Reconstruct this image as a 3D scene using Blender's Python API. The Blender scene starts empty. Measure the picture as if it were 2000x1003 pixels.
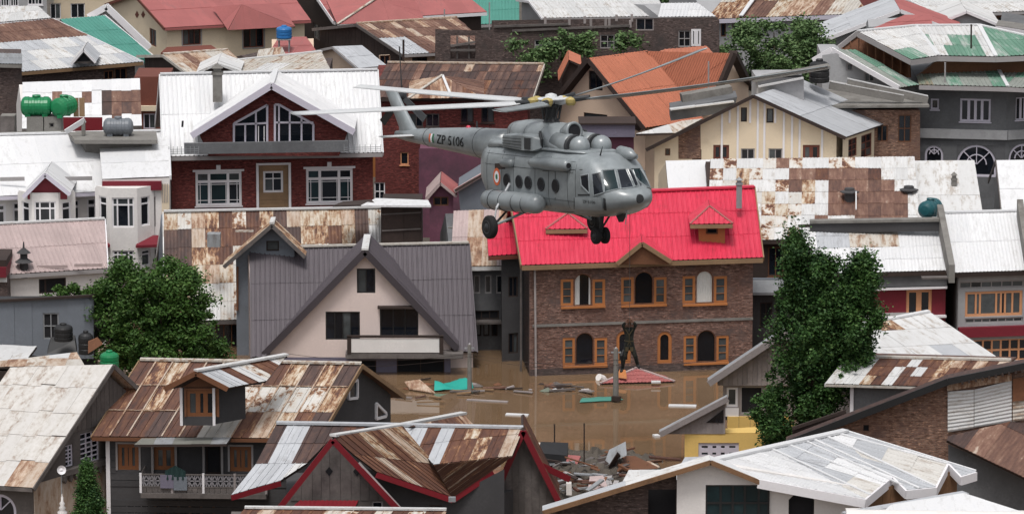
import bpy, bmesh, math, random
from mathutils import Vector, Matrix
from mathutils.bvhtree import BVHTree
rng = random.Random(7)
S = bpy.context.scene
COL = S.collection
# ------------------------------------------------------------------ camera, sky, sun, exposure
CAM_H, PITCH, FPX = 53.0, math.radians(11.0), 9205.0
cd = bpy.data.cameras.new('camera'); cam = bpy.data.objects.new('camera', cd); COL.objects.link(cam)
cam.location = (0, 0, CAM_H); cam.rotation_euler = (math.radians(90) - PITCH, 0, 0)
cd.sensor_width = 36; cd.lens = FPX / 2000 * 36; cd.clip_start = 1; cd.clip_end = 9000
S.camera = cam
SUN_EL, SUN_AZ = math.radians(68), math.radians(192)     # azimuth clockwise from +Y: behind the camera, a little left
W = bpy.data.worlds.new('World'); S.world = W; W.use_nodes = True
nt = W.node_tree; nt.nodes.clear()
sky = nt.nodes.new('ShaderNodeTexSky'); sky.sky_type = 'NISHITA'; sky.sun_disc = False
sky.sun_elevation = SUN_EL; sky.sun_rotation = SUN_AZ; sky.air_density = 1.0; sky.dust_density = 4.0
hs = nt.nodes.new('ShaderNodeHueSaturation'); hs.inputs['Saturation'].default_value = .22
bg = nt.nodes.new('ShaderNodeBackground'); bg.inputs[1].default_value = .115
wo = nt.nodes.new('ShaderNodeOutputWorld')
nt.links.new(sky.outputs[0], hs.inputs['Color']); nt.links.new(hs.outputs[0], bg.inputs[0]); nt.links.new(bg.outputs[0], wo.inputs[0])
sd = bpy.data.lights.new('sun', 'SUN'); sd.energy = 1.5; sd.angle = math.radians(14); sd.color = (1, .965, .92)
so = bpy.data.objects.new('sun', sd); COL.objects.link(so)
sdir = Vector((math.sin(SUN_AZ) * math.cos(SUN_EL), math.cos(SUN_AZ) * math.cos(SUN_EL), math.sin(SUN_EL)))
so.rotation_euler = sdir.to_track_quat('Z', 'Y').to_euler()
S.view_settings.view_transform = 'Standard'; S.view_settings.look = 'None'
S.view_settings.gamma = 1; S.view_settings.exposure = .31; S.view_settings.use_curve_mapping = False
S.cycles.max_bounces = 5; S.cycles.diffuse_bounces = 2; S.cycles.glossy_bounces = 3

# ------------------------------------------------------------------ pixel rays of the 2000 x 1003 photograph
FW = Vector((0, math.cos(PITCH), -math.sin(PITCH))); UP = Vector((0, math.sin(PITCH), math.cos(PITCH)))
CO = Vector((0, 0, CAM_H)); ZV = Vector((0, 0, 1))
def ray(px, py): return FW + Vector((1, 0, 0)) * ((px - 1000) / FPX) - UP * ((py - 501.5) / FPX)
def at_y(px, py, Y):
    d = ray(px, py); return CO + d * (Y / d.y)
def at_z(px, py, z):
    d = ray(px, py); return CO + d * ((z - CAM_H) / d.z)
def at_plane(px, py, o, n):
    d = ray(px, py); return CO + d * ((o - CO).dot(n) / d.dot(n))

# ------------------------------------------------------------------ materials
MATS = {}
def newmat(name):
    m = bpy.data.materials.new(name); m.use_nodes = True
    n = m.node_tree.nodes; n.clear()
    b = n.new('ShaderNodeBsdfPrincipled'); o = n.new('ShaderNodeOutputMaterial')
    m.node_tree.links.new(b.outputs[0], o.inputs[0]); MATS[name] = m
    return m, m.node_tree, b
def node(t, ty, **kw):
    n = t.nodes.new(ty)
    for k, v in kw.items():
        if hasattr(n, k): setattr(n, k, v)
        else: n.inputs[k.replace('_', ' ')].default_value = v
    return n
def mixc(t, fac, a, b, blend='MIX'):
    n = t.nodes.new('ShaderNodeMix'); n.data_type = 'RGBA'; n.blend_type = blend
    for s, v in ((0, fac), (6, a), (7, b)):
        if hasattr(v, 'is_linked') or hasattr(v, 'links'): t.links.new(v, n.inputs[s])
        elif s == 0: n.inputs[0].default_value = v
        else: n.inputs[s].default_value = (*v, 1)
    return n.outputs[2]
def ramp(t, src, p0, p1):
    n = t.nodes.new('ShaderNodeMapRange'); n.inputs[1].default_value = p0; n.inputs[2].default_value = p1
    t.links.new(src, n.inputs[0]); return n.outputs[0]
def coords(t, uv, sc):
    c = t.nodes.new('ShaderNodeTexCoord' if uv else 'ShaderNodeNewGeometry')
    m = t.nodes.new('ShaderNodeMapping'); m.inputs['Scale'].default_value = sc
    t.links.new(c.outputs['UV' if uv else 'Position'], m.inputs[0]); return m.outputs[0]
def noise(t, vec, scale, detail=5, rough=.6):
    n = node(t, 'ShaderNodeTexNoise', Scale=scale, Detail=detail, Roughness=rough); t.links.new(vec, n.inputs['Vector']); return n.outputs[0]
def mat(name, col, rough=.7, var=.18, scale=.8, objvar=.12, stain=None, stain_lo=.5, stain_hi=.66, stain_sc=(1, 1, 1), stain_uv=False,
        stain_n=1.2, metallic=0, bump=0, spec=.4, fine=9):
    m, t, b = newmat(name)
    p = coords(t, False, (1, 1, 1))
    n1 = noise(t, p, scale); n2 = noise(t, p, fine, 3)
    lo = tuple(c * (1 - var) for c in col); hi = tuple(min(1, c * (1 + var)) for c in col)
    c = mixc(t, ramp(t, n1, .32, .68), lo, hi)
    c = mixc(t, ramp(t, n2, .3, .75), c, tuple(x * (1 - var * .9) for x in col)) if var > 0 else c
    if stain:
        sv = coords(t, stain_uv, stain_sc)
        oi = t.nodes.new('ShaderNodeObjectInfo')
        off = t.nodes.new('ShaderNodeVectorMath'); off.operation = 'MULTIPLY_ADD'
        cmb = t.nodes.new('ShaderNodeCombineXYZ'); t.links.new(oi.outputs['Random'], cmb.inputs[0]); t.links.new(oi.outputs['Random'], cmb.inputs[1])
        t.links.new(cmb.outputs[0], off.inputs[0]); off.inputs[1].default_value = (37, 61, 17); t.links.new(sv, off.inputs[2])
        ns = noise(t, off.outputs[0], stain_n, 7, .68)
        ad = t.nodes.new('ShaderNodeMath'); ad.operation = 'MULTIPLY_ADD'
        t.links.new(oi.outputs['Random'], ad.inputs[0]); ad.inputs[1].default_value = .16; t.links.new(ns, ad.inputs[2])
        c = mixc(t, ramp(t, ad.outputs[0], stain_lo + .08, stain_hi + .08), c, stain)
    if objvar:
        oi = t.nodes.new('ShaderNodeObjectInfo')
        v = t.nodes.new('ShaderNodeMapRange'); v.inputs[3].default_value = 1 - objvar; v.inputs[4].default_value = 1 + objvar
        t.links.new(oi.outputs['Random'], v.inputs[0])
        c = mixc(t, 1.0, c, v.outputs[0], 'MULTIPLY')
    t.links.new(c, b.inputs['Base Color'])
    b.inputs['Roughness'].default_value = rough; b.inputs['Metallic'].default_value = metallic; b.inputs['Specular IOR Level'].default_value = spec
    if bump:
        bm = t.nodes.new('ShaderNodeBump'); bm.inputs['Strength'].default_value = bump; bm.inputs['Distance'].default_value = .03
        t.links.new(n2, bm.inputs['Height']); t.links.new(bm.outputs[0], b.inputs['Normal'])
    return m
def brickmat(name, c1, c2, mortar, stain=None):
    m, t, b = newmat(name)
    uv = coords(t, True, (1, 1, 1))
    br = node(t, 'ShaderNodeTexBrick', Scale=1.0); br.offset = .5
    br.inputs['Mortar Size'].default_value = .011; br.inputs['Brick Width'].default_value = .25; br.inputs['Row Height'].default_value = .085
    br.inputs['Color1'].default_value = (*c1, 1); br.inputs['Color2'].default_value = (*c2, 1); br.inputs['Mortar'].default_value = (*mortar, 1)
    t.links.new(uv, br.inputs['Vector'])
    su = coords(t, True, (3.2, 9.5, 1)); nb = noise(t, su, 1.0, 3, .7)
    c = mixc(t, ramp(t, nb, .42, .62), br.outputs[0], tuple(x * .42 for x in c1)); c = mixc(t, ramp(t, noise(t, su, 1.37, 2), .56, .7), c, tuple(min(1, x * 1.75) for x in c2))
    n1 = noise(t, uv, .5, 6); c = mixc(t, ramp(t, n1, .42, .75), c, tuple(x * .7 for x in c1))
    if stain: c = mixc(t, ramp(t, noise(t, uv, .8, 6), .52, .7), c, stain)
    t.links.new(c, b.inputs['Base Color']); b.inputs['Roughness'].default_value = .9
    bm = t.nodes.new('ShaderNodeBump'); bm.inputs['Strength'].default_value = .6; bm.inputs['Distance'].default_value = .02; bm.invert = True
    t.links.new(br.outputs[1], bm.inputs['Height']); t.links.new(bm.outputs[0], b.inputs['Normal'])
def rustmat(name, stops, n_scale=1.3, sc=(2.4, .6, 1), rough=.68, objshift=.14, fine=.12, objvar=.12):
    """weathered sheet: colour runs from bare metal to dark rust along a noise that is stretched down the slope"""
    m, t, b = newmat(name)
    oi = t.nodes.new('ShaderNodeObjectInfo'); sv = coords(t, True, sc)
    cmb = t.nodes.new('ShaderNodeCombineXYZ'); t.links.new(oi.outputs['Random'], cmb.inputs[0]); t.links.new(oi.outputs['Random'], cmb.inputs[1])
    off = t.nodes.new('ShaderNodeVectorMath'); off.operation = 'MULTIPLY_ADD'; t.links.new(cmb.outputs[0], off.inputs[0]); off.inputs[1].default_value = (37, 61, 17); t.links.new(sv, off.inputs[2])
    n1 = noise(t, off.outputs[0], n_scale, 8, .68); n2 = noise(t, coords(t, False, (1, 1, 1)), 7, 4)
    a = t.nodes.new('ShaderNodeMath'); a.operation = 'MULTIPLY_ADD'; t.links.new(n2, a.inputs[0]); a.inputs[1].default_value = fine * 2; t.links.new(n1, a.inputs[2])
    a2 = t.nodes.new('ShaderNodeMath'); a2.operation = 'MULTIPLY_ADD'; t.links.new(oi.outputs['Random'], a2.inputs[0]); a2.inputs[1].default_value = objshift; t.links.new(a.outputs[0], a2.inputs[2])
    sb = t.nodes.new('ShaderNodeMath'); sb.operation = 'SUBTRACT'; t.links.new(a2.outputs[0], sb.inputs[0]); sb.inputs[1].default_value = fine + objshift / 2
    r = t.nodes.new('ShaderNodeValToRGB'); e = r.color_ramp.elements
    while len(e) < len(stops): e.new(.5)
    for el, (p, c) in zip(e, stops): el.position = p; el.color = (*c, 1)
    t.links.new(sb.outputs[0], r.inputs[0])
    v = t.nodes.new('ShaderNodeMapRange'); v.inputs[3].default_value = 1 - objvar; v.inputs[4].default_value = 1 + objvar; t.links.new(oi.outputs['Random'], v.inputs[0])
    t.links.new(mixc(t, 1.0, r.outputs[0], v.outputs[0], 'MULTIPLY'), b.inputs['Base Color']); b.inputs['Roughness'].default_value = rough
    return m
ZN, OX, BR, DK, CR = (.47, .45, .42), (.27, .14, .07), (.095, .038, .024), (.042, .021, .018), (.58, .52, .44)
rustmat('white', [(.32, (.63, .635, .65)), (.52, (.68, .68, .69)), (.64, (.60, .60, .605)), (.8, (.49, .48, .47))], rough=.45, objvar=.06, fine=.16)
rustmat('white_worn', [(.34, (.61, .61, .61)), (.56, (.55, .545, .54)), (.66, (.40, .37, .34)), (.8, (.28, .22, .18))], rough=.5, objvar=.1)
rustmat('pale_white', [(.35, (.60, .585, .56)), (.56, (.54, .52, .49)), (.7, (.36, .31, .27))], rough=.55, objvar=.05)
rustmat('galv', [(.3, (.48, .492, .515)), (.55, (.42, .432, .455)), (.72, (.29, .29, .30))], rough=.42)
rustmat('galv_dark', [(.3, (.30, .31, .33)), (.55, (.24, .25, .26)), (.72, (.15, .14, .14))], rough=.5)
rustmat('pale', [(.38, (.53, .50, .46)), (.53, (.46, .42, .37)), (.63, (.30, .21, .15)), (.76, (.15, .085, .06))])
rustmat('pale_old', [(.4, (.57, .55, .53)), (.55, (.51, .485, .455)), (.65, (.38, .33, .29)), (.78, (.2, .13, .10))], sc=(2.0, .8, 1), objvar=.05, fine=.2)
rustmat('tan', [(.34, (.52, .44, .37)), (.5, (.42, .31, .23)), (.6, (.25, .14, .085)), (.74, (.12, .06, .042))])
rustmat('mixed', [(.36, CR), (.46, (.44, .33, .23)), (.53, OX), (.6, BR), (.75, DK)], n_scale=1.5)
rustmat('mottle', [(.4, (.56, .545, .52)), (.52, (.52, .48, .43)), (.57, OX), (.62, BR), (.8, BR)], n_scale=1.1, sc=(1.5, 1.0, 1))
rustmat('rust', [(.3, DK), (.46, BR), (.6, (.13, .055, .03)), (.7, OX), (.82, (.42, .32, .24))], objshift=.12)
rustmat('rust_dark', [(.3, (.042, .026, .024)), (.5, (.066, .037, .032)), (.66, (.11, .06, .045)), (.8, (.20, .13, .10))])
rustmat('rust_light', [(.3, (.085, .042, .033)), (.5, (.15, .076, .054)), (.63, (.21, .12, .085)), (.74, (.40, .32, .26))])
ST = dict(stain_uv=True, stain_sc=(2.6, .55, 1))
mat('pink', (.44, .345, .335), .6, .14, objvar=.08, stain=(.25, .17, .16), stain_lo=.58, stain_hi=.8, **ST)
mat('pinkred', (.36, .115, .11), .6, .12, objvar=.08, stain=(.24, .10, .095), stain_lo=.56, stain_hi=.78, **ST)
rustmat('red', [(.3, (.64, .045, .088)), (.52, (.58, .028, .068)), (.66, (.47, .026, .055)), (.8, (.36, .03, .05))], rough=.42, objvar=.07)
mat('orange', (.46, .16, .092), .6, .1, objvar=.05, stain=(.35, .115, .066), stain_lo=.56, stain_hi=.8, **ST)
mat('purple', (.088, .074, .086), .6, .1, objvar=.06, stain=(.062, .052, .06), stain_lo=.58, stain_hi=.8, **ST)
mat('awning_grey', (.17, .17, .15), .65, .15, objvar=.15)
mat('purple_dark', (.055, .045, .052), .6, .1, objvar=.05)
mat('teal', (.075, .26, .21), .5, .1, objvar=.06, stain=(.09, .24, .2), stain_lo=.6, stain_hi=.85, **ST)
mat('green_worn', (.13, .26, .19), .6, .14, objvar=.08, stain=(.38, .40, .38), stain_lo=.5, stain_hi=.72, **ST)
mat('moss', (.17, .20, .155), .65, .2, objvar=.15, stain=(.24, .17, .12), stain_lo=.5, stain_hi=.72, **ST)
mat('grey_green', (.28, .30, .275), .6, .14, objvar=.1, stain=(.17, .2, .18), stain_lo=.55, stain_hi=.75, **ST)
mat('maroon', (.17, .012, .024), .6, .15, objvar=.05)
mat('maroon_trim', (.19, .010, .018), .5, .15, objvar=.05)
mat('plaster', (.74, .71, .69), .85, .08, stain=(.5, .47, .44), stain_lo=.62, stain_hi=.9, stain_n=.6, objvar=.03)
mat('plaster_pink', (.70, .585, .545), .85, .07, stain=(.5, .41, .38), stain_lo=.62, stain_hi=.9, stain_n=.6, objvar=.03)
mat('cream', (.74, .62, .46), .85, .08, stain=(.5, .4, .28), stain_lo=.62, stain_hi=.9, stain_n=.6, objvar=.03)
mat('cream_pink', (.66, .50, .38), .85, .08, stain=(.46, .35, .27), stain_lo=.6, stain_hi=.9, stain_n=.6, objvar=.03)
mat('yellow', (.76, .52, .17), .85, .08, stain=(.5, .33, .1), stain_lo=.62, stain_hi=.9, stain_n=.6, objvar=.03)
mat('grey_plaster', (.145, .148, .155), .9, .2, stain=(.075, .075, .08), stain_lo=.46, stain_hi=.75, stain_n=.5, objvar=.05)
mat('grey_light', (.36, .36, .37), .9, .12, stain=(.22, .22, .22), stain_lo=.55, stain_hi=.8, stain_n=.5, objvar=.05)
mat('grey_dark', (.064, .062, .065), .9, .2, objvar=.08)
mat('blue_grey', (.165, .185, .215), .7, .12, stain=(.10, .10, .11), stain_lo=.6, stain_hi=.8, stain_n=.8, objvar=.05)
mat('mauve', (.16, .06, .095), .85, .2, stain=(.07, .04, .055), stain_lo=.5, stain_hi=.75, stain_n=.4, objvar=.05)
mat('lilac', (.17, .155, .21), .8, .12, objvar=.05)
mat('concrete', (.21, .20, .185), .9, .18, stain=(.12, .11, .10), stain_lo=.52, stain_hi=.75, objvar=.08, bump=.2)
mat('wood_grey', (.145, .127, .12), .85, .2, objvar=.2, stain=(.06, .052, .05), stain_lo=.46, stain_hi=.75)
mat('wood_grey_pale', (.30, .265, .26), .85, .15, objvar=.15, stain=(.2, .17, .16), stain_lo=.55, stain_hi=.8)
mat('wood_dark', (.040, .026, .022), .8, .25, objvar=.15)
mat('wood_brown', (.17, .070, .033), .7, .2, objvar=.15, stain=(.08, .035, .02), stain_lo=.55, stain_hi=.8)
mat('wood_tan', (.21, .115, .06), .75, .2, objvar=.12, stain=(.1, .055, .03), stain_lo=.55, stain_hi=.75)
mat('wood_red', (.15, .045, .03), .7, .15, objvar=.1)
mat('orange_wood', (.43, .165, .055), .55, .12, objvar=.1)
mat('shutter_brown', (.25, .095, .036), .6, .15, objvar=.15)
mat('peach', (.62, .30, .155), .6, .1, objvar=.06)
mat('tan_wood', (.27, .17, .095), .7, .2, objvar=.1)
mat('trim_white', (.76, .74, .76), .6, .06, objvar=.03)
mat('trim_lilac', (.57, .54, .62), .6, .06, objvar=.03)
mat('trim_grey', (.33, .31, .31), .7, .1, objvar=.05)
mat('lattice', (.21, .20, .215), .7, .12, objvar=.08)
mat('cloth_green', (.012, .035, .034), .9, .12, objvar=0)
mat('dark', (.013, .013, .016), .9, .2, objvar=.1)
mat('black', (.018, .018, .019), .5, .2, objvar=.1)
mat('curtain', (.60, .60, .58), .9, .08, objvar=.05)
mat('green_tank', (.012, .20, .075), .35, .1, objvar=.04)
mat('teal_tank', (.012, .085, .10), .4, .12, objvar=.04)
mat('grey_tank', (.15, .165, .185), .45, .12, objvar=.04)
mat('blue_tank', (.03, .17, .44), .4, .1, objvar=.04)
mat('steel', (.42, .42, .43), .45, .1, metallic=.3, objvar=.08)
mat('tarp', (.02, .33, .27), .6, .08, objvar=.04)
mat('heli_grey', (.265, .292, .305), .30, .18, scale=.9, objvar=.03, stain=(.13, .145, .15), stain_lo=.46, stain_hi=.8, stain_n=.7, spec=.8, fine=4)
mat('heli_dark', (.035, .037, .04), .5, .2, objvar=.1)
mat('heli_pale', (.55, .56, .57), .5, .08, objvar=.04)
mat('tyre', (.012, .012, .013), .8, .2, objvar=.1)
mat('yellow_paint', (.42, .33, .12), .5, .12, objvar=.05)
mat('roundel_orange', (.60, .13, .05), .5, .05, objvar=0)
mat('roundel_green', (.03, .16, .08), .5, .05, objvar=0)
mat('soil', (.10, .085, .07), .95, .3, objvar=0)
mat('bark', (.075, .055, .04), .95, .3, objvar=.1)
mat('skin', (.2, .10, .065), .6, .08, objvar=0)
mat('uniform', (.014, .015, .013), .9, .3, scale=6, objvar=0, stain=(.03, .029, .022), stain_lo=.5, stain_hi=.55, stain_n=7)
mat('straps', (.08, .06, .03), .8, .1, objvar=0)
brickmat('brick_brown', (.172, .086, .064), (.26, .148, .115), (.20, .155, .14), (.10, .07, .064))
brickmat('brick_red', (.145, .026, .022), (.185, .042, .036), (.14, .05, .046))
brickmat('brick_grey', (.10, .068, .062), (.14, .10, .09), (.11, .09, .085), (.06, .048, .046))
brickmat('brick_tan', (.22, .115, .08), (.30, .175, .12), (.24, .18, .15), (.12, .075, .065))
def glassmat(name, col, rough):
    m, t, b = newmat(name)
    n = noise(t, coords(t, False, (1, 1, 1)), 1.1, 3); oi = t.nodes.new('ShaderNodeObjectInfo')
    c = mixc(t, ramp(t, n, .3, .75), tuple(x * .5 for x in col), tuple(x * 1.8 for x in col))
    c = mixc(t, oi.outputs['Random'], c, tuple(x * .7 for x in col))
    t.links.new(c, b.inputs['Base Color']); b.inputs['Roughness'].default_value = rough; b.inputs['Specular IOR Level'].default_value = .5
glassmat('glass', (.010, .013, .019), .10); glassmat('glass_grey', (.075, .085, .09), .15); glassmat('glass_teal', (.012, .03, .035), .1)  # opaque panes; the darkness of the rooms behind is put into their colour
def leafmat(name, c1, c2, c3):
    m, t, b = newmat(name)
    oi = t.nodes.new('ShaderNodeNewGeometry'); p = coords(t, False, (1, 1, 1))
    c = mixc(t, ramp(t, noise(t, p, .9, 3), .35, .65), c1, c2)
    c = mixc(t, ramp(t, oi.outputs['Random Per Island'], .72, 1.0), c, c3)
    t.links.new(c, b.inputs['Base Color']); b.inputs['Roughness'].default_value = .6; b.inputs['Specular IOR Level'].default_value = .25
leafmat('leaf_dark', (.018, .052, .014), (.042, .100, .022), (.10, .18, .05))
leafmat('leaf_mid', (.024, .064, .012), (.054, .118, .020), (.12, .20, .055))
leafmat('leaf_far', (.06, .11, .04), (.10, .17, .06), (.17, .24, .10))
m, t, b = newmat('water')
p = coords(t, False, (1, .45, 1)); n1 = noise(t, p, .22, 6)
t.links.new(mixc(t, ramp(t, n1, .35, .7), (.145, .090, .050), (.215, .140, .084)), b.inputs['Base Color'])
b.inputs['Roughness'].default_value = .035; b.inputs['Specular IOR Level'].default_value = .5; b.inputs['IOR'].default_value = 1.5
wv = coords(t, False, (.6, 1.4, 1)); bm = t.nodes.new('ShaderNodeBump'); bm.inputs['Strength'].default_value = .09; bm.inputs['Distance'].default_value = .02
t.links.new(noise(t, wv, 1.6, 3), bm.inputs['Height']); t.links.new(bm.outputs[0], b.inputs['Normal'])

# ------------------------------------------------------------------ object helpers
ORG = {}
def tag(o, label=None, cat=None, group=None, kind=None):
    if label: o['label'] = label
    if cat: o['category'] = cat
    if group: o['group'] = group
    if kind: o['kind'] = kind
    return o
def thing(name, label, cat, org, group=None):
    o = bpy.data.objects.new(name, None); COL.objects.link(o); o.empty_display_size = .5
    o.location = org; ORG[o.name] = Vector(org); return tag(o, label, cat, group)
class MB:
    def __init__(s): s.v = []; s.f = []; s.uv = []; s.smooth = False
    def poly(s, pts, uv=None):
        i = len(s.v); s.v += [Vector(p) for p in pts]; s.f.append(tuple(range(i, i + len(pts)))); s.uv.append(uv); return s
    def mesh(s, verts, faces):
        i = len(s.v); s.v += [Vector(p) for p in verts]
        for f in faces: s.f.append(tuple(k + i for k in f)); s.uv.append(None)
        return s
    def hexa(s, c):   # c: 8 corners, bottom ring then top ring
        return s.mesh(c, [(3, 2, 1, 0), (4, 5, 6, 7), (0, 1, 5, 4), (1, 2, 6, 5), (2, 3, 7, 6), (3, 0, 4, 7)])
    def bar(s, p0, p1, w, h, up=ZV):   # rectangular section, centred
        p0, p1 = Vector(p0), Vector(p1); d = (p1 - p0).normalized(); x = d.cross(up)
        if x.length < 1e-4: x = d.cross(Vector((0, 1, 0)))
        x.normalize(); y = x.cross(d).normalized(); x *= w / 2; y *= h / 2
        return s.hexa([p0 - x - y, p0 + x - y, p1 + x - y, p1 - x - y, p0 - x + y, p0 + x + y, p1 + x + y, p1 - x + y])
    def prism(s, pts, off):   # closed polygon swept by off
        n = len(pts); pts = [Vector(p) for p in pts]; off = Vector(off)
        i = len(s.v); s.v += pts + [p + off for p in pts]
        s.f.append(tuple(range(i, i + n))); s.f.append(tuple(range(i + 2 * n - 1, i + n - 1, -1)))
        for k in range(n): j = (k + 1) % n; s.f.append((i + j, i + k, i + n + k, i + n + j))
        s.uv += [None] * (n + 2); return s
    def tube(s, pts, rad, n=8, caps=True, axis=None):
        pts = [Vector(p) for p in pts]; rad = rad if isinstance(rad, (list, tuple)) else [rad] * len(pts)
        rings = []; i0 = len(s.v); ref = None
        for k, p in enumerate(pts):
            d = axis or (pts[min(k + 1, len(pts) - 1)] - pts[max(k - 1, 0)]).normalized()
            if ref is None: ref = d.orthogonal().normalized()
            x = (ref - d * ref.dot(d)).normalized(); ref = x; y = d.cross(x)
            for j in range(n):
                a = 2 * math.pi * j / n; s.v.append(p + (x * math.cos(a) + y * math.sin(a)) * rad[k])
        for k in range(len(pts) - 1):
            for j in range(n):
                a = i0 + k * n + j; b = i0 + k * n + (j + 1) % n
                s.f.append((a, b, b + n, a + n)); s.uv.append(None)
        if caps:
            s.f.append(tuple(range(i0 + n - 1, i0 - 1, -1))); e = i0 + (len(pts) - 1) * n
            s.f.append(tuple(range(e, e + n))); s.uv += [None, None]
        return s
    def lathe(s, o, axis, prof, n=16):   # prof: (along axis, radius)
        o = Vector(o); a = Vector(axis).normalized()
        return s.tube([o + a * t for t, r in prof], [max(r, .001) for t, r in prof], n, axis=a)
    def build(s, name, mt, parent=None, **kw):
        me = bpy.data.meshes.new(name); org = ORG.get(parent.name, Vector()) if parent else Vector()
        if parent is None and s.v:
            mn = Vector((sum(v.x for v in s.v) / len(s.v), sum(v.y for v in s.v) / len(s.v), min(v.z for v in s.v))); org = mn
        me.from_pydata([v - org for v in s.v], [], s.f)
        ul = me.uv_layers.new(name='UVMap').data; i = 0
        for f, uv in zip(s.f, s.uv):
            if uv is None:
                ps = [s.v[k] for k in f]; nrm = Vector()
                for k in range(len(ps)):
                    a, b2 = ps[k], ps[(k + 1) % len(ps)]
                    nrm += Vector(((a.y - b2.y) * (a.z + b2.z), (a.z - b2.z) * (a.x + b2.x), (a.x - b2.x) * (a.y + b2.y)))
                if nrm.length > 0: nrm.normalize()
                if abs(nrm.z) > .75: uv = [(q.x, q.y) for q in ps]
                else:
                    tx = ZV.cross(nrm).normalized(); uv = [(q.dot(tx), q.z) for q in ps]
            for c in uv: ul[i].uv = c; i += 1
        me.materials.append(MATS[mt])
        if s.smooth: me.polygons.foreach_set('use_smooth', [True] * len(me.polygons))
        o = bpy.data.objects.new(name, me); COL.objects.link(o)
        if parent: o.parent = parent; ORG[o.name] = org
        else: o.location = org; ORG[o.name] = org
        return tag(o, **kw)
def clip(poly, ax, val, keep_less):
    out = []
    for k in range(len(poly)):
        a, b = poly[k - 1], poly[k]
        ia = (a[ax] <= val) == keep_less or a[ax] == val; ib = (b[ax] <= val) == keep_less or b[ax] == val
        if ia != ib:
            tt = (val - a[ax]) / (b[ax] - a[ax]); q = [a[0] + (b[0] - a[0]) * tt, a[1] + (b[1] - a[1]) * tt]; q[ax] = val; out.append(tuple(q))
        if ib: out.append(b)
    return out
def cliprect(poly, x0, x1, y0, y1):
    for ax, v, k in ((0, x0, False), (0, x1, True), (1, y0, False), (1, y1, True)):
        poly = clip(poly, ax, v, k)
        if len(poly) < 3: return None
    return poly
class Plane:   # vertical plane: o + U*a + N*d, height c
    def __init__(s, o, U):
        s.o = Vector((o[0], o[1], 0)); s.U = Vector((U[0], U[1], 0)).normalized(); s.N = Vector((s.U.y, -s.U.x, 0))
        if s.N.dot(CO - s.o) < 0: s.N = -s.N
    def p(s, a, c, d=0): q = s.o + s.U * a + s.N * d; q.z = c; return q
    def hit(s, px, py, d=0):
        q = at_plane(px, py, s.o + s.N * d, s.N); return ((q - s.o).dot(s.U), q.z)
    def rect(s, x0, y0, x1, y1):
        xm, ym = (x0 + x1) / 2, (y0 + y1) / 2
        a0, a1 = s.hit(x0, ym)[0], s.hit(x1, ym)[0]
        return min(a0, a1), max(a0, a1), s.hit(xm, y1)[1], s.hit(xm, y0)[1]
    def shift(s, d): return Plane(s.o + s.N * d, s.U)
def pbox(mb, P, a0, a1, c0, c1, d0, d1):
    return mb.hexa([P.p(a0, c0, d0), P.p(a1, c0, d0), P.p(a1, c0, d1), P.p(a0, c0, d1), P.p(a0, c1, d0), P.p(a1, c1, d0), P.p(a1, c1, d1), P.p(a0, c1, d1)])
def slats(root, P, x0, x1, w, c0f, c1f, mt, name='board', gap=.02, d0=.004, d1=.035, horiz=False):
    """boards side by side on a wall plane, each its own part; a runs x0..x1, heights by functions"""
    a = x0
    while a < x1 - .02:
        b = min(a + w * rng.uniform(.85, 1.15), x1); k = rng.uniform(-.006, .006)
        mb = MB(); A0, A1 = a + gap / 2, b - gap / 2
        t0, t1 = c1f(A0), c1f(A1); lo = c0f((A0 + A1) / 2)
        if min(t0, t1) > lo + .05:
            mb.prism([P.p(A0, lo, d0), P.p(A1, lo, d0), P.p(A1, t1, d0), P.p(A0, t0, d0)], P.N * (d1 - d0 + k)); mb.build(name, mt, root)
        a = b
STY = dict(frame='trim_white', pane='glass', fw=.07, bw=.05, nx=2, ny=1, sill=True, trim=None, rec=.06, xs=None, ys=None, leaf=None)
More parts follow.
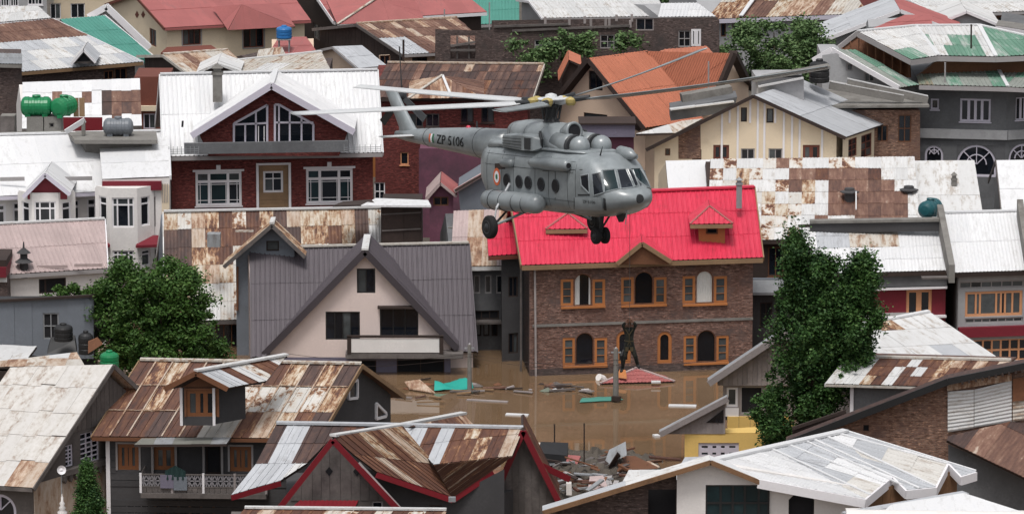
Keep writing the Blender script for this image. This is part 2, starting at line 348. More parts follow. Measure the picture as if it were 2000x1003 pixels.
class Facade:
    def __init__(s, root, P, polys, mt, depth=.2):
        s.root, s.P, s.mt, s.depth = root, P, mt, depth
        s.polys = polys if isinstance(polys[0][0], (list, tuple)) else [polys]; s.holes = []; s.done = False
    def opening(s, x0, y0, x1, y1): r = s.P.rect(x0, y0, x1, y1); s.holes.append(r); return r
    def win(s, x0, y0, x1, y1, **kw):
        return s.winr(s.P.rect(x0, y0, x1, y1), **kw)
    def winr(s, r, **kw):
        st = {**STY, **kw}; a0, a1, c0, c1 = r; P = s.P; s.holes.append(r); fw, bw = st['fw'], st['bw']
        fw = min(fw, (a1 - a0) * .2); mb = MB(); r0, r1 = -st['rec'] - .06, -st['rec']
        pbox(mb, P, a0, a1, c0, c0 + fw, r0, r1); pbox(mb, P, a0, a1, c1 - fw, c1, r0, r1)
        pbox(mb, P, a0, a0 + fw, c0 + fw, c1 - fw, r0, r1); pbox(mb, P, a1 - fw, a1, c0 + fw, c1 - fw, r0, r1)
        A, B, C, D = a0 + fw, a1 - fw, c0 + fw, c1 - fw
        xs = st['xs'] or [k / st['nx'] for k in range(1, st['nx'])]; ys = st['ys'] or [k / st['ny'] for k in range(1, st['ny'])]
        for x in xs: X = A + (B - A) * x; pbox(mb, P, X - bw / 2, X + bw / 2, C, D, r0 + .005, r1 + .006)
        for y in ys: Y = C + (D - C) * y; pbox(mb, P, A, B, Y - bw / 2, Y + bw / 2, r0 + .008, r1 + .002)
        w = mb.build('window', st['frame'], s.root)
        ex = [0] + list(xs) + [1]; ey = [0] + list(ys) + [1]
        for i in range(len(ex) - 1):
            for j in range(len(ey) - 1):
                q = MB(); X0, X1 = A + (B - A) * ex[i], A + (B - A) * ex[i + 1]; Y0, Y1 = C + (D - C) * ey[j], C + (D - C) * ey[j + 1]
                d = r0 + .014 + rng.uniform(0, .006)
                pm = st['pane']; pm = rng.choice(pm) if isinstance(pm, list) else pm
                if pm == 'glass' and rng.random() < .16: pm = 'glass_grey'
                q.poly([P.p(X0, Y0, d), P.p(X1, Y0, d), P.p(X1, Y1, d + rng.uniform(-.004, .004)), P.p(X0, Y1, d)]).build('pane', pm, w)
        if st['sill']: pbox(MB(), P, a0 - .06, a1 + .06, c0 - .07, c0 - .003, -.05, .07).build('sill', st['trim'] or st['frame'], w)
        if st['trim']:
            q = MB(); tw = .09
            pbox(q, P, a0 - tw, a0 - .002, c0, c1 + tw, .003, .04); pbox(q, P, a1 + .002, a1 + tw, c0, c1 + tw, .003, .04); pbox(q, P, a0, a1, c1 + .002, c1 + tw, .003, .038)
            q.build('casing', st['trim'], w)
        return w
    def finish(s, name='wall'):
        mb = MB(); P = s.P
        for poly in s.polys:
            xs = sorted({p[0] for p in poly} | {h[k] for h in s.holes for k in (0, 1)}); ys = sorted({p[1] for p in poly} | {h[k] for h in s.holes for k in (2, 3)})
            poly = [tuple(p) for p in poly]
            for i in range(len(xs) - 1):
                for j in range(len(ys) - 1):
                    xm, ym = (xs[i] + xs[i + 1]) / 2, (ys[j] + ys[j + 1]) / 2
                    if any(h[0] < xm < h[1] and h[2] < ym < h[3] for h in s.holes): continue
                    q = cliprect(poly, xs[i], xs[i + 1], ys[j], ys[j + 1])
                    if q: mb.poly([P.p(a, c) for a, c in q], [(a, c) for a, c in q])
        for a0, a1, c0, c1 in s.holes:
            for (x, y, z, w) in (((a0, c0), (a1, c0), 0, 0), ((a1, c0), (a1, c1), 0, 0), ((a1, c1), (a0, c1), 0, 0), ((a0, c1), (a0, c0), 0, 0)):
                mb.poly([P.p(*x), P.p(*y), P.p(*y, -s.depth), P.p(*x, -s.depth)])
        return mb.build(name, s.mt, s.root)
def prof_breaks(kind, s0, s1):
    """breakpoints and heights of the sheet profile between s0 and s1"""
    if kind == 'flat': return [(s0, 0), (s1, 0)]
    out = []
    if kind == 'corr': pitch = .19; pts = [(0, 0), (.5, .026)]
    elif kind == 'trap': pitch = .26; pts = [(0, 0), (.62, 0), (.72, .034), (.9, .034)]
    else: pitch = .42; pts = [(0, 0), (.86, 0), (.9, .03), (.96, .03)]
    k = math.floor(s0 / pitch) - 1
    seq = []
    while k * pitch < s1 + pitch:
        seq += [(k * pitch + f * pitch, h) for f, h in pts]; k += 1
    for (x0, h0), (x1, h1) in zip(seq, seq[1:]):
        if x1 <= s0 or x0 >= s1: continue
        if not out:
            tt = (s0 - x0) / (x1 - x0); out.append((s0, h0 + (h1 - h0) * tt))
        if x1 < s1: out.append((x1, h1))
        else: tt = (s1 - x0) / (x1 - x0); out.append((s1, h0 + (h1 - h0) * tt))
    return out
def roof(root, pts, pal='white', sw=.85, sl=2.4, prof='corr', thick=.10, tdir=None, pattern=None, key=None, deck='wood_dark', name='roof', jag=.015, parent_roof=None, sheets=True, seed=0):
    """pts: convex, planar world polygon, first edge the eave. A deck plus one metal sheet object per cell."""
    R = random.Random(1000 + seed + int(pts[0].x * 10)); pts = [Vector(p) for p in pts]
    o = pts[0]; Sx = (pts[1] - o).normalized(); n = Sx.cross(pts[2] - o).normalized()
    if n.z < 0: n = -n
    T = tdir.normalized() if tdir else n.cross(Sx).normalized()
    if T.z < 0: T = -T
    T = (T - n * T.dot(n)).normalized()
    k = Sx.dot(T); den = 1 - k * k
    def st(p):
        q = p - o; a, b = q.dot(Sx), q.dot(T); return ((a - k * b) / den, (b - k * a) / den)
    pl = [st(p) for p in pts]
    r = parent_roof
    if r is None:
        r = MB().prism([p - n * .004 for p in [o + Sx * a + T * b for a, b in pl]], -n * thick).build(name, deck, root)
    if not sheets: return r
    s0, s1 = min(p[0] for p in pl), max(p[0] for p in pl); t0, t1 = min(p[1] for p in pl), max(p[1] for p in pl)
    if pattern:
        nr = len(pattern); nc = max(len(x) for x in pattern); ts = [t0 + (t1 - t0) * i / nr for i in range(nr + 1)]; ss = [s0 + (s1 - s0) * i / nc for i in range(nc + 1)]
    else:
        nr = max(1, round((t1 - t0) / sl)); nc = max(1, round((s1 - s0) / sw)); ts = [t0 + (t1 - t0) * i / nr for i in range(nr + 1)]; ss = [s0 + (s1 - s0) * i / nc for i in range(nc + 1)]
    pl = [tuple(p) for p in pl]
    for j in range(nr):
        for i in range(nc):
            if pattern:
                row = pattern[nr - 1 - j]; ch = row[i] if i < len(row) else row[-1]
                if ch == ' ': continue
                mt = key[ch]
            else:
                mt = pal if isinstance(pal, str) else R.choice(pal)
            if isinstance(mt, (list, tuple)): mt = R.choice(mt)
            mb = MB(); A, B = ss[i], ss[i + 1]
            lo = ts[j] + (R.uniform(-jag, jag) * 2 if j else 0); hi = ts[j + 1] + (.05 if j < nr - 1 else 0)
            br = prof_breaks(prof, A, B); lift = .004 + .007 * (i % 2) + R.uniform(0, .006); skew = R.uniform(-jag, jag)
            def h(s, t, hh): return hh + lift + .022 * (1 - (t - lo) / max(.01, hi - lo)) + skew * (s - A) * .3
            any_ = False
            for (x0, h0), (x1, h1) in zip(br, br[1:]):
                if x1 - x0 < 1e-4: continue
                q = cliprect(pl, x0, x1, lo, hi)
                if not q: continue
                any_ = True; P3 = []
                for a, b in q:
                    hh = h0 + (h1 - h0) * (a - x0) / (x1 - x0); P3.append(o + Sx * a + T * b + n * h(a, b, hh))
                mb.poly(P3, [(a, b) for a, b in q])
                for e in range(len(q)):
                    (a, b), (a2, b2) = q[e - 1], q[e]
                    if abs(b - lo) < 1e-3 and abs(b2 - lo) < 1e-3 and abs(a - a2) > 1e-3:
                        u0, u1 = P3[e - 1], P3[e]; mb.poly([u0, u1, u1 - n * .02, u0 - n * .02], [(a, b), (a2, b), (a2, b), (a, b)])
            if any_: mb.build('roof_sheet', mt, r)
    return r
def planar(pxs, zs=None, Y=None):
    """pixel list -> planar world polygon; the first three have given heights, the rest lie on their plane"""
    P = [at_z(*p, z) for p, z in zip(pxs[:3], zs)]
    n = (P[1] - P[0]).cross(P[2] - P[0]).normalized()
    return P + [at_plane(*p, P[0], n) for p in pxs[3:]]
def cap(root, p0, p1, w=.3, h=.09, mt='white', name='ridge_cap', dz=.06):
    return MB().bar(Vector(p0) + ZV * dz, Vector(p1) + ZV * dz, w, h).build(name, mt, root)
class House:   # eaves face the camera; ridge behind
    def __init__(s, name, label, eL, eR, Y, rL, rR, run, z0=-.3, cat='house', group=None, vmode='avg', fin=.45, sin=.3):
        ze = at_y(*eL, Y).z; zr = at_y(*rL, Y + run).z
        s.E0, s.E1, s.ze, s.zr, s.z0 = at_z(*eL, ze), at_z(*eR, ze), ze, zr, z0
        s.R0 = at_z(*rL, zr); n = (s.E1 - s.E0).cross(s.R0 - s.E0).normalized(); s.R1 = at_plane(*rR, s.E0, n)
        s.u = (s.E1 - s.E0).normalized(); s.W = (s.E1 - s.E0).length
        vL, vR = s.R0 - s.E0, s.R1 - s.E1; vL.z = vR.z = 0
        perp = Vector((-s.u.y, s.u.x, 0)); run = vL.dot(perp)
        s.v = {'avg': (vL + vR) / 2, 'L': vL, 'R': vR, 'perp': perp * run}[vmode]; s.run = run
        s.vn = s.v.normalized(); s.cosv = s.vn.dot(perp)
        s.root = thing(name, label, cat, (s.E0.x, s.E0.y, z0), group)
        s.fin, s.sin = fin / s.cosv, sin
        s.front = Plane(s.E0 + s.vn * s.fin, s.u)
        s.left = Plane(s.E0 + s.u * sin, s.vn); s.right = Plane(s.E1 - s.u * sin, s.vn)
        print(f"{name:22s} Y {s.E0.y:.0f} W {s.W:.1f} run {run:.1f} rise {zr-ze:.1f} pitch {math.degrees(math.atan2(zr-ze, run)):.0f} yaw {math.degrees(math.atan2(s.u.y, s.u.x)):.0f} skew {math.degrees(math.acos(min(1, s.cosv))):.0f}")
    def slope(s, pal, poly=None, **kw):
        kw.setdefault('tdir', s.R0 - s.E0)
        return roof(s.root, poly or [s.E0, s.E1, s.R1, s.R0], pal, **kw)
    def back(s, mt):
        B0 = s.E0 + s.v * 2; B1 = s.E1 + s.v * 2; B0.z = B1.z = s.ze
        n = .1
        return MB().prism([s.R0, s.R1, B1, B0], (0, 0, -.1)).build('back_roof', mt, s.root)
    def trims(s, eave='wood_dark', rake=None, h=.2, left=False, right=False, capm=None):
        if eave: MB().bar(s.E0 - ZV * (h / 2 + .02) - s.vn * .03, s.E1 - ZV * (h / 2 + .02) - s.vn * .03, .05, h).build('fascia', eave, s.root)
        B0 = s.E0 + s.v * 2; B1 = s.E1 + s.v * 2
        for ok, E, R, B, sg in ((left, s.E0, s.R0, B0, -1), (right, s.E1, s.R1, B1, 1)):
            if ok:
                for q0, q1 in ((E, R), (B, R)): MB().bar(q0 + s.u * sg * .04 - ZV * .08, q1 + s.u * sg * .04 - ZV * .08, .06, h + .04).build('bargeboard', rake or eave, s.root)
        if capm: cap(s.root, s.R0, s.R1, mt=capm)
    def facade(s, mt, x0=None, x1=None):
        k = s.sin; top = s.ze + (s.zr - s.ze) * s.fin / s.v.length - .1
        return Facade(s.root, s.front, [(k, s.z0), (s.W - k, s.z0), (s.W - k, top), (k, top)], mt)
    def gable(s, side, mt):
        P = s.left if side == 'L' else s.right; L = s.v.length; f = s.fin
        R = s.R0 if side == 'L' else s.R1; E = s.E0 if side == 'L' else s.E1
        Lr = (R - E); Lr.z = 0; Lr = Lr.dot(s.vn)
        top = s.ze + (s.zr - s.ze) * f / L - .1
        return Facade(s.root, P, [(f, s.z0), (2 * Lr - f, s.z0), (2 * Lr - f, top), (Lr, s.zr - .1), (f, top)], mt)
    def body(s, mt, li=0, ri=0, fi=.24, name='wall', zr=None):
        f, b = s.fin + fi, 2 * s.v.length - s.fin; L = s.v.length; k = s.sin
        sl = (s.zr - s.ze) / L; A = s.E0 + s.u * (k + li)
        def q(bb, z): w = A + s.vn * bb; w.z = z; return w
        return MB().prism([q(f, s.z0), q(f, s.ze + sl * f - .13), q(L, s.zr - .13), q(b, s.ze + sl * f - .13), q(b, s.z0)], s.u * (s.W - 2 * k - li - ri)).build(name, mt, s.root)
class Gable:   # gable end faces the camera; ridge runs back from the peak
    def __init__(s, eL, pk, eR, Y, back, yaw=0, parent=None, name=None, label=None, z0=-.3, cat='house', fin=.4, zback=None):
        s.P = at_y(*pk, Y); s.u = Vector((math.cos(math.radians(yaw)), math.sin(math.radians(yaw)), 0))
        s.rake = Plane(s.P, s.u)
        def on(px, py): a, c = s.rake.hit(px, py); return s.rake.p(a, c)
        s.L, s.R = on(*eL), on(*eR); s.z0 = z0
        B = at_z(*back, s.P.z) if not isinstance(back, (int, float)) else s.P - s.rake.N * back
        s.v = B - s.P; s.v.z = 0; s.vn = s.v.normalized()
        s.root = parent or thing(name, label, cat, (s.P.x, s.P.y, z0))
        s.front = Plane(s.P + s.vn * fin / max(.2, abs(s.vn.dot(s.rake.N))), s.u); s.fin = fin
        print(f"G {name or 'dormer'} Y {Y} P.z {s.P.z:.1f} L.z {s.L.z:.1f} R.z {s.R.z:.1f} W {(s.R-s.L).length:.1f} len {s.v.length:.1f}")
    def slopes(s, palL, palR, **kw):
        s.rl = roof(s.root, [s.L + s.v, s.L, s.P, s.P + s.v], palL, tdir=s.P - s.L, **kw) if palL else None
        s.rr = roof(s.root, [s.R, s.R + s.v, s.P + s.v, s.P], palR, tdir=s.P - s.R, **kw) if palR else None
    def barge(s, mt, h=.22, w=.06, capm=None):
        for q in (s.L, s.R):
            MB().bar(q - s.vn * .04 - ZV * .06, s.P - s.vn * .04 - ZV * .06, w, h).build('bargeboard', mt, s.root)
        if capm: cap(s.root, s.P - s.vn * .05, s.P + s.v, mt=capm)
    def poly(s, drop=.1, z0=None, ins=.35):
        z0 = s.z0 if z0 is None else z0; P = s.front
        aL, aR = (s.L - P.o).dot(P.U), (s.R - P.o).dot(P.U); aP = (s.P - P.o).dot(P.U)
        zl = s.L.z + (s.P.z - s.L.z) * ins / (aP - aL); zr_ = s.R.z + (s.P.z - s.R.z) * ins / (aR - aP)
        return [(aL + ins, z0), (aR - ins, z0), (aR - ins, zr_ - drop), (aP, s.P.z - drop), (aL + ins, zl - drop)]
    def facade(s, mt, **kw): return Facade(s.root, s.front, s.poly(**kw), mt)
    def body(s, mt, z0=None, ins=.35, back=None):
        f = .25; o = -s.front.N * f
        pl = [s.front.p(a, c) + o for a, c in s.poly(.14, z0, ins)]
        return MB().prism(pl, s.vn * (back or max(.3, s.v.length - s.fin - f))).build('wall', mt, s.root)
# ------------------------------------------------------------------ ground and flood water
def sheet(name, quads, mt, z, kind='structure'):
    mb = MB()
    for x0, x1, y0, y1 in quads: mb.poly([(x0, y0, z), (x1, y0, z), (x1, y1, z), (x0, y1, z)])
    o = mb.build(name, mt); o['kind'] = kind; return o
WX0, WX1, WY0, WY1 = -30, 60, 176, 262
g = sheet('ground', [(-4000, 4000, -2000, WY0), (-4000, 4000, WY1, 6000), (-4000, WX0, WY0, WY1), (WX1, 4000, WY0, WY1)], 'soil', .05)
sheet('river_bed', [(WX0 - 1, WX1 + 1, WY0 - 1, WY1 + 1)], 'soil', -2.2)
sheet('flood_water', [(WX0 - .5, WX1 + .5, WY0 - .5, WY1 + .5)], 'water', 0)
W5 = ['white', 'white', 'white', 'white_worn']
NX = dict(sill=False, rec=.05)
# ================================================================== back rows, left
h = House('grey_house', 'grey rendered house with white slatted windows at the far upper corner, beside the cream block', (-60, -62), (99, -64), 335, (-60, -110), (90, -112), 5)
f = h.facade('grey_light'); f.win(1, -12, 18, 13, nx=3, frame='trim_white'); f.win(20, -12, 36, 13, nx=3); f.win(54, -14, 83, 10, nx=4); f.finish(); h.slope('galv', sw=1.2); h.body('grey_light'); h.trims('trim_grey')
h = House('cream_block', 'cream house with big dark windows behind the teal roof', (96, -42), (268, -46), 342, (96, -90), (268, -94), 5)
f = h.facade('cream'); f.win(98, 7, 119, 38, nx=2); f.win(138, 7, 166, 36, nx=2); f.win(219, 4, 251, 34, nx=3); f.finish(); h.slope('pinkred', sw=1.2); h.body('cream'); h.trims('trim_white')
h = House('white_roofed_house', 'low house with plain white roof in front of the grey rendered house', (-70, 50), (100, 36), 322, (-60, 16), (74, 12), 4.5, vmode='R')
h.slope('white_worn', sw=1.1); h.body('grey_light'); h.trims('trim_white')
h = House('two_tone_roof_house', 'house with rust brown upper sheets over pale grey lower roof and a tiny triangular dormer', (30, 142), (279, 121), 300, (-90, 57), (103, 37), 7.5)
h.slope(None, pattern=['RRRRRRRRRRRRRR', 'RRRRRRRRRRRRRR', 'GGGGGGGGGGGGGG', 'GGGGGGGGGGGGGG', 'GGGGGGGGGGGGGG'], key=dict(R='rust_light', G=['white_worn', 'galv']), prof='trap')
h.trims('tan_wood', right=True, rake='trim_white')
f = h.facade('brick_grey'); f.win(203, 138, 222, 156, frame='wood_brown', **NX); f.win(224, 133, 248, 156, frame='wood_brown', **NX); f.finish(); h.body('brick_grey')
# triangular dormer
d = Gable((139, 124), (163, 96), (187, 121), 301.3, 3.2, parent=h.root, fin=.2)
d.slopes('white_worn', 'galv', sl=3); d.barge('trim_white', .15); f = d.facade('wood_grey', z0=d.L.z - .05, ins=.1); f.finish('dormer_wall')
b = MB(); P = d.front; b.poly([P.p(*P.hit(150, 120), .02), P.p(*P.hit(178, 119), .02), P.p(*P.hit(163, 105), .02)]).build('vent', 'dark', h.root)
h = House('brick_side_house', 'dark brick house end with parapet, cut by the photo edge beside the green tanks', (-60, 124), (43, 126), 291, (-60, 102), (43, 106), 4, sin=.02)
f = h.facade('brick_grey'); f.finish(); h.body('brick_grey'); h.slope('galv_dark'); h.trims('concrete')
h = House('teal_roofed_house', 'house with teal green metal roof and white bargeboard', (205, 120), (303, 114), 306, (117, 38), (204, 31), 7, vmode='R')
h.slope('teal', prof='trap', sw=.9); h.trims('teal', rake='trim_white', right=True, h=.25); f = h.facade('plaster'); f.finish(); f = h.gable('R', 'plaster'); f.finish(); h.body('plaster', ri=.25)
# skylight step
a0, a1 = at_z(186, 64, h.zr - 1.9), at_z(236, 60, h.zr - 1.9)
mb = MB(); mb.hexa([a0 + Vector((0, -.6, -.5)), a1 + Vector((0, -.6, -.5)), a1 + Vector((0, 1.2, -.3)), a0 + Vector((0, 1.2, -.3)), a0 + Vector((0, -.9, .05)), a1 + Vector((0, -.9, .05)), a1 + Vector((0, 1.4, .5)), a0 + Vector((0, 1.4, .5))]); mb.build('roof_light', 'teal', h.root)
g_ = Gable((172, 32), (208, 12), (292, 93), 315, 1.2, name='white_gabled_house', label='white gabled house squeezed between the teal roof and the red-roofed cream house', fin=.5)
g_.slopes('white_worn', 'white', sl=3); g_.barge('trim_white', .42); f = g_.facade('plaster'); f.win(249, 140, 268, 152, nx=2); f.finish(); g_.body('plaster')
h = House('red_roofed_cream_house', 'cream house with pinkish red roof, brown windows and two diamond vents in its gable', (322, 55), (607, 40), 322, (262, -12), (560, -26), 6, vmode='L')
h.slope('pinkred', prof='flat', sw=1.3, sl=3); h.trims('pinkred', rake='wood_red', left=True, h=.16); h.back('pinkred')
f = h.facade('cream'); f.win(357, 57, 392, 88, frame='wood_red', trim='trim_grey', nx=3); f.win(475, 55, 515, 93, frame='wood_red', trim='trim_grey', nx=3); f.finish()
f = h.gable('L', 'cream'); f.win(292, 57, 305, 90, frame='wood_red', nx=2, **NX); f.win(247, 53, 259, 66, frame='wood_red', nx=1, **NX); f.finish()
for x in (268, 280):
    P = h.left; c = [P.hit(x - 4, 29), P.hit(x, 36), P.hit(x + 4, 29), P.hit(x, 21)]; MB().poly([P.p(*q, .02) for q in c]).build('vent', 'wood_red', h.root)
h.body('cream', li=.25)
# hip bay over the right part of the front
e0, e1 = h.E0.lerp(h.E1, .40), h.E0.lerp(h.E1, .86); e0 = e0 - h.vn * .9 - ZV * .25; e1 = e1 - h.vn * .9 - ZV * .25; pk = at_y(472, 9, h.E0.y + 1.6)
roof(h.root, [e0, e1, pk], 'pinkred', prof='flat', sw=1.3, sl=3, name='bay_roof')
roof(h.root, [e1, e1 + h.vn * 3.2 + ZV * 1.2, pk], 'pinkred', prof='flat', sw=1.3, sl=3, name='bay_roof'); roof(h.root, [e0 + h.vn * 3.2 + ZV * 1.2, e0, pk], 'pinkred', prof='flat', sw=1.3, sl=3, name='bay_roof')
aw = [at_y(314, 103, 319), at_y(428, 98, 319), at_y(412, 88, 320.2), at_y(326, 92, 320.2)]
MB().prism(aw, (0, 0, -.12)).build('awning', 'wood_red', h.root)
h = House('pink_lean_to', 'pink sheet roofed lean-to under the blue tank', (522, 108), (622, 106), 312, (545, 73), (598, 72), 4)
h.slope('pinkred', prof='flat'); h.body('cream_pink'); h.trims('wood_red')
def vtank(name, label, px, py0, py1, w, Y, mt, cat='water tank', group=None):   # upright ribbed tank
    b0 = at_y(px, py1, Y); t0 = at_y(px, py0, Y); r = w / FPX * Y / 2; hh = t0.z - b0.z
    root = thing(name, label, cat, b0, group)
    pr = [(0, r * .96), (hh * .04, r)] + [(hh * k, r * q) for k, q in ((.2, 1), (.22, .95), (.26, .95), (.28, 1), (.45, 1), (.47, .95), (.51, .95), (.53, 1), (.72, 1), (.82, .9), (.9, .6), (.93, .32))]
    m_ = MB().lathe(b0, ZV, pr, 20); m_.build('shell', mt, root)
    MB().lathe(b0 + ZV * hh * .92, ZV, [(0, r * .36), (hh * .07, r * .36), (hh * .1, r * .3)], 14).build('lid', mt, root); return root
def htank(name, label, x0, x1, y0, y1, Y, mt, yaw=0, group=None, lugs=True):   # lying ribbed tank
    c = at_y((x0 + x1) / 2, (y0 + y1) / 2, Y); s_ = Y / FPX; L = (x1 - x0) * s_; r = (y1 - y0) * s_ / 2 * .9
    root = thing(name, label, 'water tank', c - ZV * r, group); ax = Vector((math.cos(yaw), math.sin(yaw), 0)); L = L if abs(yaw) < .5 else 1.7
    pr = [(-L / 2, r * .05), (-L / 2 + .03, r * .55), (-L / 2 + .12, r * .85), (-L / 2 + .25, r)]
    for k in range(1, 4): t_ = -L / 2 + .25 + (L - .5) * k / 4; pr += [(t_ - .1, r), (t_ - .07, r * .95), (t_ + .07, r * .95), (t_ + .1, r)]
    pr += [(L / 2 - .25, r), (L / 2 - .12, r * .85), (L / 2 - .03, r * .55), (L / 2, r * .05)]
    m_ = MB().lathe(c, ax, pr, 20); m_.build('shell', mt, root)
    MB().lathe(c + ZV * r * .9, ZV, [(0, r * .42), (r * .16, r * .42), (r * .2, r * .46), (r * .27, r * .4)], 14).build('lid', mt, root)
    if lugs:
        for k in (-1, 1):
            MB().bar(c + ax * L * .27 * k - ZV * r * .85 + ax.orthogonal() * 0 - Vector((0, r * .7, 0)), c + ax * L * .27 * k - ZV * r * .85 + Vector((0, r * .7, 0)), .3, r * .34).build('foot', mt, root)
    return root
vtank('water_tank', 'blue upright water tank on a stand by the red-roofed cream house', 555, 50, 74, 31, 313, 'blue_tank')
t_ = thing('tank_stand', 'thin steel stand under the blue water tank', 'stand', at_y(555, 100, 313))
for dx in (-10, 10):
    for dy in (0, 1.1): MB().bar(at_y(555 + dx, 75, 313) + Vector((0, dy - .5, 0)), at_y(555 + dx, 112, 313) + Vector((0, dy - .5, 0)), .07, .07).build('leg', 'galv_dark', t_)
MB().bar(at_y(541, 76, 313), at_y(569, 76, 313), 1.2, .06).build('platform', 'galv_dark', t_)
h = House('red_hipped_house', 'house with faded red hipped roof and white verge boards, behind the rusty gabled shed', (652, 42), (951, 24), 326, (608, -22), (880, -34), 6, vmode='L')
h.slope('pinkred', prof='flat', sw=1.3, sl=3); h.trims('trim_white', rake='trim_white', left=True, h=.22); f = h.facade('wood_dark'); f.win(700, 55, 730, 80, frame='wood_brown'); f.finish(); f = h.gable('L', 'wood_dark'); f.win(612, 48, 628, 78, frame='wood_grey', nx=2, **NX); f.finish(); h.body('wood_dark', li=.25)
e0, e1 = h.E0.lerp(h.E1, .0) - ZV * .1, h.E0.lerp(h.E1, .56) - ZV * .1; e0 -= h.vn * 1; e1 -= h.vn * 1; pk = at_y(738, -4, h.E0.y + 1.8)
roof(h.root, [e0, e1, pk], 'pinkred', prof='flat', sw=1.3, sl=3, name='hip_roof'); roof(h.root, [e1, e1 + h.vn * 3 + ZV * 1.3, pk], 'pinkred', prof='flat', sw=1.3, sl=3, name='hip_roof'); roof(h.root, [e0 + h.vn * 3 + ZV * 1.3, e0, pk], 'pinkred', prof='flat', sw=1.3, sl=3, name='hip_roof')
cap(h.root, e0, pk, .2, .06, 'pale'); MB().bar(e0 - ZV * .12, e1 - ZV * .12, .06, .22).build('fascia', 'trim_white', h.root)
h = House('teal_hall', 'hall with broad teal metal roof at the top edge behind the ruin', (905, 50), (1014, 45), 352, (905, -30), (1014, -34), 8)
h.slope('teal', sw=1.2, sl=3, prof='trap'); h.body('grey_light'); h.trims('trim_grey')
h = House('rusty_gabled_shed', 'long brown rust-streaked roof with a dark plank gable and one pale grey patch', (787, 107), (965, 98), 306, (697, 47), (892, 35), 6, vmode='L')
h.slope(None, pattern=['RPRRRPRRRPRRRRPR', 'RRPRRRPRRRRPRRRR', 'GGGGRRRPRRRRPRRR', 'GGGGRRRRPRRRRPRR'], key=dict(R='rust_light', P='tan', G='galv'), prof='trap')
h.trims('trim_grey', rake='wood_grey', left=True, h=.16, capm='tan'); h.back('rust_light')
f = h.facade('cream_pink'); f.win(742, 108, 762, 128, frame='wood_brown', nx=2, **NX); f.win(805, 112, 835, 128, frame='wood_dark', nx=3, **NX); f.finish()
L = h.v.length; fr = lambda a: h.ze + (h.zr - h.ze) * (1 - abs(a - L) / L) - .13
f = h.gable('L', 'wood_dark'); f.finish(); slats(h.root, h.left, h.fin + .05, 2 * L - h.fin - .05, .5, lambda a: h.ze - 3, fr, 'wood_dark'); h.body('wood_dark', li=.25)
h = House('orange_gabled_hut', 'small hut with smooth grey-blue roof and orange plaster gable', (700, 134), (756, 129), 298, (650, 91), (707, 89), 3.6, vmode='L')
h.slope('galv', prof='flat', sw=1); h.trims('trim_grey', left=True, h=.12); f = h.gable('L', 'cream_pink'); f.finish(); h.body('orange_wood', li=.25); h.back('galv')
# ruin
Y = 304
P = Plane(at_y(850, 80, Y), (1, .02)); ruin = thing('brick_ruin', 'roofless dark brick shell with empty frames and climbing greenery', 'ruin', at_y(1120, 120, Y))
def pp(x, y): return P.hit(x, y)
f = Facade(ruin, P, [[pp(850, 150), pp(965, 150), pp(965, 58), pp(930, 60), pp(850, 57)], [pp(965, 150), pp(1238, 150), pp(1238, 44), pp(965, 52)], [pp(1238, 150), pp(1405, 150), pp(1405, 38), pp(1238, 42)]], 'brick_grey')
f.opening(880, 70, 928, 116); f.win(1044, 78, 1066, 108, nx=2, ny=3, frame='trim_grey', **NX); f.win(1172, 68, 1214, 95, nx=3, ny=2, frame='trim_grey', **NX)
f.win(1325, 60, 1349, 92, nx=2, ny=2, frame='trim_grey', **NX); f.win(1350, 57, 1369, 90, nx=3, frame='trim_white', fw=.14, bw=.14, rec=-.03, sill=False); f.win(1242, 36, 1277, 60, frame='wood_grey_pale', nx=2, **NX); f.finish()
b = MB(); q0 = pp(850, 150); q1 = pp(1405, 150)
pbox(b, P, q0[0], q1[0], 0, pp(1000, 90)[1], -.8, -.32); b.build('inner_wall', 'brick_grey', ruin)
P2 = Plane(P.o + Vector((0, 6, 0)), (1, .02)); Facade(ruin, P2, [P2.hit(960, 130), P2.hit(1402, 130), P2.hit(1402, 34), P2.hit(960, 40)], 'brick_grey').finish('back_wall')
for x, y0, y1 in ((1065, 33, 45), (1112, 34, 45), (1142, 32, 42), (1154, 37, 54), (1183, 36, 52), (1190, 37, 52), (1204, 29, 37), (1231, 40, 50), (1234, 28, 38)):
    MB().bar(P.p(*pp(x, y0)), P.p(*pp(x, y1 + 4)), .16, .16).build('post', 'wood_grey_pale', ruin)
for x0, y0, x1, y1 in ((965, 52, 1110, 47), (1000, 60, 1230, 50), (880, 90, 928, 82), (880, 98, 928, 98)):
    MB().bar(P.p(*pp(x0, y0), .08), P.p(*pp(x1, y1), .08), .12, .14).build('beam', 'wood_grey', ruin)
for x in (893, 916): MB().bar(P.p(*pp(x, 72), -.1), P.p(*pp(x, 115), -.1), .12, .12).build('post', 'wood_grey', ruin)
h = House('long_white_roof_house', 'long low house with white roof in two lengths just behind the brick ruin', (1060, 36), (1302, 32), 333, (1034, 2), (1285, -4), 5, vmode='L')
h.slope('white_worn', sw=1, prof='trap'); h.trims('trim_grey', left=True, rake='trim_white', h=.14); h.body('grey_light', li=.2); f = h.gable('L', 'grey_light'); f.finish(); h.back('white_worn')
h = House('white_roof_annex', 'lower white roofed annex at the end of the long low house', (1285, 34), (1398, 33), 331, (1292, 7), (1362, 6), 4, vmode='R')
h.slope('white', sw=1, prof='trap'); h.trims('trim_grey', h=.14); h.body('grey_light')
h = House('rusty_hipped_house', 'pale house with rust-streaked hipped roof and white hip line, behind the leafy tree', (1380, 38), (1696, 27), 336, (1432, -26), (1655, -32), 6.5, vmode='perp')
